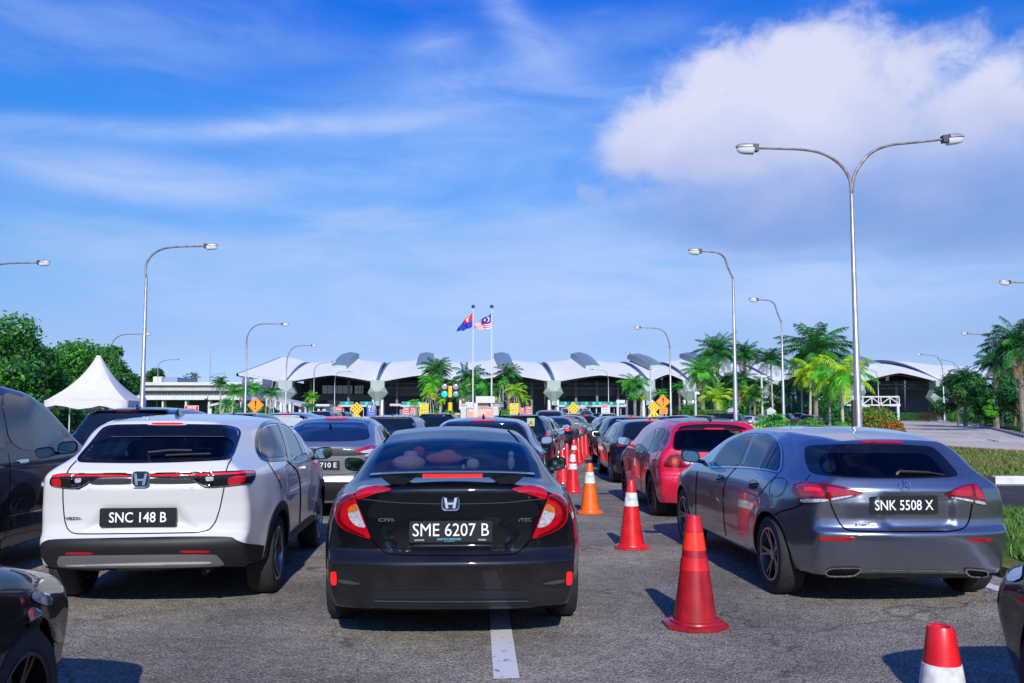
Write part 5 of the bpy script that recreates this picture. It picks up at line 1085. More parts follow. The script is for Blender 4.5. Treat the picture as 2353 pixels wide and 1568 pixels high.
    if plate_txt: plate(c, (0, .74 * k), .50, .12, plate_txt, .42, .07, 0, 'rear', yoff=-.03, bold=.006)
    mz = mirz or zb_ + .04
    for sx in (-1, 1): mirror(c, sx * (hw + .085), 2.0 * s + (.2 if kind == 'mpv' else 0), mz, mir or pm, .95)
    if fin_: fin(c, 0, .0, pm, 1.0)
    add_wheels(c, wheels, x=sp['tx'], simple=not detail)
    return c
LT = {}
# the minivan on the far left, seen from its right side
def alphard():
    c = generic('mpv', (-5.30, 5.9), -3.6, P_dblue, 'dark blue black minivan at the left edge with chrome door handles', L=4.95, H=1.80, hw=.93, ov=dict(k1=.07, st=.04, T=[(-.9, 1.74), (-.6, 1.77), (.1, 1.80), (1.6, 1.80), (2.1, 1.75), (2.5, 1.63), (3.25, 1.22), (3.5, 1.12), (3.8, .95)], W=[(.24, .86), (.4, .92), (.7, .935), (1.0, .93), (1.15, .90), (1.4, .85), (1.6, .80), (1.75, .72)]), lamp='tall', name='minivan', mir=M_frit, mirz=1.13, detail=True, res=.035)
    set_crop(c, 0, 862.7, .4494)
    if 0: c.decal('window_visor', [(0, 112), (140, 122), (156, 140), (150, 178), (0, 162)], M_frit, off=.008, step=10); c.decal('window_visor', [(182, 168), (250, 178), (330, 222), (372, 262), (365, 280), (320, 242), (250, 204), (186, 186)], M_frit, off=.01, step=8)
    c.stroke('chrome_strip', [(0, 724), (120, 702), (232, 680)], 6, M_chrome, off=.008)
    c.decal('side_skirt', [(0, 830), (232, 775), (234, 830), (0, 900)], M_dgreyp, off=.006, step=12)
    return c
alphard()
generic('suv', (-5.35, 12.3), -3.6, P_dblue, 'dark blue SUV in front of the white tent, its roof above the white crossover', H=1.57, spoiler=True, lamp='hatch', group='cars queuing in the lanes')
ch = generic('coupe', (-2.66, 12.75), -3.0, P_silver, 'two tone silver liftback with dark blue window and white plate, ahead of the white crossover', H=1.43, L=4.35, hw=.88, lamp='boomer', plate_txt='SLV 710 E', lampm=M_white)
ch.decal('black_panel', [(-.62, .88), (.62, .88), (.66, .99), (-.66, .99)], mat('satin_dark_trim', (.03, .035, .042), .3, .5), 'rear', .004, .05); ch.decal('bumper_panel', [(-.74, .26), (.74, .26), (.76, .52), (-.76, .52)], M_plastic, 'rear', .008, .06); ch.decal('roof_panel', [(-.5, -.4), (.5, -.4), (.55, .7), (.5, 1.5), (-.5, 1.5), (-.55, .7)], P_blue, 'top', .004, .08)
p = ch.hit((0, .92), 'rear', .012); b = MB(); fr = frame(p, (1, 0, 0), (0, .1, 1))
for a, q in ((.075, .048), (.03, .046), (.058, .016)): b.tube([fr @ Vector((a * math.cos(t), q * math.sin(t) + (0 if a != .058 else .014), 0)) for t in [2 * math.pi * i / 20 for i in range(21)]], .005, 5)
b.build('badge', M_chrome, ch.root)
M_pg = mat('painted_reflection_glass', (.42, .46, .45), .15, noise=.1, nscale=2)  # pale base colour paints a reflection into the glass
generic('suv', (-6.45, 25.5), -2, P_silver, 'silver SUV with a pale rear window behind the white crossover roof', H=1.52, L=4.7, lamp='tall', glass=M_pg, mir=P_silver)
generic('hatch', (-5.9, 18.6), -3, P_dblue, 'dark hatchback whose roof just shows beyond the white crossover', H=1.50, spoiler=True)
generic('mpv', (-3.0, 22.2), -2, P_pale, 'pale blue grey people carrier with black roof spoiler beside the liftback', H=1.44, L=4.4, spoiler=True)
generic('suv', (-2.5, 29.5), 0, P_dgrey, 'dark grey SUV seen between the palms and the pale people carrier', H=1.50, spoiler=True)
g_ = generic('suv', (-.42, 12.35), 0.5, P_blue, 'blue SUV straight ahead of the black sedan', H=1.425, L=4.55, lamp='hatch', plate_txt='SNK 4379 H', mir=P_blue, res=.035)
m_ = generic('mpv', (.10, 21.8), 5, P_dblue, 'dark minivan with a green and red triangle sticker on its rear window', H=1.46, L=4.7, lamp='tall', spoiler=True)
st = m_.decal('sticker', rect(.25, 1.17, .43, 1.36), mat('sticker_green', (.25, .5, .22), .6), 'rear', .012, .04, rnd=False); m_.decal('sticker_triangle', [(.27, 1.20), (.41, 1.20), (.34, 1.32)], mat('sticker_red', (.6, .08, .04), .6), 'rear', .016, .03, parent=st, rnd=False)
w_ = generic('sedan', (.50, 28.0), 7, P_white, 'white sedan beyond the row of cones', H=1.38, L=4.6, lamp='low', mir=P_white, glass=None)
generic('sedan', (1.62, 36.2), 7, P_dblue, 'dark blue sedan with orange tinted lamps ahead of the white sedan', H=1.37, L=4.6, lamp='low', mir=P_silver)
generic('mpv', (2.55, 42.5), 8, P_brown, 'bronze people carrier left of the far cones', H=1.40, L=4.6, lamp='low', glass=mat('smoke_glass', (.16, .17, .18), .1), mir=P_silver)
rbx = generic('suv', (4.0, 50.5), 7, P_dgrey, 'dark SUV carrying a black roof box', H=1.38, L=4.6, lamp='hatch', plate_txt='SGX 12 K')
def roofbox(pos, head, m, label):
    b = MB(); n = 10; rings = []
    for i in range(13):
        t = i / 12; w = .40 * (math.sin(math.pi * min(1, max(.04, t * 1.0 + .02)) ) ** .35); h_ = .30 * (math.sin(math.pi * min(.98, t * .8 + .16)) ** .6)
        rings.append([(w * math.cos(a) * (1 if math.sin(a) < 0 else 1), t * 1.9, max(0, math.sin(a)) * h_ if math.sin(a) > 0 else 0.0) for a in [2 * math.pi * j / 20 for j in range(20)]])
    vs = [v for r in rings for v in r]; fs = [(i * 20 + j, i * 20 + (j + 1) % 20, (i + 1) * 20 + (j + 1) % 20, (i + 1) * 20 + j) for i in range(12) for j in range(20)] + [tuple(range(20))[::-1], tuple(range(240, 260))]
    b.add(vs, fs); o = b.build('roof_box', m, None, True, 50); o.location = pos; o.rotation_euler = (0, 0, -R(head)); tag(o, label, 'roof box', 'roof boxes'); return o
roofbox((4.15, 51.3, 1.41), 7, M_frit, 'black roof box on the dark SUV straight ahead')
# right-hand lane, seen from their left sides
generic('suv', (3.62, 31.2), 1, P_silver, 'grey SUV partly hidden by the darker one in the right lane', H=1.40, hw=.86, mir=M_frit)
generic('suv', (3.22, 24.0), 1, P_dblue, 'dark blue SUV with angular red and white lamps in the right lane', H=1.42, lamp='hatch', mir=M_frit, lampm=M_white)
v_ = generic('hatch', (2.98, 18.9), .5, P_dblue, 'dark blue estate car with roof rails behind the red hatchback', H=1.36, L=4.7, lamp='hatch', mir=M_chrome, wheels='five')
for sx in (-1, 1):
    b = MB(); b.tube([v_.hit((sx * .56, y), 'top', .03 if i not in (0, 4) else 0) for i, y in enumerate((-.35, -.2, .6, 1.4, 1.55))], .013, 6); b.build('roof_rail', M_chrome, v_.root, True)
# the two cars whose corners show at the bottom
bl = generic('sedan', (-2.56, .02), -3.4, P_black, 'dark blue car with headlight at the bottom left corner', L=4.55, H=1.38, lamp='low', on=False, res=.035, mirz=1.0, ov=dict(rim=M_rimd))  # dark rim colour stands for the wheel's shadow inside its arch
set_crop(bl, 0, 1294, .1746)
h1 = bl.decal('headlight', [(420, 372), (560, 388), (635, 415), (672, 480), (660, 540), (610, 560), (520, 540), (430, 500), (380, 440)], mat('headlight_glass', (.45, .47, .5), .05, .3, 1, noise=.5, nscale=14), off=.008, step=16)
h2 = bl.decal('headlight', [(335, 640), (372, 585), (430, 575), (530, 645), (560, 720), (520, 780), (560, 930), (500, 930), (430, 850), (360, 740)], MATS['headlight_glass'], off=.008, step=16)
bl.decal('lamp_element', [(362, 620), (392, 620), (398, 670), (372, 672)], M_redon, off=.012, step=8, parent=h2)
bl.decal('bumper_vent', [(600, 800), (660, 760), (740, 820), (810, 960), (820, 1020), (780, 1060), (700, 1020), (620, 920)], M_frit, off=.006, step=16)
bl.stroke('bonnet_gap', [(0, 350), (200, 345), (400, 345)], 8, M_seam, off=.004)
br = generic('sedan', (3.29, .30), -2.5, P_black, 'black car whose front corner shows at the bottom right edge', L=4.55, H=1.38, lamp='low', on=False, res=.035, mirz=1.0, ov=dict(rim=M_rimd))  # rims coloured dark here too, as wheels in shadow
set_crop(br, 2039, 1215.6, .2246)
br.decal('headlight', [(1235, 400), (1265, 310), (1330, 300), (1390, 330), (1390, 500), (1290, 540), (1220, 520)], MATS['headlight_glass'], off=.008, step=14)
# our own car stands round the camera; only its shadow would fall in view
# far queue on the right and near the booths: copies of a few masters
def far_master(kind, **kw): return generic(kind, (0, 0), 0, P_silver, '', detail=False, res=.09, fin_=False, **kw)
masters = {'sedan': far_master('sedan', lamp='low'), 'suv': far_master('suv', spoiler=True), 'mpv': far_master('mpv', lamp='tall'), 'hatch': far_master('hatch')}
usedm = set()
def far(kind, px, Y, head, pm, label, group='cars in the far queue on the right'):
    m = masters[kind]
    if kind in usedm: r_ = dup(m.root)
    else: r_ = m.root; usedm.add(kind)
    x = (px - CX0) / FPX * Y * 1.004; r_.location = (x, Y, 0); r_.rotation_euler = (0, 0, -R(head)); r_['label'] = label; r_['group'] = group
    for ch_ in r_.children:
        if ch_.name.startswith(('body', 'rear_spoiler', 'mirror_housing')):
            ch_.material_slots[0].link = 'OBJECT'; ch_.material_slots[0].material = pm
    return r_
FQ = [('sedan', 1503, 62, 22, P_silver, 'small silver sedan roof left of the dark blue one on the right'), ('sedan', 1525, 56, 22, P_dblue, 'dark sedan in front of the blue hatchback beyond the red car'), ('hatch', 1557, 50, 24, P_blue, 'blue hatchback with rounded roof beyond the red car'),
      ('hatch', 1607, 56, 24, P_wine, 'wine red hatchback with a tinted window on the right'), ('suv', 1640, 60, 24, P_dgrey, 'dark SUV with red lamps beside the wine red hatchback'), ('suv', 1672, 58, 22, P_dblue, 'dark SUV under the beige roof box'),
      ('sedan', 1706, 66, 26, P_white, 'white sedan between lamp post and round green shrub'), ('sedan', 1736, 72, 26, P_pale, 'pale grey sedan beside the far white sedan'), ('hatch', 1738, 86, 26, P_wine, 'red hatchback behind the stone gate pillar'),
      ('suv', 1793, 82, 26, P_dgrey, 'dark SUV seen under the layered tree'), ('sedan', 1812, 96, 26, P_white, 'white car roof far away behind the dark SUV'), ('suv', 1826, 88, 26, P_blue, 'blue SUV between two palm trunks'), ('hatch', 1850, 84, 26, P_pale, 'pale hatchback by the orange barriers'), ('sedan', 1868, 92, 26, P_dblue, 'dark sedan right of the pale hatchback'), ('suv', 1772, 92, 26, P_black, 'black SUV left of the layered tree trunk')]
for a in FQ: far(*a)
FC = [('mpv', 742, 58, -2, P_dgrey, 'dark box shaped van left of the blue sign'), ('mpv', 756, 66, -2, P_silver, 'silver van behind the dark box shaped one'), ('hatch', 720, 52, -2, P_pale, 'pale hatchback in front of the vans on the left'), ('mpv', 780, 72, 0, P_dgrey, 'dark people carrier under the arrows sign on the left'), ('suv', 800, 84, 0, P_white, 'white SUV just left of the blue sign'), ('suv', 770, 92, 0, P_silver, 'silver SUV far away left of the dotted sign'),
      ('sedan', 902, 90, 0, P_dgrey, 'dark sedan roof right of the blue sign'), ('sedan', 922, 84, 0, P_white, 'white sedan roof below the red warning sign'), ('sedan', 946, 88, 0, P_black, 'black sedan roof between the two red signs'), ('sedan', 884, 96, 0, P_silver, 'silver car roof nearest to the blue sign'),
      ('mpv', 1262, 46, 5, P_silver, 'silver people carrier beyond the dark minivan'), ('suv', 1290, 62, 4, P_dgrey, 'dark car behind the silver people carrier'), ('suv', 1322, 60, 4, P_white, 'white pickup like car under the parasol'), ('sedan', 1336, 88, 4, P_silver, 'silver car left of the dotted sign in the centre'), ('suv', 1395, 78, 4, P_white, 'white SUV just right of the roof box'), ('sedan', 1412, 60, 4, P_dblue, 'dark blue sedan behind the right lane SUVs'), ('hatch', 1440, 52, 4, P_wine, 'wine coloured hatchback roof right of centre'), ('suv', 1375, 98, 3, P_black, 'black SUV far away at the booths'), ('hatch', 1352, 104, 3, P_white, 'white hatchback far away at the booths'), ('suv', 1305, 102, 3, P_silver, 'silver SUV far away beside the tall banner'),
      ('sedan', 1275, 92, 3, P_black, 'black sedan far away beneath the capital')]
for a in FC: far(*a, group='cars near the booths')
roofbox((14.1, 58.6, 1.58), 22, mat('beige_plastic', (.5, .45, .36), .5), 'beige roof box on the far dark SUV')
# ------------------------------------------------------------------ vegetation
def leafmat(name, col, rough=.5):
    m = mat(name, col, rough, spec=.35); N = m.node_tree.nodes; L = m.node_tree.links; b = N['Principled BSDF']; out = N['Material Output']
    t = N.new('ShaderNodeBsdfTranslucent'); t.inputs[0].default_value = (min(1, col[0] * 1.6), min(1, col[1] * 1.5), col[2] * .7, 1); x = N.new('ShaderNodeMixShader'); x.inputs[0].default_value = .25
    L.new(b.outputs[0], x.inputs[1]); L.new(t.outputs[0], x.inputs[2]); L.new(x.outputs[0], out.inputs[0]); return m
LG = leafmat('leaf_green', (0.051, 0.217, 0.032)); LB = leafmat('leaf_bright', (0.109, 0.377, 0.029)); LD_ = leafmat('leaf_dark', (0.020, 0.094, 0.026)); LO = leafmat('leaf_olive', (0.109, 0.167, 0.051)); LY = leafmat('leaf_yellow_green', (0.435, 0.667, 0.029)); LYY = leafmat('leaf_yellow', (0.797, 0.725, 0.029))
LR = leafmat('leaf_rust_red', (0.580, 0.102, 0.022)); LOR = leafmat('leaf_orange', (.40, .15, .02)); PD = leafmat('palm_dark', (0.029, 0.138, 0.043)); PG = leafmat('palm_green', (0.058, 0.290, 0.051)); PB = leafmat('palm_bright', (0.145, 0.580, 0.058)); LDRY = leafmat('leaf_dry', (0.493, 0.319, 0.174)); LPUR = leafmat('leaf_purple', (0.072, 0.022, 0.029))
BARK = mat('bark', (.16, .12, .09), .9, noise=.4, nscale=4, bump=.6, bscale=12); BARKP = mat('palm_trunk', (.24, .20, .15), .9, noise=.5, nscale=3, bump=.8, bscale=7); BARKW = mat('pale_trunk', (.42, .40, .34), .9, noise=.35, nscale=4)
def leaf_cloud(cent, rad, n, size, rs, shell=.55):
    k = rs.randint(0, len(cent), n); w = np.array([r[0] * r[1] * r[2] for r in rad]) ** .67; k = rs.choice(len(cent), n, p=w / w.sum())
    d = rs.normal(size=(n, 3)); d /= np.linalg.norm(d, axis=1)[:, None]; rr = (shell + (1 - shell) * rs.rand(n)) * (1 + .12 * rs.normal(size=n))
    P = np.array(cent)[k] + d * rr[:, None] * np.array(rad)[k]; nr = d + rs.normal(0, .55, (n, 3)); nr /= np.linalg.norm(nr, axis=1)[:, None]
    a = np.cross(nr, rs.normal(size=(n, 3))); a /= np.linalg.norm(a, axis=1)[:, None]; b = np.cross(nr, a); s = size * (.6 + .8 * rs.rand(n)); a *= s[:, None]; b *= (s * .6)[:, None]
    V = np.stack([P - a, P - b * .8 + a * .1, P + a, P + b * .8 + a * .1], 1); return V.reshape(-1, 3), np.arange(4 * n).reshape(-1, 4), k, d
def tree(name, pos, H, R_, mats, n=5000, size=.28, label='', seed=1, trunk=.25, nclump=14, flat=1.0, bark=None, group=None, base=.28, cat='tree'):
    rs = np.random.RandomState(seed); r_ = empty(name, pos, 0, label, cat, group); cent = []; rad = []
    for i in range(nclump):
        a = rs.uniform(0, 6.28); q = math.sqrt(rs.rand()) * .72; zz = base + .12 + (1 - base - .2) * rs.rand(); taper = math.sin(min(1, max(.15, (zz - base) / (1 - base) * .9 + .1)) * math.pi) ** .5
        cent.append((math.cos(a) * q * R_ * taper, math.sin(a) * q * R_ * taper, zz * H)); s = R_ * rs.uniform(.26, .48) * flat; rad.append((s, s, s * rs.uniform(.6, .85)))
    V, F_, k, d = leaf_cloud(cent, rad, n, size, rs)
    tone = rs.rand(nclump) * .5; fm = np.clip(((tone[k] + rs.rand(n) * .65) * len(mats) * .9), 0, len(mats) - 1).astype(int)
    obj_from('crown', V, F_, mats, r_, False, fm)
    b = MB(); hb = base * H * 1.25; b.tube([(0, 0, -.1), (.05, 0, hb * .5), (0, .05, hb)], [trunk, trunk * .8, trunk * .6], 8)
    for c in cent[:7]: b.tube([(0, 0, hb * .85), (c[0] * .5, c[1] * .5, (hb + c[2]) / 2), c], [trunk * .5, trunk * .3, trunk * .1], 5)
    b.build('trunk', bark or BARK, r_, True); return r_
def palm(kind, px, py, rpx, Y, label, seed, mats=None, trunk=True, group=None, baseZ=0.0, name='palm_tree'):
    rs = random.Random(seed); c = AT(px, py, Y); Lf = rpx / FPX * Y * 1.12; H = max(.4, c.z - baseZ)
    r_ = empty(name, (c.x, Y, baseZ), 0, label, 'palm', group); V = []; F_ = []; fm = []; b2 = MB()
    P = {'oil': (44, 88, -50, .95, .24, 34, .065), 'coconut': (26, 85, -40, 1.25, .28, 34, .065), 'areca': (22, 80, -20, 1.35, .30, 24, .08), 'fan': (24, 85, -35, .9, .32, 20, .11), 'young': (18, 88, -10, 1.15, .30, 28, .07)}[kind]
    nf, e1, e0, droop, ll, nl, lw = P; mats = mats or {'oil': [PD, PG, PG], 'coconut': [PG, LY, LY], 'areca': [PG, PB, LY], 'fan': [PG, PB, PB], 'young': [LY, LY, PB]}[kind]
    for i in range(nf):
        az = 2 * math.pi * (i * .382 + rs.uniform(-.03, .03)); t_ = (i + .5) / nf; e = R(e1 + (e0 - e1) * t_ ** .8 + rs.uniform(-7, 7)); L_ = Lf * rs.uniform(.85, 1.08) * (1 if t_ > .12 else .8)
        dry = kind == 'oil' and t_ > .93; mi = len(mats) if dry else min(len(mats) - 1, int(rs.random() * len(mats))); dr = droop * (1.1 if dry else 1) * rs.uniform(.8, 1.15)
        p = Vector((0, 0, H)); pts = [p.copy()]; dirs = []; ns = 12
        for s in range(ns):
            tt = (s + .5) / ns; el = e - dr * tt ** 1.6; d = Vector((math.cos(az) * math.cos(el), math.sin(az) * math.cos(el), math.sin(el))); dirs.append(d); p = p + d * (L_ / ns); pts.append(p.copy())
        b2.tube([pts[0], pts[3], pts[6], pts[9], pts[12]], [.045, .035, .028, .018, .008], 4, mi)
        side0 = Vector((-math.sin(az), math.cos(az), 0))
        for j in range(nl):
            tt = .12 + .88 * j / (nl - 1); q = tt * ns; s = min(ns - 1, int(q)); o = pts[s].lerp(pts[s + 1], q - s); d = dirs[s]; up = side0.cross(d) * -1
            if up.z < 0 and abs(d.z) < .99: up = -up
            lng = Lf * ll * (math.sin(math.pi * min(1, .18 + tt * .80)) ** .7 + .08)
            for sg in (-1, 1):
                hang = rs.uniform(.25, .75) if kind in ('coconut', 'oil') else rs.uniform(-.1, .35); v = (side0 * sg * .85 + d * .6 + up * (.25 if kind in ('areca', 'young', 'fan') else rs.uniform(-.1, .25)) + Vector((0, 0, -hang))).normalized()
                mid = o + v * lng * .55; tip = o + v * lng + Vector((0, 0, -lng * .18 * (1 + hang))); wv = d * (lw * Lf / 3.5 * .6)
                k = len(V); V += [o - wv * .5, o + wv * .5, mid + wv * .7, tip, mid - wv * .7]; F_.append((k, k + 1, k + 2, k + 3, k + 4)); fm.append(mi)
    k = len(V); V += b2.v; F_ += [tuple(i + k for i in f) for f in b2.f]; fm += b2.m
    obj_from('crown', V, F_, mats + [LDRY], r_, False, fm)
    if trunk:
        b = MB(); tr = {'oil': .20, 'coconut': .11, 'areca': .055, 'fan': .08, 'young': .11}[kind]; lean = rs.uniform(-.25, .25)
        if kind == 'areca':
            for q in range(5): dx, dy = rs.uniform(-.5, .5), rs.uniform(-.4, .4); b.tube([(dx * 1.3, dy, -.2), (dx, dy, H * .6), (dx * .3, dy * .3, H)], [tr, tr * .8, tr * .7], 6)
        else: b.tube([(lean, 0, -.2), (lean * .5, 0, H * .5), (0, 0, H)], [tr * 1.25, tr, tr * .95], 8)
        b.build('trunk', BARKP if kind in ('oil', 'young') else BARKW, r_, True)
        if kind == 'oil':
            b = MB()
            for q in range(26): a = q * 2.4; z = H * (1 - .02 * q) - .1; b.bar((math.cos(a) * .2, math.sin(a) * .2, z - .25), (math.cos(a) * .42, math.sin(a) * .42, z), .09)
            b.build('frond_stubs', BARKP, r_)
    return r_
def bush(pos, rx, h, mats, n, label, seed, size=.09, name='shrub', cat='shrub', group=None, ry=None):
    rs = np.random.RandomState(seed); r_ = empty(name, pos, 0, label, cat, group); cent = []; rad = []
    for i in range(9): a = rs.uniform(0, 6.28); q = rs.rand() ** .5 * .6; cent.append((math.cos(a) * q * rx, math.sin(a) * q * (ry or rx), h * rs.uniform(.35, .68))); rad.append((rx * .48, (ry or rx) * .48, h * .36))
    V, F_, k, d = leaf_cloud(cent, rad, n, size, rs, .7); tone = rs.rand(9) * .6; fm = np.clip((tone[k] + rs.rand(n) * .5) * len(mats), 0, len(mats) - 1).astype(int)
    obj_from('foliage', V, F_, mats, r_, False, fm); b = MB()
    for i in range(5): b.tube([(rs.uniform(-.1, .1), rs.uniform(-.1, .1), -.05), cent[i]], [.03, .01], 4)
    b.build('stems', BARK, r_); return r_
def hedge(a, b_, h, w, mats, n, label, seed, size=.08):
    rs = np.random.RandomState(seed); a = Vector(a); b_ = Vector(b_); d = b_ - a; L_ = d.length; r_ = empty('hedge', a, math.atan2(d.y, d.x), label, 'hedge')
    P = np.stack([rs.rand(n) * L_, rs.uniform(-w / 2, w / 2, n), rs.rand(n) * h], 1); f = rs.randint(0, 3, n); P[f == 0, 2] = h + rs.normal(0, .03, (f == 0).sum()); P[f == 1, 1] = -w / 2 + rs.normal(0, .03, (f == 1).sum()); 
    nr = rs.normal(size=(n, 3)); nr /= np.linalg.norm(nr, axis=1)[:, None]; q = np.cross(nr, rs.normal(size=(n, 3))); q /= np.linalg.norm(q, axis=1)[:, None]; e = np.cross(nr, q); V = np.stack([P - q * size, P - e * size * .6, P + q * size, P + e * size * .6], 1)
    obj_from('foliage', V.reshape(-1, 3), np.arange(4 * n).reshape(-1, 4), mats, r_, False, rs.randint(0, len(mats), n))
    m = MB(); m.box((0.05, -w / 2 + .05, 0), (L_ - .05, w / 2 - .05, h - .06)); m.build('branches', LD_, r_); return r_
def atg(px, Y): p = AT(px, 950, Y); return (p.x, Y, 0)
gw = 'trees left of the marquee'
tree('broadleaf_tree', atg(-30, 58), 7.7, 3.9, [LD_, LG, LG], 9000, .17, 'tall dark tree cut by the left edge of the picture', 3, .3, 16, group=gw)
tree('broadleaf_tree', atg(62, 62), 6.0, 3.0, [LD_, LG, LB], 8000, .16, 'bushy mid green tree between the left edge tree and the round one', 5, .22, 14, group=gw)
tree('broadleaf_tree', atg(5, 50), 4.3, 3.0, [LG, LD_, LB], 7000, .14, 'low bright leafed tree above the dark minivan roof', 8, .2, 12, group=gw, base=.1)
tree('broadleaf_tree', atg(175, 78), 7.6, 3.9, [LG, LG, LB], 12000, .17, 'rounded dense bright green tree behind the white marquee', 11, .3, 18, 1.15, group=gw, base=.1)
tree('broadleaf_tree', atg(262, 86), 7.9, 3.0, [LD_, LG, LO], 8000, .18, 'darker green tree right of the marquee peak', 14, .3, 14, group=gw, base=.15)
tree('broadleaf_tree', atg(110, 70), 4.6, 3.6, [LD_, LG, LB], 7000, .16, 'low dark foliage left of the white marquee', 17, .2, 12, group=gw, base=.05)
tree('broadleaf_tree', atg(352, 235), 13.2, 4.2, [LD_, LG], 2500, .35, 'flat topped tree behind the office block', 21, .3, 9, group=gw, base=.5)
tree('bare_tree', atg(418, 225), 11.8, 5.0, [LO, LO, LD_], 1500, .3, 'thin leafed greyish tree above the office roof', 22, .3, 14, group=gw, base=.3)
tree('bare_tree', atg(497, 235), 10.6, 3.2, [LO, LDRY], 900, .3, 'small brownish tree top by the radio mast', 23, .2, 9, group=gw, base=.3)
PL = [('fan', 506, 880, 25, 112, 'leftmost palm of the cluster before the canopy, dark feathery', [PD, PG, PG]), ('fan', 537, 898, 28, 104, 'wide leafed bright palm behind the orange warning sign left', [PG, PB]), ('areca', 556, 902, 22, 108, 'clumping palm just left of the lamp post by the orange sign', [PG, PB, PG]), ('fan', 583, 893, 26, 112, 'light green palm right above the orange warning sign', [PG, PB, PB]), ('areca', 622, 903, 28, 106, 'dense dark green palm right of the orange warning sign', [PG, PG, PD]), ('areca', 520, 925, 20, 100, 'low palm clump beneath the leftmost palm', [PG, PB]),
      ('fan', 714, 912, 21, 110, 'single light green palm left of the guard booth', [PB, PG, LY]), ('areca', 712, 935, 16, 106, 'low leafy palm at the foot of the light green one', [PG, PG]),
      ('oil', 1003, 848, 42, 104, 'dark feather palm left of the flagpoles', [PD, PG, PG]), ('coconut', 990, 878, 36, 98, 'bright green palm in front of the dark feather palm', [PG, PB, PB]), ('areca', 985, 905, 24, 96, 'yellow green weeping palm beside the traffic light', [LY, PB, LYY]), ('areca', 953, 925, 15, 94, 'small palm left of the tall yellow notice', [PB, LY]), ('coconut', 1012, 918, 16, 92, 'thin stemmed young palm left of the traffic light', [PG, LY]),
      ('coconut', 1081, 868, 52, 97, 'big fan like palm between the two flagpoles', [PG, PG, PG]), ('coconut', 1066, 898, 34, 93, 'palm with drooping yellow fronds over the gatehouse', [PG, LY, PG]), ('coconut', 1118, 898, 36, 94, 'drooping green palm right of the gatehouse roof', [PG, PG, PB]),
      ('oil', 1167, 858, 36, 106, 'dark palm right of the flagpoles', [PD, PD, PG]), ('areca', 1155, 882, 16, 99, 'small round topped palm right of the second flagpole', [PB, PB]), ('areca', 1184, 898, 32, 96, 'yellow green palm clump above the right yellow notice', [PB, LY, LY]), ('areca', 1200, 918, 22, 98, 'weeping yellow palm at the right end of the central cluster', [LY, PB, LYY]),
      ('coconut', 1458, 880, 40, 92, 'broad green palm left of the dotted sign on the right', [PG, PB, PG]), ('young', 1456, 915, 18, 84, 'small slender palm under the broad green one', [PG, PB]), ('young', 1519, 905, 20, 88, 'small palm directly behind the orange exclamation sign', [PG, PB]), ('young', 1474, 912, 15, 86, 'thin palm with yellowing fronds near the dotted sign', [LO, LY]),
      ('young', 1560, 890, 20, 92, 'slim young palm left of the tall palms', [PG, PB]), ('oil', 1648, 805, 58, 96, 'tall oil palm left of the thin lamp post', [PD, PG, PG]), ('oil', 1612, 852, 52, 90, 'bright green feather palm with a hanging dead frond', [PG, PG, PB]), ('young', 1642, 915, 50, 70, 'yellow green young coconut palm by the hedge', [LY, LY, PB]),
      ('oil', 1709, 812, 42, 112, 'distant dark oil palm behind the thin lamp post', [PD, PD, PG]), ('oil', 1698, 872, 40, 100, 'dull green feather palm behind the lamp post', [PG, PD]), ('coconut', 1724, 900, 34, 92, 'yellowish drooping palm right of the lamp post', [PG, LY, PG]), ('fan', 1770, 826, 46, 84, 'dark palm with mossy trunk and ragged leaves', [PD, PG, PD]), ('young', 1735, 910, 24, 88, 'small green palm among white posts', [PG, PB]), ('young', 1748, 880, 30, 98, 'mid green palm behind the mossy trunk', [PG, PD]),
      ('oil', 1873, 802, 92, 92, 'tallest oil palm standing above the others', [PD, PG, PG]), ('coconut', 1862, 852, 58, 84, 'yellow green coconut palm under the tallest oil palm', [LY, PG, LY]), ('fan', 1841, 870, 40, 86, 'dark green leafy palm with a pale trunk', [PD, PG]), ('coconut', 1932, 858, 80, 72, 'big bright yellow green coconut palm next to the double lamp post', [LY, PB, LY]), ('coconut', 1905, 900, 50, 78, 'darker green coconut palm left of the bright one', [PG, PD, PG]), ('coconut', 1800, 905, 26, 96, 'small far palm between trunks', [PG, PD]),
      ('oil', 2338, 790, 88, 74, 'dense oil palm at the right edge', [PD, PG, PD]), ('oil', 2285, 830, 48, 92, 'dark palm left of the right edge oil palm', [PD, PD]), ('oil', 2215, 868, 40, 105, 'darker palm amid the right hand trees', [PD, PD])]
for i, (k, x, y, r, Y, lab, ms) in enumerate(PL): palm(k, x, y, r * (.95 if Y > 0 else 1), Y, lab, 40 + i, ms, baseZ=.2, group='palms along the approach')
tree('layered_tree', atg(1802, 100), 5.2, 2.6, [LO, LO, LY], 2600, .14, 'pale tree with flat horizontal layers among the palms', 31, .1, 16, .62, BARKW, base=.15)
gr = 'trees on the right hand lawn'
tree('broadleaf_tree', atg(2200, 112), 6.6, 3.2, [LG, LO, LD_], 9000, .17, 'rounded olive green tree right of the curved road', 51, .16, 14, group=gr, base=.2)
tree('broadleaf_tree', atg(2245, 104), 5.8, 2.6, [LD_, LG, LO], 6500, .17, 'darker tree just right of the olive green one', 52, .16, 12, group=gr, base=.3)
tree('broadleaf_tree', atg(2281, 92), 3.2, .95, [LB, PB], 2500, .1, 'small vivid green round tree on the lawn', 53, .06, 8, group=gr, base=.25)
tree('broadleaf_tree', atg(2330, 100), 6.4, 3.6, [LD_, LD_, LG], 6500, .2, 'deep green tree behind the right edge palm', 54, .2, 12, group=gr, base=.35)
tree('broadleaf_tree', atg(2352, 84), 5.2, 3.0, [LD_, PD, LG], 7000, .15, 'dense leafy tree filling the space under the right edge palm', 58, .2, 14, group=gr, base=.12)
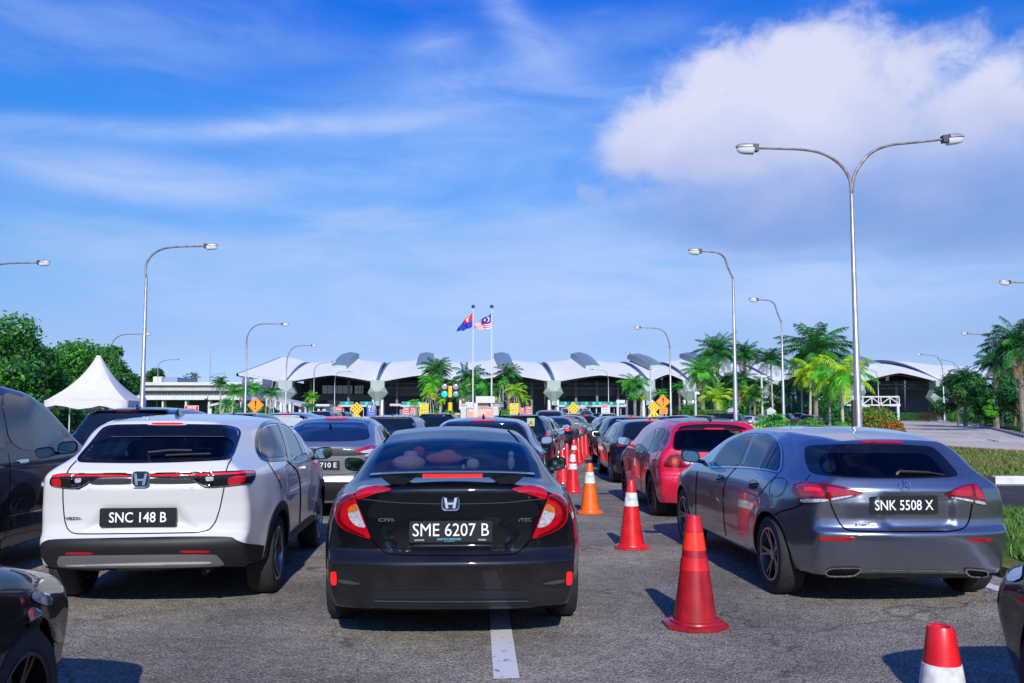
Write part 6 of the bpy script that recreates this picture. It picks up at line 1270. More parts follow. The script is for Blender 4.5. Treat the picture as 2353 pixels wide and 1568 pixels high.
tree('broadleaf_tree', atg(2262, 98), 4.4, 2.2, [LD_, LG], 4500, .15, 'leafy tree left of the lawn lamp post', 59, .14, 12, group=gr, base=.15)
tree('broadleaf_tree', atg(2395, 90), 7.0, 3.6, [LD_, LG], 5000, .2, 'tree at the very right edge of the lawn', 55, .2, 12, group=gr, base=.2)
tree('broadleaf_tree', atg(2300, 150), 6.0, 5.0, [LD_, LD_, LG], 5000, .26, 'far dark trees at the back of the lawn', 56, .25, 14, group=gr, base=.15)
tree('broadleaf_tree', atg(2185, 165), 6.5, 4.0, [LD_, LG], 4000, .28, 'far tree half behind the rounded olive tree', 57, .25, 12, group=gr, base=.15)
sh = 'shrubs on the median'
bush(atg(1768, 45), 1.05, 1.55, [LB, PB, LG], 5000, 'round bright green shrub left of the thin palms', 61, .055, group=sh); bush(atg(1718, 42), 1.0, .95, [LY, LYY], 3200, 'low yellow green shrub beside the thin lamp post', 62, .05, group=sh); bush(atg(1842, 50), .85, 1.25, [PG, LB], 3200, 'dark green shrub under the tallest palm', 63, .055, group=sh)
bush(atg(1878, 50), .8, 1.30, [LR, LOR, LG, LB], 3400, 'reddish green shrub left of the double lamp post', 64, .055, group=sh); bush(atg(1935, 50), .9, 1.2, [PB, LB, LG], 3600, 'fresh green shrub against the double lamp post', 65, .055, group=sh); bush(atg(2005, 42), 1.35, 1.85, [LR, LG, LB, LG, LOR], 9000, 'large shrub of green rust red and orange leaves right of the double lamp post', 66, .055, group=sh)
bush(atg(2048, 40), .62, 1.35, [LR, LOR, LOR, LG], 3400, 'rust orange shrub at the road side end of the large one', 67, .05, group=sh); bush(atg(1805, 48), .8, .95, [PG, LG], 2400, 'leafy low plant between the green shrubs', 68, .07, group=sh); bush(atg(1978, 43), .9, 1.0, [LR, LOR, LD_], 2600, 'dark rust shrub low beside the lamp post', 69, .05, group=sh)
bush(atg(1029, 88), 1.0, 1.85, [PB, LB], 3600, 'bright round clipped bush left of the welcome wall', 71, .08, group='clipped bushes'); bush(atg(1245, 84), .9, .95, [LG, LD_], 1600, 'low dark bush right of the right yellow notice', 72, .08, group='clipped bushes'); bush(atg(2024, 150), 1.5, 2.6, [LD_, LG], 1500, 'round topiary bush in front of the white truss', 73, .12, group='clipped bushes'); bush(atg(2045, 150), 1.1, 1.9, [LD_, LG], 1100, 'smaller round topiary bush beside the first', 74, .12, group='clipped bushes'); bush(atg(2186, 150), 1.6, 2.2, [LG, LB], 1600, 'leafy bush at the foot of the big capital', 75, .14, group='clipped bushes')
bush(atg(2128, 165), 2.6, 1.9, [LPUR, LPUR, LD_], 1800, 'dark purple low bush at the kerb end', 76, .1, group='clipped bushes'); bush(atg(1725, 84), 2.2, 1.4, [LPUR, LPUR], 2400, 'wide dark purple bush behind the white sedan', 77, .1, group='clipped bushes')
hedge(AT(1562, 950, 84).xy.to_3d(), AT(1670, 950, 84).xy.to_3d(), 1.75, 1.2, [LB, LG, LG], 7000, 'long clipped green hedge behind the red car', 81, .09); hedge(AT(2055, 950, 190).xy.to_3d(), AT(2150, 950, 190).xy.to_3d(), 1.6, 1.2, [LG, LD_], 4000, 'clipped hedge across the end of the curved road', 82, .12); hedge(AT(1840, 950, 118).xy.to_3d(), AT(1990, 950, 118).xy.to_3d(), 1.3, 1.2, [LG, LB], 4000, 'far hedge under the white truss', 83, .12)
for i, (px, Y, w_, h_, ms) in enumerate(((1590, 100, 2.6, 2.6, [PD, LG]), (1625, 104, 3.0, 3.4, [PD, PG, LG]), (1668, 98, 2.6, 3.0, [LG, PG]), (1700, 104, 2.8, 3.6, [PD, PG]), (1745, 100, 2.4, 2.8, [LG, LB]), (1790, 106, 2.6, 2.6, [PG, PD]), (1835, 102, 2.6, 3.0, [PG, LG]), (1885, 98, 2.8, 3.2, [PD, PG]), (1930, 94, 2.4, 2.6, [LG, PD]), (995, 98, 1.7, 2.2, [PG, LB]), (1075, 96, 1.8, 2.4, [PD, PG]), (1155, 98, 1.8, 2.0, [PG, LB]), (575, 112, 2.6, 2.8, [PG, LG]), (610, 110, 2.4, 2.4, [PD, PG]), (530, 114, 2.2, 2.6, [PG, LB]), (1455, 90, .9, 1.0, [PG]), (2240, 130, 3.4, 2.8, [PD, LG]), (2300, 120, 3.6, 2.6, [PD, PG]), (2350, 110, 3.4, 2.4, [PD, LG]))):
    bush(atg(px, Y), w_, h_, ms, 1500, 'leafy undergrowth filling the gap between the palm trunks', 130 + i, .22, 'undergrowth', 'undergrowth', 'undergrowth between the trunks')
# trees on the other side of the road, behind the viewer: they show in the paintwork
for i, (x, y, h, r) in enumerate(((-16, -46, 9, 5), (-4, -52, 8, 4.5), (7, -48, 9, 4.6), (20, -50, 10, 5.5), (-34, -50, 10, 6), (38, -48, 9, 6))): tree('broadleaf_tree', (x, y, 0), h, r, [LD_, LG], 2200, .35, 'leafy roadside tree behind the viewer, only reflected in the paintwork', 90 + i, .3, 12, group='trees behind the viewer', base=.2)

# ------------------------------------------------------------------ lamp posts, flags, traffic light, signs
M_galv = mat('galvanised_steel', (.42, .42, .44), .45, .6, noise=.25, nscale=3, bump=.0); M_galv2 = mat('weathered_arm', (.26, .235, .22), .5, .5, noise=.6, nscale=5); M_lhouse = mat('lamp_housing_dark', (.06, .05, .05), .5, .3); M_lcap = mat('lamp_canopy', (.34, .32, .34), .45, .3, noise=.3, nscale=9); M_llens = mat('lamp_bowl', (.62, .64, .68), .12, coat=.5)
def lamp_head(root, p, d, s=1.0):
    d = Vector(d).normalized(); side = Vector((-d.y, d.x, 0)).normalized(); up = side.cross(d) * -1; up = up if up.z > 0 else -up
    M = Matrix(((d.x, side.x, up.x, p.x), (d.y, side.y, up.y, p.y), (d.z, side.z, up.z, p.z), (0, 0, 0, 1)))
    b = MB(); b.box((-.02, -.11 * s, -.11 * s), (.24 * s, .11 * s, .12 * s), 0, M); o = b.build('lamp_head', M_lhouse, root)
    def shell(z0, h, x0, x1, w, mt, nm, sgn):
        vs = []; n = 14; k = 5
        for i in range(k + 1):
            ph = math.pi / 2 * i / k
            for j in range(n + 1):
                t = -math.pi / 2 + math.pi * j / n; vs.append(M @ Vector((x0 + (x1 - x0) * math.cos(t) * (math.cos(ph) ** .4), w * math.sin(t) * (math.cos(ph) ** .5), z0 + sgn * h * math.sin(ph))))
        fs = [(i * (n + 1) + j, i * (n + 1) + j + 1, (i + 1) * (n + 1) + j + 1, (i + 1) * (n + 1) + j) for i in range(k) for j in range(n)] + [(i * (n + 1), (i + 1) * (n + 1), (i + 1) * (n + 1) + n, i * (n + 1) + n) for i in range(k)]
        obj_from(nm, vs, fs, mt, o, True, None, 60)
    shell(.01, .14 * s, .20 * s, .72 * s, .17 * s, M_lcap, 'lamp_canopy', 1); shell(-.01, .20 * s, .14 * s, .69 * s, .16 * s, M_llens, 'lamp_bowl', -1)
    return o
def lamp_post(base_px, top, arms, Y, label, r=.10, group='street lamps', base_y=None):
    b0 = AT(base_px, 950, Y); t = AT(top[0], top[1], Y); r_ = empty('street_lamp', (b0.x, Y, 0), 0, label, 'street lamp', group); O = Vector((b0.x, Y, 0)); t = Vector((b0.x, Y, t.z))
    b = MB(); h = t.z; b.tube([(0, 0, -.1), (0, 0, h * .45), (0, 0, h * .45 + .02), (0, 0, h)], [r * 1.35, r * 1.02, r * .92, r * .62], 10); b.lathe([(r * 1.4, 0), (r * 1.45, .02), (r * 1.4, .9), (r * 1.2, .95)], 10); b.build('pole', M_galv, r_, True, 60)
    for pts, hl in arms:
        P3 = [t - O] + [Vector((AT(x, y, Y).x, Y, AT(x, y, Y).z)) - O for x, y in pts]; P3 = [Vector(p) for p in P3]
        # smooth
        Q = []; n = len(P3)
        for i in range(n - 1):
            p0, p1, p2, p3 = P3[max(0, i - 1)], P3[i], P3[i + 1], P3[min(n - 1, i + 2)]
            for k in range(5):
                u = k / 5; Q.append(.5 * ((2 * p1) + (p2 - p0) * u + (2 * p0 - 5 * p1 + 4 * p2 - p3) * u * u + (3 * p1 - p0 - 3 * p2 + p3) * u ** 3))
        Q.append(P3[-1]); b = MB(); b.tube(Q, [r * .6 - (r * .22) * i / len(Q) for i in range(len(Q))], 8); b.build('arm', M_galv2, r_, True)
        lamp_head(r_, Q[-1], (Q[-1] - Q[-2]), hl)
    return r_
def single(base, top, peak, head, Y, label, r=.10, s=1.0):
    # arm: rises from the top, bends over to the head
    dx = head[0] - top[0]; pts = [(top[0] + dx * .02, top[1] - (top[1] - peak) * .45), (top[0] + dx * .14, top[1] - (top[1] - peak) * .80), (top[0] + dx * .38, peak + 1), (head[0] - dx * .10, head[1])]
    return lamp_post(base, top, [(pts, s)], Y, label, r)
single(326, (333, 640), 567, (485, 565), 46.5, 'tall lamp post on the left with its arm to the right', .11, 1.0)
single(563, (566, 800), 743, (656, 744), 86, 'lamp post behind the orange warning sign, arm to the right', .11)
single(-62, (-55, 680), 605, (103, 603), 51, 'lamp head reaching in from beyond the left edge', .11)
single(249, (254, 815), 767, (340, 767), 97, 'lamp post rising behind the white marquee', .11); single(360, (361, 858), 826, (417, 825), 142, 'distant lamp post right of the tallest left one', .11); single(481, (482, 885), 858, (520, 857), 190, 'tiny far lamp post beside the radio mast', .11)
single(656, (659, 845), 794, (721, 793), 114, 'lamp post before the canopy left end, arm to the right', .11); single(720, (721, 868), 833, (767, 831), 151, 'lamp post between the light palm and guard booth', .11); single(768, (769, 880), 853, (806, 853), 184, 'far lamp post beneath the second canopy bay', .11)
single(1690, (1673, 640), 579, (1604, 577), 47.5, 'thin tall lamp post right of centre with its arm to the left', .10); single(1800, (1786, 740), 689, (1736, 688), 68, 'lamp post rising between the tall oil palms', .10); single(1541, (1536, 800), 753, (1464, 752), 91, 'lamp post beside the orange exclamation sign, arm to the left', .11)
single(1495, (1491, 845), 814, (1442, 812), 131, 'lamp post touching the right dotted sign', .11); single(1398, (1396, 870), 849, (1357, 848), 178, 'far lamp post under the fifth canopy bay', .11); single(2360 + 36, (2390, 690), 649, (2312, 648), 58, 'lamp head reaching in from the right edge', .10)
single(2300, (2290, 815), 768, (2215, 766), 98, 'lamp post on the right hand lawn', .11); single(2169, (2163, 850), 815, (2110, 814), 133, 'lamp post at the bend of the concrete road', .11); single(2197, (2194, 850), 828, (2160, 826), 170, 'far lamp post half hidden by the olive tree', .11); single(2019, (2016, 878), 850, (1985, 848), 150, 'lamp post in front of the white truss', .11)
r_ = lamp_post(1971, (1957, 445), [([(1951, 410), (1930, 378), (1893, 354), (1850, 344), (1790, 341), (1740, 340)], 1.0), ([(1962, 405), (1978, 375), (2005, 348), (2045, 333), (2100, 327), (2165, 320)], 1.0)], 28.8, 'big double armed lamp post in the median', .095)
b = MB(); b.box((-.20, -.1, .6), (-.09, .04, 1.9)); b.build('junction_box', M_lhouse, r_)
b = MB(); b.tube([(0, 0, 0), (0, 0, 9.6)], [.16, .06], 8); b.add([v * 1 for v in []], []); o = b.build('radio_mast', M_galv, None, True); o.location = atg(480, 200); tag(o, 'thin mast rising above the office roof', 'mast')
o.scale = (1, 1, 1.66)
for px, top, Y, l in ((1751, 866, 90, 'white post left of the layered tree'), (1818, 905, 100, 'thin white post right of the layered tree'), (1598, 905, 82, 'white post with a short top bar by the hedge'), (1419, 925, 70, 'white height post at the centre right')):
    r0 = empty('white_post', atg(px, Y), 0, l, 'post', 'white posts'); h = AT(px, top, Y).z; b = MB(); b.tube([(0, 0, 0), (0, 0, h)], .10, 8); b.build('post', M_kw, r0, True)
    b = MB(); b.box((-.1, -.06, h - .02), (.55 if px != 1598 else .35, .06, h + .22)); b.build('top_bar', M_kw, r0)
def posts_frame(px, Y, top, l, sx):
    r0 = empty('height_gauge', atg(px, Y), 0, l, 'gauge', 'white height gauges'); h = AT(px, top, Y).z; b = MB(); b.box((-.13, -.1, 0), (.13, .1, h)); b.build('post', M_kw, r0); b = MB(); b.box((min(0, sx), -.1, h), (max(0, sx), .1, h + .45)); b.build('cross_bar', M_kw, r0)
posts_frame(1093, 62, 925, 'tall white gauge post in front of the welcome wall', 1.3); posts_frame(1086, 80, 935, 'shorter white gauge post behind the tall one', -.9)
# flags
M_fr = mat('flag_red', (.70, .02, .03), .8); M_fb = mat('flag_blue', (.02, .04, .40), .8); M_fw = mat('flag_white', (.8, .8, .8), .8); M_fy = mat('flag_yellow', (.85, .65, .12), .8); M_ball = mat('finial_steel', (.25, .36, .36), .2, .9)
def flag(px, col, label, tip, n_u=48, n_v=28):
    Y = 89.0; b0 = AT(px, 950, Y); top = AT(px, 706, Y).z; r0 = empty('flagpole', (b0.x, Y, 0), 0, label[0], 'flagpole', 'flagpoles'); b = MB(); b.tube([(0, 0, 0), (0, 0, top * .55), (0, 0, top)], [.09, .07, .045], 10); b.build('pole', M_kw, r0, True)
    b = MB(); b.lathe([(.001, -.2), (.14, -.14), (.2, 0), (.14, .14), (.001, .2)], 14, 0, Matrix.Translation((0, 0, top + .1))); b.build('finial', M_ball, r0, True)
    zt = AT(px, 716 if px < 1100 else 719, Y).z; fl = empty('flag', (b0.x - .08, Y, zt), 0, label[1], 'flag', 'flags'); V = []; F_ = []; fm = []
    for i in range(n_u + 1):
        u = i / n_u
        for j in range(n_v + 1):
            v = j / n_v; x = -tip[0] * u ** .95; drop = tip[1] * u ** .9; h = tip[2] * (1 - .72 * u ** 1.1); x += .10 * math.sin(u * 9 + v * 2) * u; V.append((x, .16 * math.sin(u * 11 + v * 3), -(drop + v * h) - .05 * math.sin(u * 13)))
    for i in range(n_u):
        for j in range(n_v): F_.append((i * (n_v + 1) + j, (i + 1) * (n_v + 1) + j, (i + 1) * (n_v + 1) + j + 1, i * (n_v + 1) + j + 1)); fm.append(col((i + .5) / n_u, (j + .5) / n_v))
    obj_from('cloth', V, F_, [M_fr, M_fb, M_fw, M_fy], fl, True, fm)
def johor(u, v):
    if u < .5 and v < .5:
        a = math.hypot((u - .25) * 2, v - .25); b_ = math.hypot((u - .20) * 2, v - .25)
        if a < .19 and b_ > .15: return 2
        if math.hypot((u - .33) * 2, v - .25) < .10: return 2
        return 0
    return 1
def malay(u, v):
    if u < .5 and v < .57:
        if math.hypot((u - .18) * 2, v - .28) < .20 and math.hypot((u - .22) * 2, v - .28) > .15: return 3
        if math.hypot((u - .33) * 2, v - .28) < .09: return 3
        return 1
    return 0 if int(v * 14) % 2 == 0 else 2
flag(1086, johor, ('white flagpole on the left of the pair', 'blue flag with a red canton, white crescent and star'), (1.45, 1.55, 1.45)); flag(1129, malay, ('white flagpole on the right of the pair', 'red and white striped flag with a blue canton and yellow crescent'), (1.70, 1.15, 1.45))
# traffic light
M_sy = mat('signal_yellow', (.80, .55, .01), .4); M_hb = mat('signal_housing', (.02, .022, .024), .5); M_off = mat('unlit_lens', (.35, .33, .33), .2, coat=.6, noise=.2, nscale=20); M_teal = mat('lit_teal_lens', (.0, .6, .6), .3, emit=(.0, .75, .68), estr=.7); M_gm = mat('patterned_green_lens', (.15, .42, .32), .3, noise=.7, nscale=30)
r0 = empty('traffic_light', atg(1034, 47), 0, 'twin traffic light on a yellow and black pole, left lamp green', 'traffic light'); z = lambda y: AT(1034, y, 47).z
b = MB(); b.tube([(0, 0, 0), (0, 0, z(915))], .055, 10, 1); b.tube([(0, 0, z(943)), (0, 0, z(924))], .12, 10, 0); b.box((-.09, -.07, z(912)), (.09, .07, z(886))); b.build('pole', [M_sy, M_hb], r0, True, 40)
for sx, lo in ((-1, M_teal), (1, M_gm)):
    b = MB(); cx_ = sx * .29; b.box((cx_ - .19, -.16, z(914)), (cx_ + .19, .10, z(879 if sx < 0 else 877))); b.box((cx_ - .1, -.02, z(892)), (0, .02, z(890))); o = b.build('signal_head', M_hb, r0)
    for yy, mm in ((888, M_off), (905, lo)):
        b = MB(); b.lathe([(.165, 0), (.15, .03), (.08, .055), (.001, .06)], 20, 0, Matrix.Translation((cx_, -.165, z(yy))) @ Matrix.Rotation(R(90), 4, 'X')); b.build('signal_lens', mm, o, True)
        b = MB(); b.lathe([(.175, 0), (.18, .0), (.18, .10), (.17, .10), (.17, 0)], 20, 0, Matrix.Translation((cx_, -.16, z(yy))) @ Matrix.Rotation(R(90), 4, 'X')); b.build('signal_hood', M_hb, o, True)
# signs
M_sor = mat('sign_orange', (.90, .30, .01), .45); M_syl = mat('sign_yellow', (.85, .62, .01), .45); M_srd = mat('sign_red', (.60, .02, .035), .45); M_sbl = mat('sign_blue', (.03, .10, .45), .45); M_swh = mat('sign_white', (.8, .8, .8), .45); M_sbk = mat('sign_black', (.02, .015, .01), .5)
def diamond(px, py, rpx, Y, m, kind, label, lower=0):
    c = AT(px, py, Y); s = rpx / FPX * Y; r0 = empty('warning_sign', (c.x, Y, 0), 0, label, 'road sign', 'diamond warning signs'); b = MB(); b.tube([(0, .06, 0), (0, .06, c.z + s * .6)], .045, 8); b.build('post', M_galv, r0, True)
    b = MB(); k = [(0, -s), (s, 0), (0, s), (-s, 0)]; b.prism([(x, c.z + z_) for x, z_ in k], -.012, .012); p = b.build('sign_panel', m, r0)
    b = MB(); o = [Vector((x * .93, -.016, c.z + z_ * .93)) for x, z_ in k]; i_ = [Vector((x * .89, -.016, c.z + z_ * .89)) for x, z_ in k]; b.add(o + i_, [(j, (j + 1) % 4, (j + 1) % 4 + 4, j + 4) for j in range(4)]); b.build('sign_border', M_sbk, p)
    b = MB()
    if kind == 'dots':
        n = 0; d = s * .31
        for i in (-1, 0, 1):
            for j in (-1, 0, 1):
                x, z_ = (i + j) * d * .9, (i - j) * d * .9
                bb = MB(); bb.add([Vector((x + s * .115 * math.cos(t), -.018, c.z + z_ + s * .115 * math.sin(t))) for t in [2 * math.pi * q / 12 for q in range(12)]], [tuple(range(12))]); bb.build('reflector_stud', M_srd, p)
    elif kind == '!':
        b.add([Vector((x * s, -.018, c.z + z_ * s)) for x, z_ in ((-.12, .45), (-.07, .52), (.07, .52), (.12, .45), (.05, -.18), (-.05, -.18))], [(0, 1, 2, 3, 4, 5)]); b.build('exclamation_bar', M_sbk, p)
        b = MB(); b.add([Vector((s * .09 * math.cos(t), -.018, c.z - s * .40 + s * .09 * math.sin(t))) for t in [2 * math.pi * q / 12 for q in range(12)]], [tuple(range(12))]); b.build('exclamation_dot', M_sbk, p)
    else:
        for sx in (-1, 1):
            b = MB(); b.add([Vector((sx * x * s, -.018, c.z + z_ * s)) for x, z_ in ((.10, .42), (.20, .46), (.30, .16), (.40, .20), (.36, -.14), (.08, .06), (.19, .11))], [(0, 1, 2, 6), (5, 6, 2, 3, 4)]); b.build('arrow', M_sbk, p)
    return r0
diamond(587, 930, 19.5, 58, M_sor, '!', 'orange exclamation sign among the palms on the left'); diamond(819, 938.5, 16, 69, M_syl, 'dots', 'yellow sign with red studs left of the blue sign'); diamond(819, 963, 16, 68.5, M_syl, 'arrows', 'yellow splitting arrows sign below the left dotted sign'); diamond(1317, 938, 15, 72, M_syl, 'dots', 'yellow sign with red studs near the centre cones')
diamond(1317, 960, 14, 71.5, M_syl, 'arrows', 'yellow arrows sign mostly hidden below the central dotted sign'); diamond(1502, 935, 14.5, 64, M_syl, 'dots', 'yellow sign with red studs right of the broad palm'); diamond(1502, 956, 15, 63.5, M_syl, 'arrows', 'yellow splitting arrows sign below the right dotted sign'); diamond(1523, 922, 17, 66, M_sor, '!', 'orange exclamation sign next to the lamp post on the right'); diamond(779, 932, 4, 120, M_sor, '!', 'tiny orange diamond sign beside the guard booth')
def board(px, py, wpx, hpx, Y, m, lines, label, posts=2, tm=None, bars=0, group='notice boards', name='notice_board', band=None):
    c = AT(px, py, Y); w = wpx / FPX * Y; h = hpx / FPX * Y; r0 = empty(name, (c.x, Y, 0), 0, label, 'sign', group); b = MB()
    for sx in ((-.3, .3) if posts == 2 else (0,)): b.tube([(sx * w, .05, 0), (sx * w, .05, c.z + h * .4)], .04, 6)
    b.build('posts', M_kw, r0, True); b = MB(); b.box((-w / 2, -.02, c.z - h / 2), (w / 2, .02, c.z + h / 2)); p = b.build('sign_panel', m, r0)
    if band: b = MB(); e = .04 * w; b.add([Vector((x, -.024, c.z + z_)) for x, z_ in ((-w / 2 + e * .3, -h / 2 + e * .3), (w / 2 - e * .3, -h / 2 + e * .3), (w / 2 - e * .3, h / 2 - e * .3), (-w / 2 + e * .3, h / 2 - e * .3), (-w / 2 + e, -h / 2 + e), (w / 2 - e, -h / 2 + e), (w / 2 - e, h / 2 - e), (-w / 2 + e, h / 2 - e))], [(i, (i + 1) % 4, (i + 1) % 4 + 4, i + 4) for i in range(4)]); b.build('sign_border', band, p)
    for s_, u, hh, ww in lines: lettering(s_, frame((0, -.026, c.z + u * h), (1, 0, 0), (0, 0, 1)), w * ww, h * hh, tm or M_swh, p, 'sign_lettering', .02, 0)
    return r0, p, c, w, h
AW = [('AWAS', .30, .26, .62), ('BONGGOL', .02, .15, .70), ('DI HADAPAN', -.24, .15, .86)]
board(440, 943, 33, 24, 66, M_srd, AW, 'red and white AWAS board above the white crossover roof', band=M_swh)
for px, py, w_, h_, l in ((777, 945, 18, 19, 'red warning board left of the dotted sign'), (933, 944, 14, 19, 'red warning board left of the yellow notice'), (948, 942, 10, 13, 'smaller red board right beside the yellow notice'), (1199, 943, 11, 14, 'smaller red board between the yellow notice and the taller red one'), (1214, 943, 14, 20, 'tall red warning board right of the right yellow notice'), (1389, 932, 13, 9, 'red warning board before the teal lit booths')): board(px, py, w_, h_, 84 if px not in (777,) else 75, M_srd, [('AWAS', .28, .24, .7), ('BONGGOL', -.02, .16, .8), ('DI HADAPAN', -.28, .16, .86)], l, band=M_swh)
for px, l in ((974, 'tall yellow notice board left of the traffic light'), (1181, 'tall yellow notice board under the yellow palms')):
    r0, p, c, w, h = board(px, 942, 20, 32, 80, M_syl, [('NOTIS', .38, .08, .5), ('SEMUA KENDERAAN', .18, .05, .8), ('BERHENTI', .02, .08, .8), ('DI SINI', -.16, .07, .6)], l, tm=M_sbk)
    b = MB(); b.bar((0, -.05, c.z - h / 2), (0, -.05, c.z + h / 2), .06); b.build('centre_rail', M_galv, p)
r0, p, c, w, h = board(853, 943, 21, 28, 76, M_sbl, [('PERHATIAN', -.06, .06, .6), ('SILA IKUT ARAHAN', -.2, .05, .8), ('TERIMA KASIH', -.34, .05, .6)], 'blue and white information board beside the left dotted sign')
for i, (a, q) in enumerate(((-.34, .30), (-.18, .30), (-.26, .06))): b = MB(); b.box((a * w, -.03, c.z + q * h - .05 * h), ((a + .12) * w, -.022, c.z + (q + .13) * h)); b.build('pictogram', M_swh, p)
for i in range(6): b = MB(); b.box((.02 * w, -.03, c.z + (.40 - i * .07) * h), (.42 * w, -.022, c.z + (.42 - i * .07) * h)); b.build('text_line', M_swh, p)
board(1524, 943, 19, 15, 66, M_sor, [('HAD LAJU', .18, .26, .72), ('30 KM/J', -.2, .26, .6)], 'orange rectangular board under the right exclamation sign', tm=mat('sign_red_ink', (.45, .03, .01), .5)); board(583, 915, 17, 11, 62, M_sbl, [('JAN', .0, .62, .6)], 'blue board with white letters behind the left orange sign', 1)
board(324, 925, 23, 24, 52, mat('sign_blue_plain', (.02, .16, .62), .4), [], 'plain blue sign edge right of the white marquee', 1)
board(1391, 950, 20, 30, 110, mat('banner_white', (.65, .65, .65), .6), [('SELAMAT', .3, .06, .7), ('JALAN', .1, .06, .5)], 'white banner board at the foot of the centre right column', tm=M_dark)

# ------------------------------------------------------------------ marquee tent
M_tent = mat('tent_fabric', (.62, .61, .63), .7, noise=.06, nscale=3); r0 = empty('marquee_tent', atg(222, 48), R(9), 'white peaked marquee tent in front of the trees', 'tent')
Hh = AT(222, 816, 48).z; he = AT(222, 921, 48).z; hw_ = 1.95; V = []; F_ = []; n = 40; K = 14
for i in range(K + 1):
    t = i / K; q = t ** 1.55; zc = Hh - (Hh - he) * (1 - (1 - t) ** 1.22) if t > 0 else Hh
    for j in range(n):
        a = 2 * math.pi * j / n + math.pi / 4; c_, s_ = math.cos(a), math.sin(a); sq = 1 / max(abs(c_), abs(s_)); blend = min(1, t * 1.2); rr = (.10 + (hw_ - .10) * (.6 * t + .4 * t ** 1.3)) * ((1 - blend) + blend * sq)
        V.append((rr * c_, rr * s_, zc + .03 * t * (abs(math.sin(2 * a + math.pi / 2))) - .02 * math.sin(j * 1.9) * t * (1 - t)))
for i in range(K):
    for j in range(n): F_.append((i * n + j, (i + 1) * n + j, (i + 1) * n + (j + 1) % n, i * n + (j + 1) % n))
F_.append(tuple(range(n))); obj_from('canopy', V, F_, M_tent, r0, True, None, 40)
V = []; F_ = []; rs = random.Random(3); sc = [0] * n
for j in range(n): sc[j] = .34 + .10 * math.sin(j * 1.1) + .07 * rs.random()
for row in range(4):
    for j in range(n):
        a = 2 * math.pi * j / n + math.pi / 4; c_, s_ = math.cos(a), math.sin(a); sq = 1 / max(abs(c_), abs(s_)); rr = hw_ + .02 + .05 * math.sin(j * 2.7 + row) * row / 3; V.append((rr * sq * c_, rr * sq * s_, he + .02 - sc[j] * row / 3))
for i in range(3):
    for j in range(n): F_.append((i * n + j, (i + 1) * n + j, (i + 1) * n + (j + 1) % n, i * n + (j + 1) % n))
obj_from('valance', V, F_, M_tent, r0, True)
for sx in (-1, 1):
    for sy in (-1, 1): b = MB(); b.tube([(sx * hw_ * .99, sy * hw_ * .99, 0), (sx * hw_ * .99, sy * hw_ * .99, he)], .035, 8); b.build('leg', M_kw, r0, True)
# ------------------------------------------------------------------ the checkpoint canopies
M_roof = mat('roof_white', (.82, .81, .80), .6, noise=.05, nscale=.4); M_trim = mat('roof_edge_blue_grey', (.17, .22, .27), .4, .3); M_cap = mat('capital_pale_green', (.33, .42, .37), .6, noise=.1, nscale=1.5); M_mon = mat('monitor_blue_grey', (.22, .29, .32), .4, .2); M_sof = mat('soffit_dark', (.10, .115, .14), .8); M_wall = mat('hall_wall_dark', (.075, .10, .145), .7, noise=.3, nscale=.3); M_fas = mat('fascia_pale', (.52, .51, .50), .6); M_col = mat('column_grey', (.16, .18, .20), .7, noise=.15, nscale=2); M_rec = mat('recess_maroon', (.075, .05, .055), .7); M_glow = mat('painted_opening_light', (.35, .34, .28), .5)
D0 = 200.0
def fac(px, dep=D0):                      # point of the facade line seen at px
    k = (px - CX0) / FPX; s = (dep * LD.x - k * dep * LD.y) / (k * LN.y - LN.x); p = LN * s + LD * dep; return Vector((p.x, p.y, 0))
def zat(px, py, p): return AT(px, py, p.y).z
r0 = empty('checkpoint_hall', fac(1068), 0, 'long white checkpoint canopy hall of repeated sagging roofs', 'building'); O = r0.location.copy()
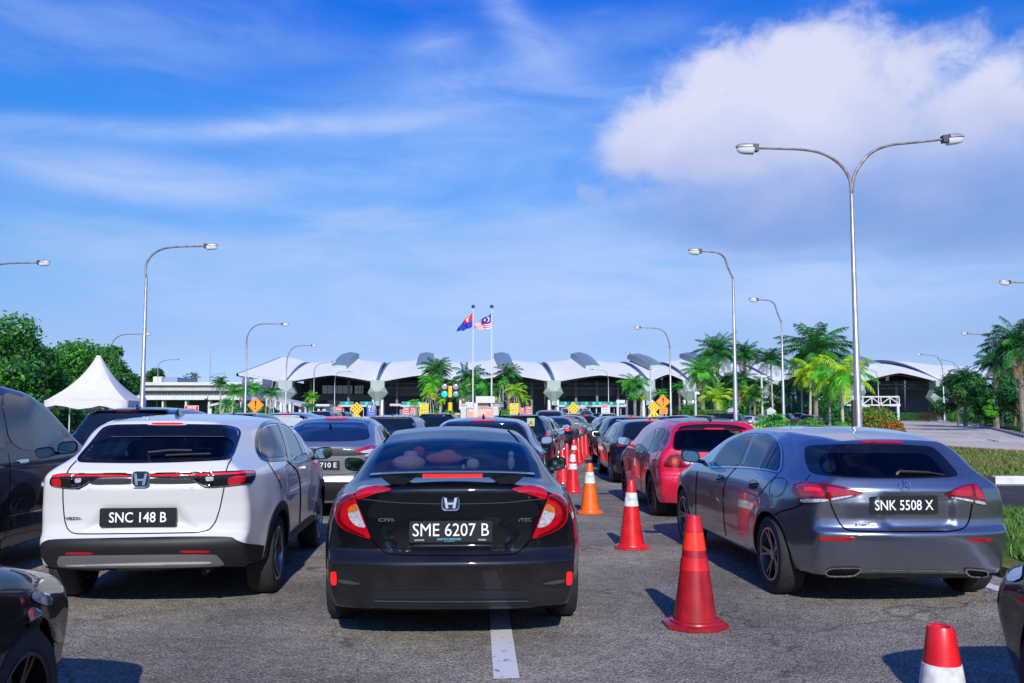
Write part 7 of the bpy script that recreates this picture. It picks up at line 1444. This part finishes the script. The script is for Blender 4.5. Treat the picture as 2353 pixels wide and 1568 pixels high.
def bay(x0, x1, zc=873, zm=857, crest=(833, 826, 833), bt=None, monitor=True, left_cap=True, dep=37.0, zl=None, root=None, lin=False):
    root = root or r0; P0, P1 = fac(x0), fac(x1); z0 = zat(x0, zl or zc, P0); z1 = zat(x1, zc, P1); zm_ = zat((x0 + x1) / 2, zm, (P0 + P1) / 2); W_ = (P1 - P0).length; ax = (P1 - P0).normalized(); g = .05
    if bt: B0, B1 = fac(bt[0], D0 + dep), fac(bt[1], D0 + dep)
    else: B0 = P0 + ax * W_ * g + LD * dep; B1 = P1 - ax * W_ * g + LD * dep
    cz = [zat(1176, c, (B0 + B1) / 2) for c in crest]; nu, nv = 28, 16; V = []; F_ = []
    def S(u, v, dz=0.0):
        f = P0.lerp(P1, u); bk = B0.lerp(B1, u); zf = (1 - abs(2 * u - 1) ** 1.25) * (zm_ - (z0 + z1) / 2) + z0 + (z1 - z0) * u
        q = (1 - u) * (1 - 2 * u) * cz[0] + 4 * u * (1 - u) * cz[1] + u * (2 * u - 1) * cz[2]; q = q + (.8 * max(0, 1 - abs(u - .5) * 5) if monitor else 0)
        edge = 0 if (lin and u < .5) else abs(2 * u - 1) ** 3; gv = (1 - edge) * (v ** 1.05) + edge * math.sin(v * math.pi / 2) ** .9
        p = f.lerp(bk, v); return Vector((p.x, p.y, zf + (q - zf) * gv + dz)) - O
    for j in range(nv + 1):
        for i in range(nu + 1): V.append(S(i / nu, j / nv))
    for j in range(nv):
        for i in range(nu): F_.append((j * (nu + 1) + i, j * (nu + 1) + i + 1, (j + 1) * (nu + 1) + i + 1, (j + 1) * (nu + 1) + i))
    # falls away behind the crest
    k = len(V)
    for i in range(nu + 1): V.append(S(i / nu, 1) + LD * 16 + Vector((0, 0, -4.5)))
    for i in range(nu): F_.append((nv * (nu + 1) + i, nv * (nu + 1) + i + 1, k + i + 1, k + i))
    rf = obj_from('roof', V, F_, M_roof, root, True)
    b = MB()                                                  # eave fascia and gutter rail
    for i in range(nu):
        a, c = S(i / nu, 0), S((i + 1) / nu, 0); y = -LD * .25
        b.add([a + y, c + y, c + y - Vector((0, 0, .45)), a + y - Vector((0, 0, .45)), a, c, c - Vector((0, 0, .45)), a - Vector((0, 0, .45))], [(3, 2, 1, 0), (0, 1, 5, 4), (7, 6, 2, 3)])
    b.build('fascia', M_fas, rf)
    for ue in (0, 1):                                          # arched side trims
        b = MB(); pts = [S(ue, j / nv) for j in range(nv + 1)]; sg = 1 if ue else -1
        for j in range(nv):
            a, c = pts[j], pts[j + 1]; o_ = ax * sg * .5; h_ = Vector((0, 0, .7)); b.add([a, c, c + o_, a + o_, a - h_, c - h_, c + o_ - h_, a + o_ - h_], [(0, 1, 2, 3), (3, 2, 6, 7), (0, 4, 5, 1), (4, 7, 6, 5)])
        b.build('edge_trim', M_trim, rf)
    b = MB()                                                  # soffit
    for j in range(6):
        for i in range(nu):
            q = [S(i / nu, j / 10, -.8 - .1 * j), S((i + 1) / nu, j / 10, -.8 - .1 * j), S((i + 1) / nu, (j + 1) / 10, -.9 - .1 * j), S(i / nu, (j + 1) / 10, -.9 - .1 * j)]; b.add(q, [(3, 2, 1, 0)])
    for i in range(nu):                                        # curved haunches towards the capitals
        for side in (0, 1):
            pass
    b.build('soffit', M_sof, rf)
    if monitor:
        b = MB(); n = 14; rings = []
        for i in range(n + 1):
            v = .30 + .74 * i / n; c = S(.5, min(v, 1)) + LD * max(0, v - 1) * dep; h_ = .75 + 1.25 * math.sin(math.pi * min(1, (v - .3) / .8)) * (.6 + .4 * v); w_ = 1.75
            rings.append([c + ax * -w_ + Vector((0, 0, -.3)), c + ax * -w_ + Vector((0, 0, h_ * .72)), c + Vector((0, 0, h_)), c + ax * w_ + Vector((0, 0, h_ * .72)), c + ax * w_ + Vector((0, 0, -.3))])
        vs = [p for r_ in rings for p in r_]
        for i in range(n):
            for j in range(4): b.f.append((i * 5 + j, i * 5 + j + 1, (i + 1) * 5 + j + 1, (i + 1) * 5 + j)); b.m.append(0 if j in (1, 2) else 1)
        b.v = vs; b.f += [(0, 1, 2, 3, 4)[::-1], tuple(n * 5 + j for j in range(5))]; b.m += [2, 2]
        b.build('ridge_monitor', [M_mon, M_trim, M_cap], root)
    return P0, P1, ax
def capital(px, py=876, s=1.0, root=None):
    root = root or r0; p = fac(px); zt = zat(px, py, p) + .25; M = Matrix(((LN.x, LD.x, 0, p.x - O.x), (LN.y, LD.y, 0, p.y - O.y), (0, 0, 1, 0), (0, 0, 0, 1))); b = MB(); w = 1.3 * s
    b.box((-w, -1.0, zt - 1.25 * s), (w, 2.0, zt), 0, M); w2 = 1.9 * s; za, zb_, zc_ = zt - 1.25 * s, zt - 2.4 * s, zt - 4.0 * s
    vs = [(-w, -1, za), (w, -1, za), (w, 2, za), (-w, 2, za), (-w2, -.2, zb_), (-.55, -1.9, zb_ + .3), (.55, -1.9, zb_ + .3), (w2, -.2, zb_), (w2, 2, zb_), (-w2, 2, zb_), (-.5, -.5, zc_), (.5, -.5, zc_), (.5, 1.5, zc_), (-.5, 1.5, zc_)]
    fs = [(0, 5, 6, 1), (0, 4, 5), (1, 6, 7), (0, 3, 9, 4), (1, 7, 8, 2), (5, 10, 11, 6), (4, 10, 5), (6, 11, 7), (4, 9, 13, 10), (7, 11, 12, 8), (3, 2, 8, 9), (9, 8, 12, 13)]
    b.add([M @ Vector(q) for q in vs], fs); b.box((-.45, -.75, zc_ - .9), (.45, .3, zc_), 0, M); o = b.build('capital', M_cap, root)
    for sx in (-1, 1):
        b = MB(); b.bar(M @ Vector((sx * .9, .5, 0)), M @ Vector((sx * .75, .6, zc_ + .3)), .75, .9); b.build('column', M_col, root)
        b = MB(); b.box((sx * .95 - .26, -.10, .8), (sx * .95 + .26, -.02, 4.6), 0, M); b.build('banner', mat('banner_white', (.65, .65, .65), .6), root)
for x in (657, 868, 1068, 1271, 1487, 1581, 1771, 1966, 2164): capital(x, s=1.15 if x < 2100 else 1.6)
bay(548, 657, 874, 866, (820, 822, 833), (646, 709), False, zl=857, lin=True)
bay(661, 864); bay(872, 1064); bay(1072, 1267); bay(1275, 1483); bay(1491, 1577, zm=855, crest=(832, 829, 836)); bay(1585, 1767); bay(1775, 1962); bay(1970, 2160, 875, 852, (822, 822, 835), monitor=True)
bay(2168, 2360, 880, 862, (828, 830, 840), monitor=False)
M_seamr = mat('roof_seam', (.55, .55, .55), .7)
# recess infill between the bays, hall interior and back wall
def wallbox(x0, x1, d0, d1, z0, z1, m, name='hall_wall', root=None):
    a, c = fac(x0), fac(x1); a2, c2 = a + LD * (d0 - D0), c + LD * (d0 - D0); a3, c3 = a + LD * (d1 - D0), c + LD * (d1 - D0); b = MB()
    vs = [Vector((q.x, q.y, z)) - O for z in (z0, z1) for q in (a2, c2, c3, a3)]; b.add(vs, [(3, 2, 1, 0), (4, 5, 6, 7), (0, 1, 5, 4), (1, 2, 6, 5), (2, 3, 7, 6), (3, 0, 4, 7)]); return b.build(name, m, root or r0)
wallbox(668, 2345, 217, 218, 0, 9.6, M_wall, 'back_wall'); wallbox(668, 2345, 226, 227, 9.5, 12.2, M_rec, 'recess_wall')  # back wall colour is kept dark to carry the hall's shade
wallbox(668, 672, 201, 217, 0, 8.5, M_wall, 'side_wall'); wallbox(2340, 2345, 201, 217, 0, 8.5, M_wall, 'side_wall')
sl = wallbox(690, 845, 213, 216.9, 4.6, 6.0, mat('spandrel_grey', (.12, .14, .15), .7), 'spandrel'); 
for i in range(8):
    x = 722 + i * 12.6; w_ = wallbox(x, x + 11.6, 212.2, 212.9, 6.1, 8.0, M_tint, 'window')
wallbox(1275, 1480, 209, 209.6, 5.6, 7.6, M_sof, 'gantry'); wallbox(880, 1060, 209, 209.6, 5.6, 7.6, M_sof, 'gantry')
for x0, x1, z0, z1 in ((737, 767, 2.2, 4.6), (912, 950, .2, 2.6), (1314, 1347, 1.6, 3.6), (1275, 1283, 5.4, 7.4)): wallbox(x0, x1, 211, 211.8, z0, z1, mat('panel_grey', (.20, .21, .22), .7), 'wall_panel')
for x in (700, 790, 905, 1010, 1105, 1150, 1225, 1330, 1380, 1430, 1450, 1535, 1620, 1700, 1850, 1905, 2010, 2090):
    wallbox(x, x + 5, 207, 207.8, 0, 9.0, M_col, 'column')
for x in (783, 1310, 1299): wallbox(x, x + 8, 216.0, 216.6, 5.2, 7.0, M_glow, 'lit_opening')  # pale colour stands for lit openings; nothing shines here
for x in range(556, 652, 11):                                 # slanting props of the open left end
    a = fac(x) - O; b = MB(); t = (x - 548) / 109; b.bar(a + Vector((-.6, 0, 4.2 - t * 1.5)), a + Vector((.5, 0, 10.2 - t * 1.6)), .35, .5); b.build('prop', M_col, r0)
wallbox(560, 655, 203, 204, 3.0, 8.6, M_fas, 'side_screen')
for k, (x0, x1) in enumerate(((875, 1062), (1075, 1265), (1278, 1482), (1590, 1765), (1975, 2155))):
    b = MB(); p0, p1 = fac(x0, 206) - O, fac(x1, 206) - O
    for z_ in (7.3, 8.3): b.bar(p0 + Vector((0, 0, z_)), p1 + Vector((0, 0, z_)), .16)
    n_ = 12
    for i in range(n_): a, c = p0.lerp(p1, i / n_), p0.lerp(p1, (i + 1) / n_); b.bar(a + Vector((0, 0, 7.3 if i % 2 else 8.3)), c + Vector((0, 0, 8.3 if i % 2 else 7.3)), .1)
    b.build('roof_truss', M_col, r0)
for x, z_ in ((893, 3.2), (930, 3.0), (1090, 3.4), (1290, 3.1), (1340, 2.9), (1420, 3.2), (1600, 3.0), (1640, 3.3), (1990, 3.0), (2060, 3.2)): wallbox(x, x + 26, 204, 206, z_, z_ + .5, M_fas, 'inner_canopy')
# booths with teal lane lights
M_bw = mat('booth_white', (.5, .52, .52), .6)
for i, (x, y) in enumerate(((800, 941), (845, 943), (940, 941), (963, 944), (1122, 942), (1138, 943), (1296, 932), (1312, 934), (1344, 934), (1360, 934), (1374, 935), (1400, 936), (1415, 937))):
    p = fac(x, 150); q = empty('toll_booth', (p.x, p.y, 0), -R(-3.6), 'small lane booth, number %s from the left of the row' % ['first', 'second', 'third', 'fourth', 'fifth', 'sixth', 'seventh', 'eighth', 'ninth', 'tenth', 'eleventh', 'twelfth', 'last'][i], 'booth', 'lane booths'); h = 2.6
    b = MB(); b.box((-.7, -1.2, 0), (.7, 1.2, 1.0)); b.box((-.6, -1.1, 1.0), (-.5, 1.1, h)); b.box((.5, -1.1, 1.0), (.6, 1.1, h)); b.build('cabin', M_bw, q)
    b = MB(); b.box((-1.3, -1.6, h), (1.3, 1.6, h + .3)); b.build('canopy', M_bw, q)
    b = MB(); b.box((-.55, -1.05, 1.05), (.55, 1.05, h - .05)); b.build('glazing', M_tint, q)
    b = MB(); b.lathe([(.22, 0), (.2, .05), (.001, .07)], 14, 0, Matrix.Translation((0, -1.68, h + .55)) @ Matrix.Rotation(R(90), 4, 'X')); s_ = b.build('lane_light', M_teal, q)
    b = MB(); b.box((-1.1, -1.62, h + .31), (1.1, -1.5, h + .85)); b.build('light_board', mat('teal_board', (.03, .22, .22), .5), q)
# parasol at the centre booths
q = empty('parasol', fac(1321, 120), 0, 'flat white parasol among the cars at the centre booths', 'parasol'); b = MB(); b.lathe([(1.9, 2.15), (1.0, 2.38), (.001, 2.62)], 8); b.build('canopy', M_kw, q); b = MB(); b.tube([(0, 0, 0), (0, 0, 2.5)], .04, 6); b.build('pole', M_galv, q)
# white truss footbridge on the right
q = empty('truss_bridge', AT(1972, 950, 128).xy.to_3d(), 0, 'white steel truss gantry in front of the right hand canopy', 'footbridge'); x0 = AT(1878, 950, 128).x - q.location.x; x1 = AT(2066, 950, 128).x - q.location.x; zt = AT(1970, 911, 128).z; zb_ = AT(1970, 930, 128).z
for z_ in (zt, zb_): b = MB(); b.box((x0, -.12, z_ - .1), (x1, .12, z_ + .1)); b.build('chord', M_kw, q)
n = 9
for i in range(n + 1): x = x0 + (x1 - x0) * i / n; b = MB(); b.bar((x, 0, zb_ + .1), (x, 0, zt - .1), .13); b.build('vertical', M_kw, q)
for i in range(n):
    xa = x0 + (x1 - x0) * i / n; xb = x0 + (x1 - x0) * (i + 1) / n; b = MB(); b.bar((xa, 0, zb_ + .1) if i % 2 else (xa, 0, zt - .1), (xb, 0, zt - .1) if i % 2 else (xb, 0, zb_ + .1), .12); b.build('diagonal', M_kw, q)
for x in (x0 + .2, x1 - .2): b = MB(); b.bar((x, 0, 0), (x, 0, zb_ - .1), .3); b.build('leg', M_kw, q)
q2 = dup(q); q2.location = AT(1752, 950, 132).xy.to_3d(); q2['label'] = 'white steel truss gantry half hidden by the palms'; q['group'] = q2['group'] = 'white trusses'; q2.scale = (.7, 1, 1)
# ------------------------------------------------------------------ office block on the left
q = empty('office_block', AT(432, 950, 140).xy.to_3d(), 0, 'long two storey pale office block left of the canopies', 'building'); OX = q.location
def blk(x0, x1, y0, y1, Y0, Y1, m, name): 
    a, c = AT(x0, y1, 140), AT(x1, y0, 140); b = MB(); b.box((a.x - OX.x, Y0 - 140, a.z), (c.x - OX.x, Y1 - 140, c.z)); return b.build(name, m, q)
M_of = mat('office_white', (.60, .62, .57), .7, noise=.12, nscale=.6); M_og = mat('office_grey_band', (.48, .45, .43), .75, noise=.2, nscale=1.2); M_ob = mat('office_blue_block', (.22, .27, .40), .6)
blk(312, 560, 878, 885, 139, 156, M_of, 'roof_slab'); blk(314, 558, 885, 897, 139.6, 155, M_og, 'parapet_band'); blk(314, 558, 908.4, 918, 139.3, 155, M_of, 'balcony_band'); blk(316, 556, 897, 908.4, 140.6, 154, M_of, 'upper_wall'); blk(316, 556, 918, 951, 143, 154, mat('office_shade_wall', (.05, .07, .08), .8), 'ground_floor_wall'); blk(316, 340, 861, 877.8, 146, 154, M_of, 'stair_tower'); blk(341, 380, 863, 877.8, 145, 154, M_ob, 'roof_plant_room'); blk(540, 562, 864, 877.8, 150, 156, mat('office_pale_block', (.45, .47, .55), .7), 'rear_block')  # ground floor shade is put into its dark wall colour
M_wb = mat('window_blue', (.03, .06, .10), .08, spec=.8)
for i in range(17):
    x = 330 + i * 13.2
    if x > 545: break
    w_ = blk(x, x + 12, 898.2, 907.6, 140.45, 140.55, M_fas, 'window'); a, c = AT(x, 907.6, 140), AT(x + 12, 898.2, 140)
    for k in range(2):
        xa = a.x + (c.x - a.x) * (k * .5 + .04); xb = a.x + (c.x - a.x) * (k * .5 + .46); b = MB(); b.box((xa - OX.x, .38, a.z + .06), (xb - OX.x, .44, c.z - .06)); b.build('pane', M_wb, w_)
for x in (320, 372, 425, 478, 530, 552): blk(x, x + 5, 918, 951, 139.8, 141, M_of, 'pillar')
b = MB(); a = AT(477, 905, 139); b.box((AT(474, 915, 140).x - OX.x, -1.2, AT(474, 915, 140).z), (AT(482, 915, 140).x - OX.x, -.72, AT(482, 910, 140).z + .1)); b.build('air_conditioner', M_kw, q)
# ------------------------------------------------------------------ covered walkway, guard booth, gatehouse, welcome wall
q = empty('covered_walkway', AT(660, 950, 118).xy.to_3d(), 0, 'low white roofed walkway sloping down beside the left palms', 'shelter'); OX = q.location
a, c = AT(606, 908, 122), AT(692, 927, 118); b = MB(); vs = [Vector((a.x, 122, a.z)), Vector((c.x, 118, c.z)), Vector((c.x, 126, c.z)), Vector((a.x, 130, a.z))]; vs = [v - OX for v in vs]; b.add(vs + [v - Vector((0, 0, .4)) for v in vs], [(0, 1, 2, 3), (7, 6, 5, 4), (0, 4, 5, 1), (1, 5, 6, 2), (2, 6, 7, 3), (3, 7, 4, 0)]); b.build('roof', M_fas, q)
for x in (612, 632, 652, 672, 688): p = AT(x, 950, 119) - OX; b = MB(); t = (x - 606) / 86; b.box((p.x - .12, p.y, 0), (p.x + .12, p.y + .25, a.z + (c.z - a.z) * t - .45)); b.build('column', M_kw, q)
for k in range(6): p = AT(690 + k * 2.6, 950, 119 + k * 3) - OX; b = MB(); b.bar((p.x, p.y, 0), (p.x, p.y, 2.3), .15); b.bar((p.x, p.y, 2.3), (p.x - .7, p.y, 2.75), .15); b.build('bracket', M_kw, q)
q = empty('gate_shelter', AT(500, 950, 124).xy.to_3d(), 0, 'small shelter with sloping roof at the end of the office block', 'shelter'); OX = q.location; a, c = AT(477, 929, 124), AT(516, 921, 124); b = MB(); vs = [Vector((a.x, 124, a.z)), Vector((c.x, 124, c.z)), Vector((c.x, 129, c.z)), Vector((a.x, 129, a.z))]; vs = [v - OX for v in vs]; b.add(vs + [v - Vector((0, 0, .3)) for v in vs], [(0, 1, 2, 3), (7, 6, 5, 4), (0, 4, 5, 1), (1, 5, 6, 2), (2, 6, 7, 3), (3, 7, 4, 0)]); b.build('roof', M_fas, q)
for x in (483, 496, 512): p = AT(x, 950, 124.5) - OX; b = MB(); b.box((p.x - .15, p.y, 0), (p.x + .15, p.y + .3, a.z - .2)); b.build('column', M_kw, q)
q = empty('guard_booth', AT(744, 950, 108).xy.to_3d(), 0, 'pale green guard booth with a flat projecting roof', 'booth', 'guard booths'); OX = q.location
def gb(x0, x1, y0, y1, d0, d1, m, nm, Y): a, c = AT(x0, y1, Y), AT(x1, y0, Y); b = MB(); b.box((a.x - OX.x, d0, a.z), (c.x - OX.x, d1, c.z)); return b.build(nm, m, q)
M_bg = mat('booth_green_white', (.55, .64, .57), .7); gb(729, 748, 933, 951, 0, 3, M_bg, 'cabin', 108); gb(727, 759, 928, 932.8, -.6, 3.4, M_bg, 'roof', 108); w_ = gb(735, 741, 936, 944, -.05, -.01, M_tint, 'window', 108)
q = empty('guard_booth', AT(1775, 950, 78).xy.to_3d(), 0, 'small stone gate pillar with a pitched cap beside the green shrub', 'pillar', 'guard booths'); OX = q.location; gb(1762, 1782, 944, 952, 0, .8, M_fas, 'shaft', 78); b = MB(); p = AT(1772, 944, 78) - OX; b.lathe([(.55, p.z), (.5, p.z + .08), (.001, p.z + .35)], 4, 0, Matrix.Translation((p.x, .4, 0)) @ Matrix.Rotation(R(45), 4, 'Z')); b.build('cap', M_fas, q)
del q['group']
M_tile = mat('roof_tile_red', (.16, .055, .045), .8, noise=.5, nscale=9); M_cream = mat('cream_wall', (.52, .47, .33), .8); M_peach = mat('peach_panel', (.75, .36, .22), .7); M_stone = mat('stone_white', (.55, .55, .54), .8, noise=.3, nscale=8)
q = empty('gatehouse', AT(1108, 950, 92).xy.to_3d(), 0, 'small gatehouse with a red tiled hip roof under the palms', 'gatehouse'); OX = q.location; gb(1072, 1146, 934, 951, .8, 4, M_cream, 'wall', 92); gb(1066, 1152, 931.5, 934, 0, 4.6, M_cream, 'eave', 92); gb(1098, 1112, 934.5, 945, .70, .79, M_tint, 'window', 92)
a, c, t1, t2 = AT(1066, 931, 92), AT(1152, 931, 92), AT(1082, 919, 94), AT(1136, 919, 94); b = MB(); V = [a - OX, c - OX, c - OX + Vector((0, 4.6, 0)), a - OX + Vector((0, 4.6, 0)), t1 - OX, t2 - OX]; b.add(V, [(0, 1, 5, 4), (1, 2, 5), (2, 3, 4, 5), (3, 0, 4)]); b.build('roof', M_tile, q)
q = empty('welcome_wall', AT(1102, 950, 68).xy.to_3d(), 0, 'peach welcome wall between two stone pillars under the flags', 'wall'); OX = q.location; gb(1072, 1133, 938, 961, 0, .4, M_peach, 'panel', 68); gb(1071, 1134, 935.4, 937.9, -.06, .46, M_stone, 'coping', 68)
for s_, y, w_ in (('SELAMAT DATANG', 942.5, 50), ('WELCOME', 949, 30)): p = AT(1102, y, 68) - OX; lettering(s_, frame((p.x, -.01, p.z), (1, 0, 0), (0, 0, 1)), w_ / FPX * 68, .14, M_swh, q.children[0], 'wall_lettering', .02, .004)
for x in (1065, 1139):
    gb(x - 7, x + 6, 931, 962, -.12, .52, M_stone, 'pillar', 68); gb(x - 9.5, x + 8.5, 928.4, 930.8, -.2, .6, M_stone, 'pillar_cap', 68)
gb(1045, 1056, 948, 953, 0, .4, M_peach, 'lotus_relief', 68)
for x, sz in ((1064.5, 9), (1139, 13)):
    p = AT(x, 928, 68.2); r_ = empty('potted_agave', (p.x, 68.2, p.z), 0, ('small' if sz < 10 else 'large') + ' spiky variegated agave in a pot on the %s pillar' % ('left' if x < 1100 else 'right'), 'potted plant', 'agaves on the pillars'); b = MB(); b.lathe([(.12, 0), (.18, .14), (.19, .15), (.15, .15)], 12); b.build('pot', mat('terracotta', (.42, .2, .1), .8), r_, True); b = MB(); L_ = sz / FPX * 68
    for i in range(26):
        a_ = i * 2.4; e = R(20 + 60 * (i / 26)); d = Vector((math.cos(a_) * math.cos(e), math.sin(a_) * math.cos(e), math.sin(e))); s_ = Vector((-math.sin(a_), math.cos(a_), 0)) * .03; o = Vector((0, 0, .14)); b.add([o - s_, o + s_, o + d * L_ * .6 + s_ * 1.2, o + d * L_ * 1.15 - Vector((0, 0, .02)), o + d * L_ * .6 - s_ * 1.2], [(0, 1, 2, 3, 4)], i % 2)
    b.build('leaves', [LY, mat('leaf_cream', (.6, .58, .3), .6)], r_)
for x, h in ((1238, 8), (1688 * 0 + 1672, 0)):
    if h: p = AT(x, 950, 82); r_ = empty('agave_plant', (p.x, 82, 0), 0, 'pale spiky agave beside the low dark bush', 'plant'); b = MB(); [b.add([Vector((0, 0, .3)) - s_, Vector((0, 0, .3)) + s_, Vector((0, 0, .3)) + d * 1.0], [(0, 1, 2)]) for s_, d in [(Vector((-math.sin(i * 2.4), math.cos(i * 2.4), 0)) * .04, Vector((math.cos(i * 2.4) * .8, math.sin(i * 2.4) * .8, .35 + .5 * (i / 30)))) for i in range(30)]]; b.build('leaves', MATS['leaf_cream'], r_)
# concrete median barriers and a white boundary block near the left booths are part of the road furniture
q = empty('yellow_bollards', atg(1446, 100), 0, 'pair of yellow and black bollards at the hall entrance', 'bollard'); 
for x in (-.3, .3): b = MB(); [b.tube([(x, 0, .25 * k), (x, 0, .25 * k + .25)], .1, 8, k % 2) for k in range(4)]; b.build('bollard', [M_sy, M_sbk], q)
for i in range(7):
    p = AT(1838 + i * 7.5, 950, 95 + (i % 2)); q_ = MB(); q_.box((-.28, -.2, 0), (.28, .2, .95)); q_.lathe([(.12, .95), (.02, 1.25)], 8); o = q_.build('barrier', mat('barrier_orange', (.7, .12, .05), .6), None); o.location = (p.x, p.y, 0); tag(o, 'orange plastic barrier in the line beyond the palms', 'barrier', 'orange barriers')
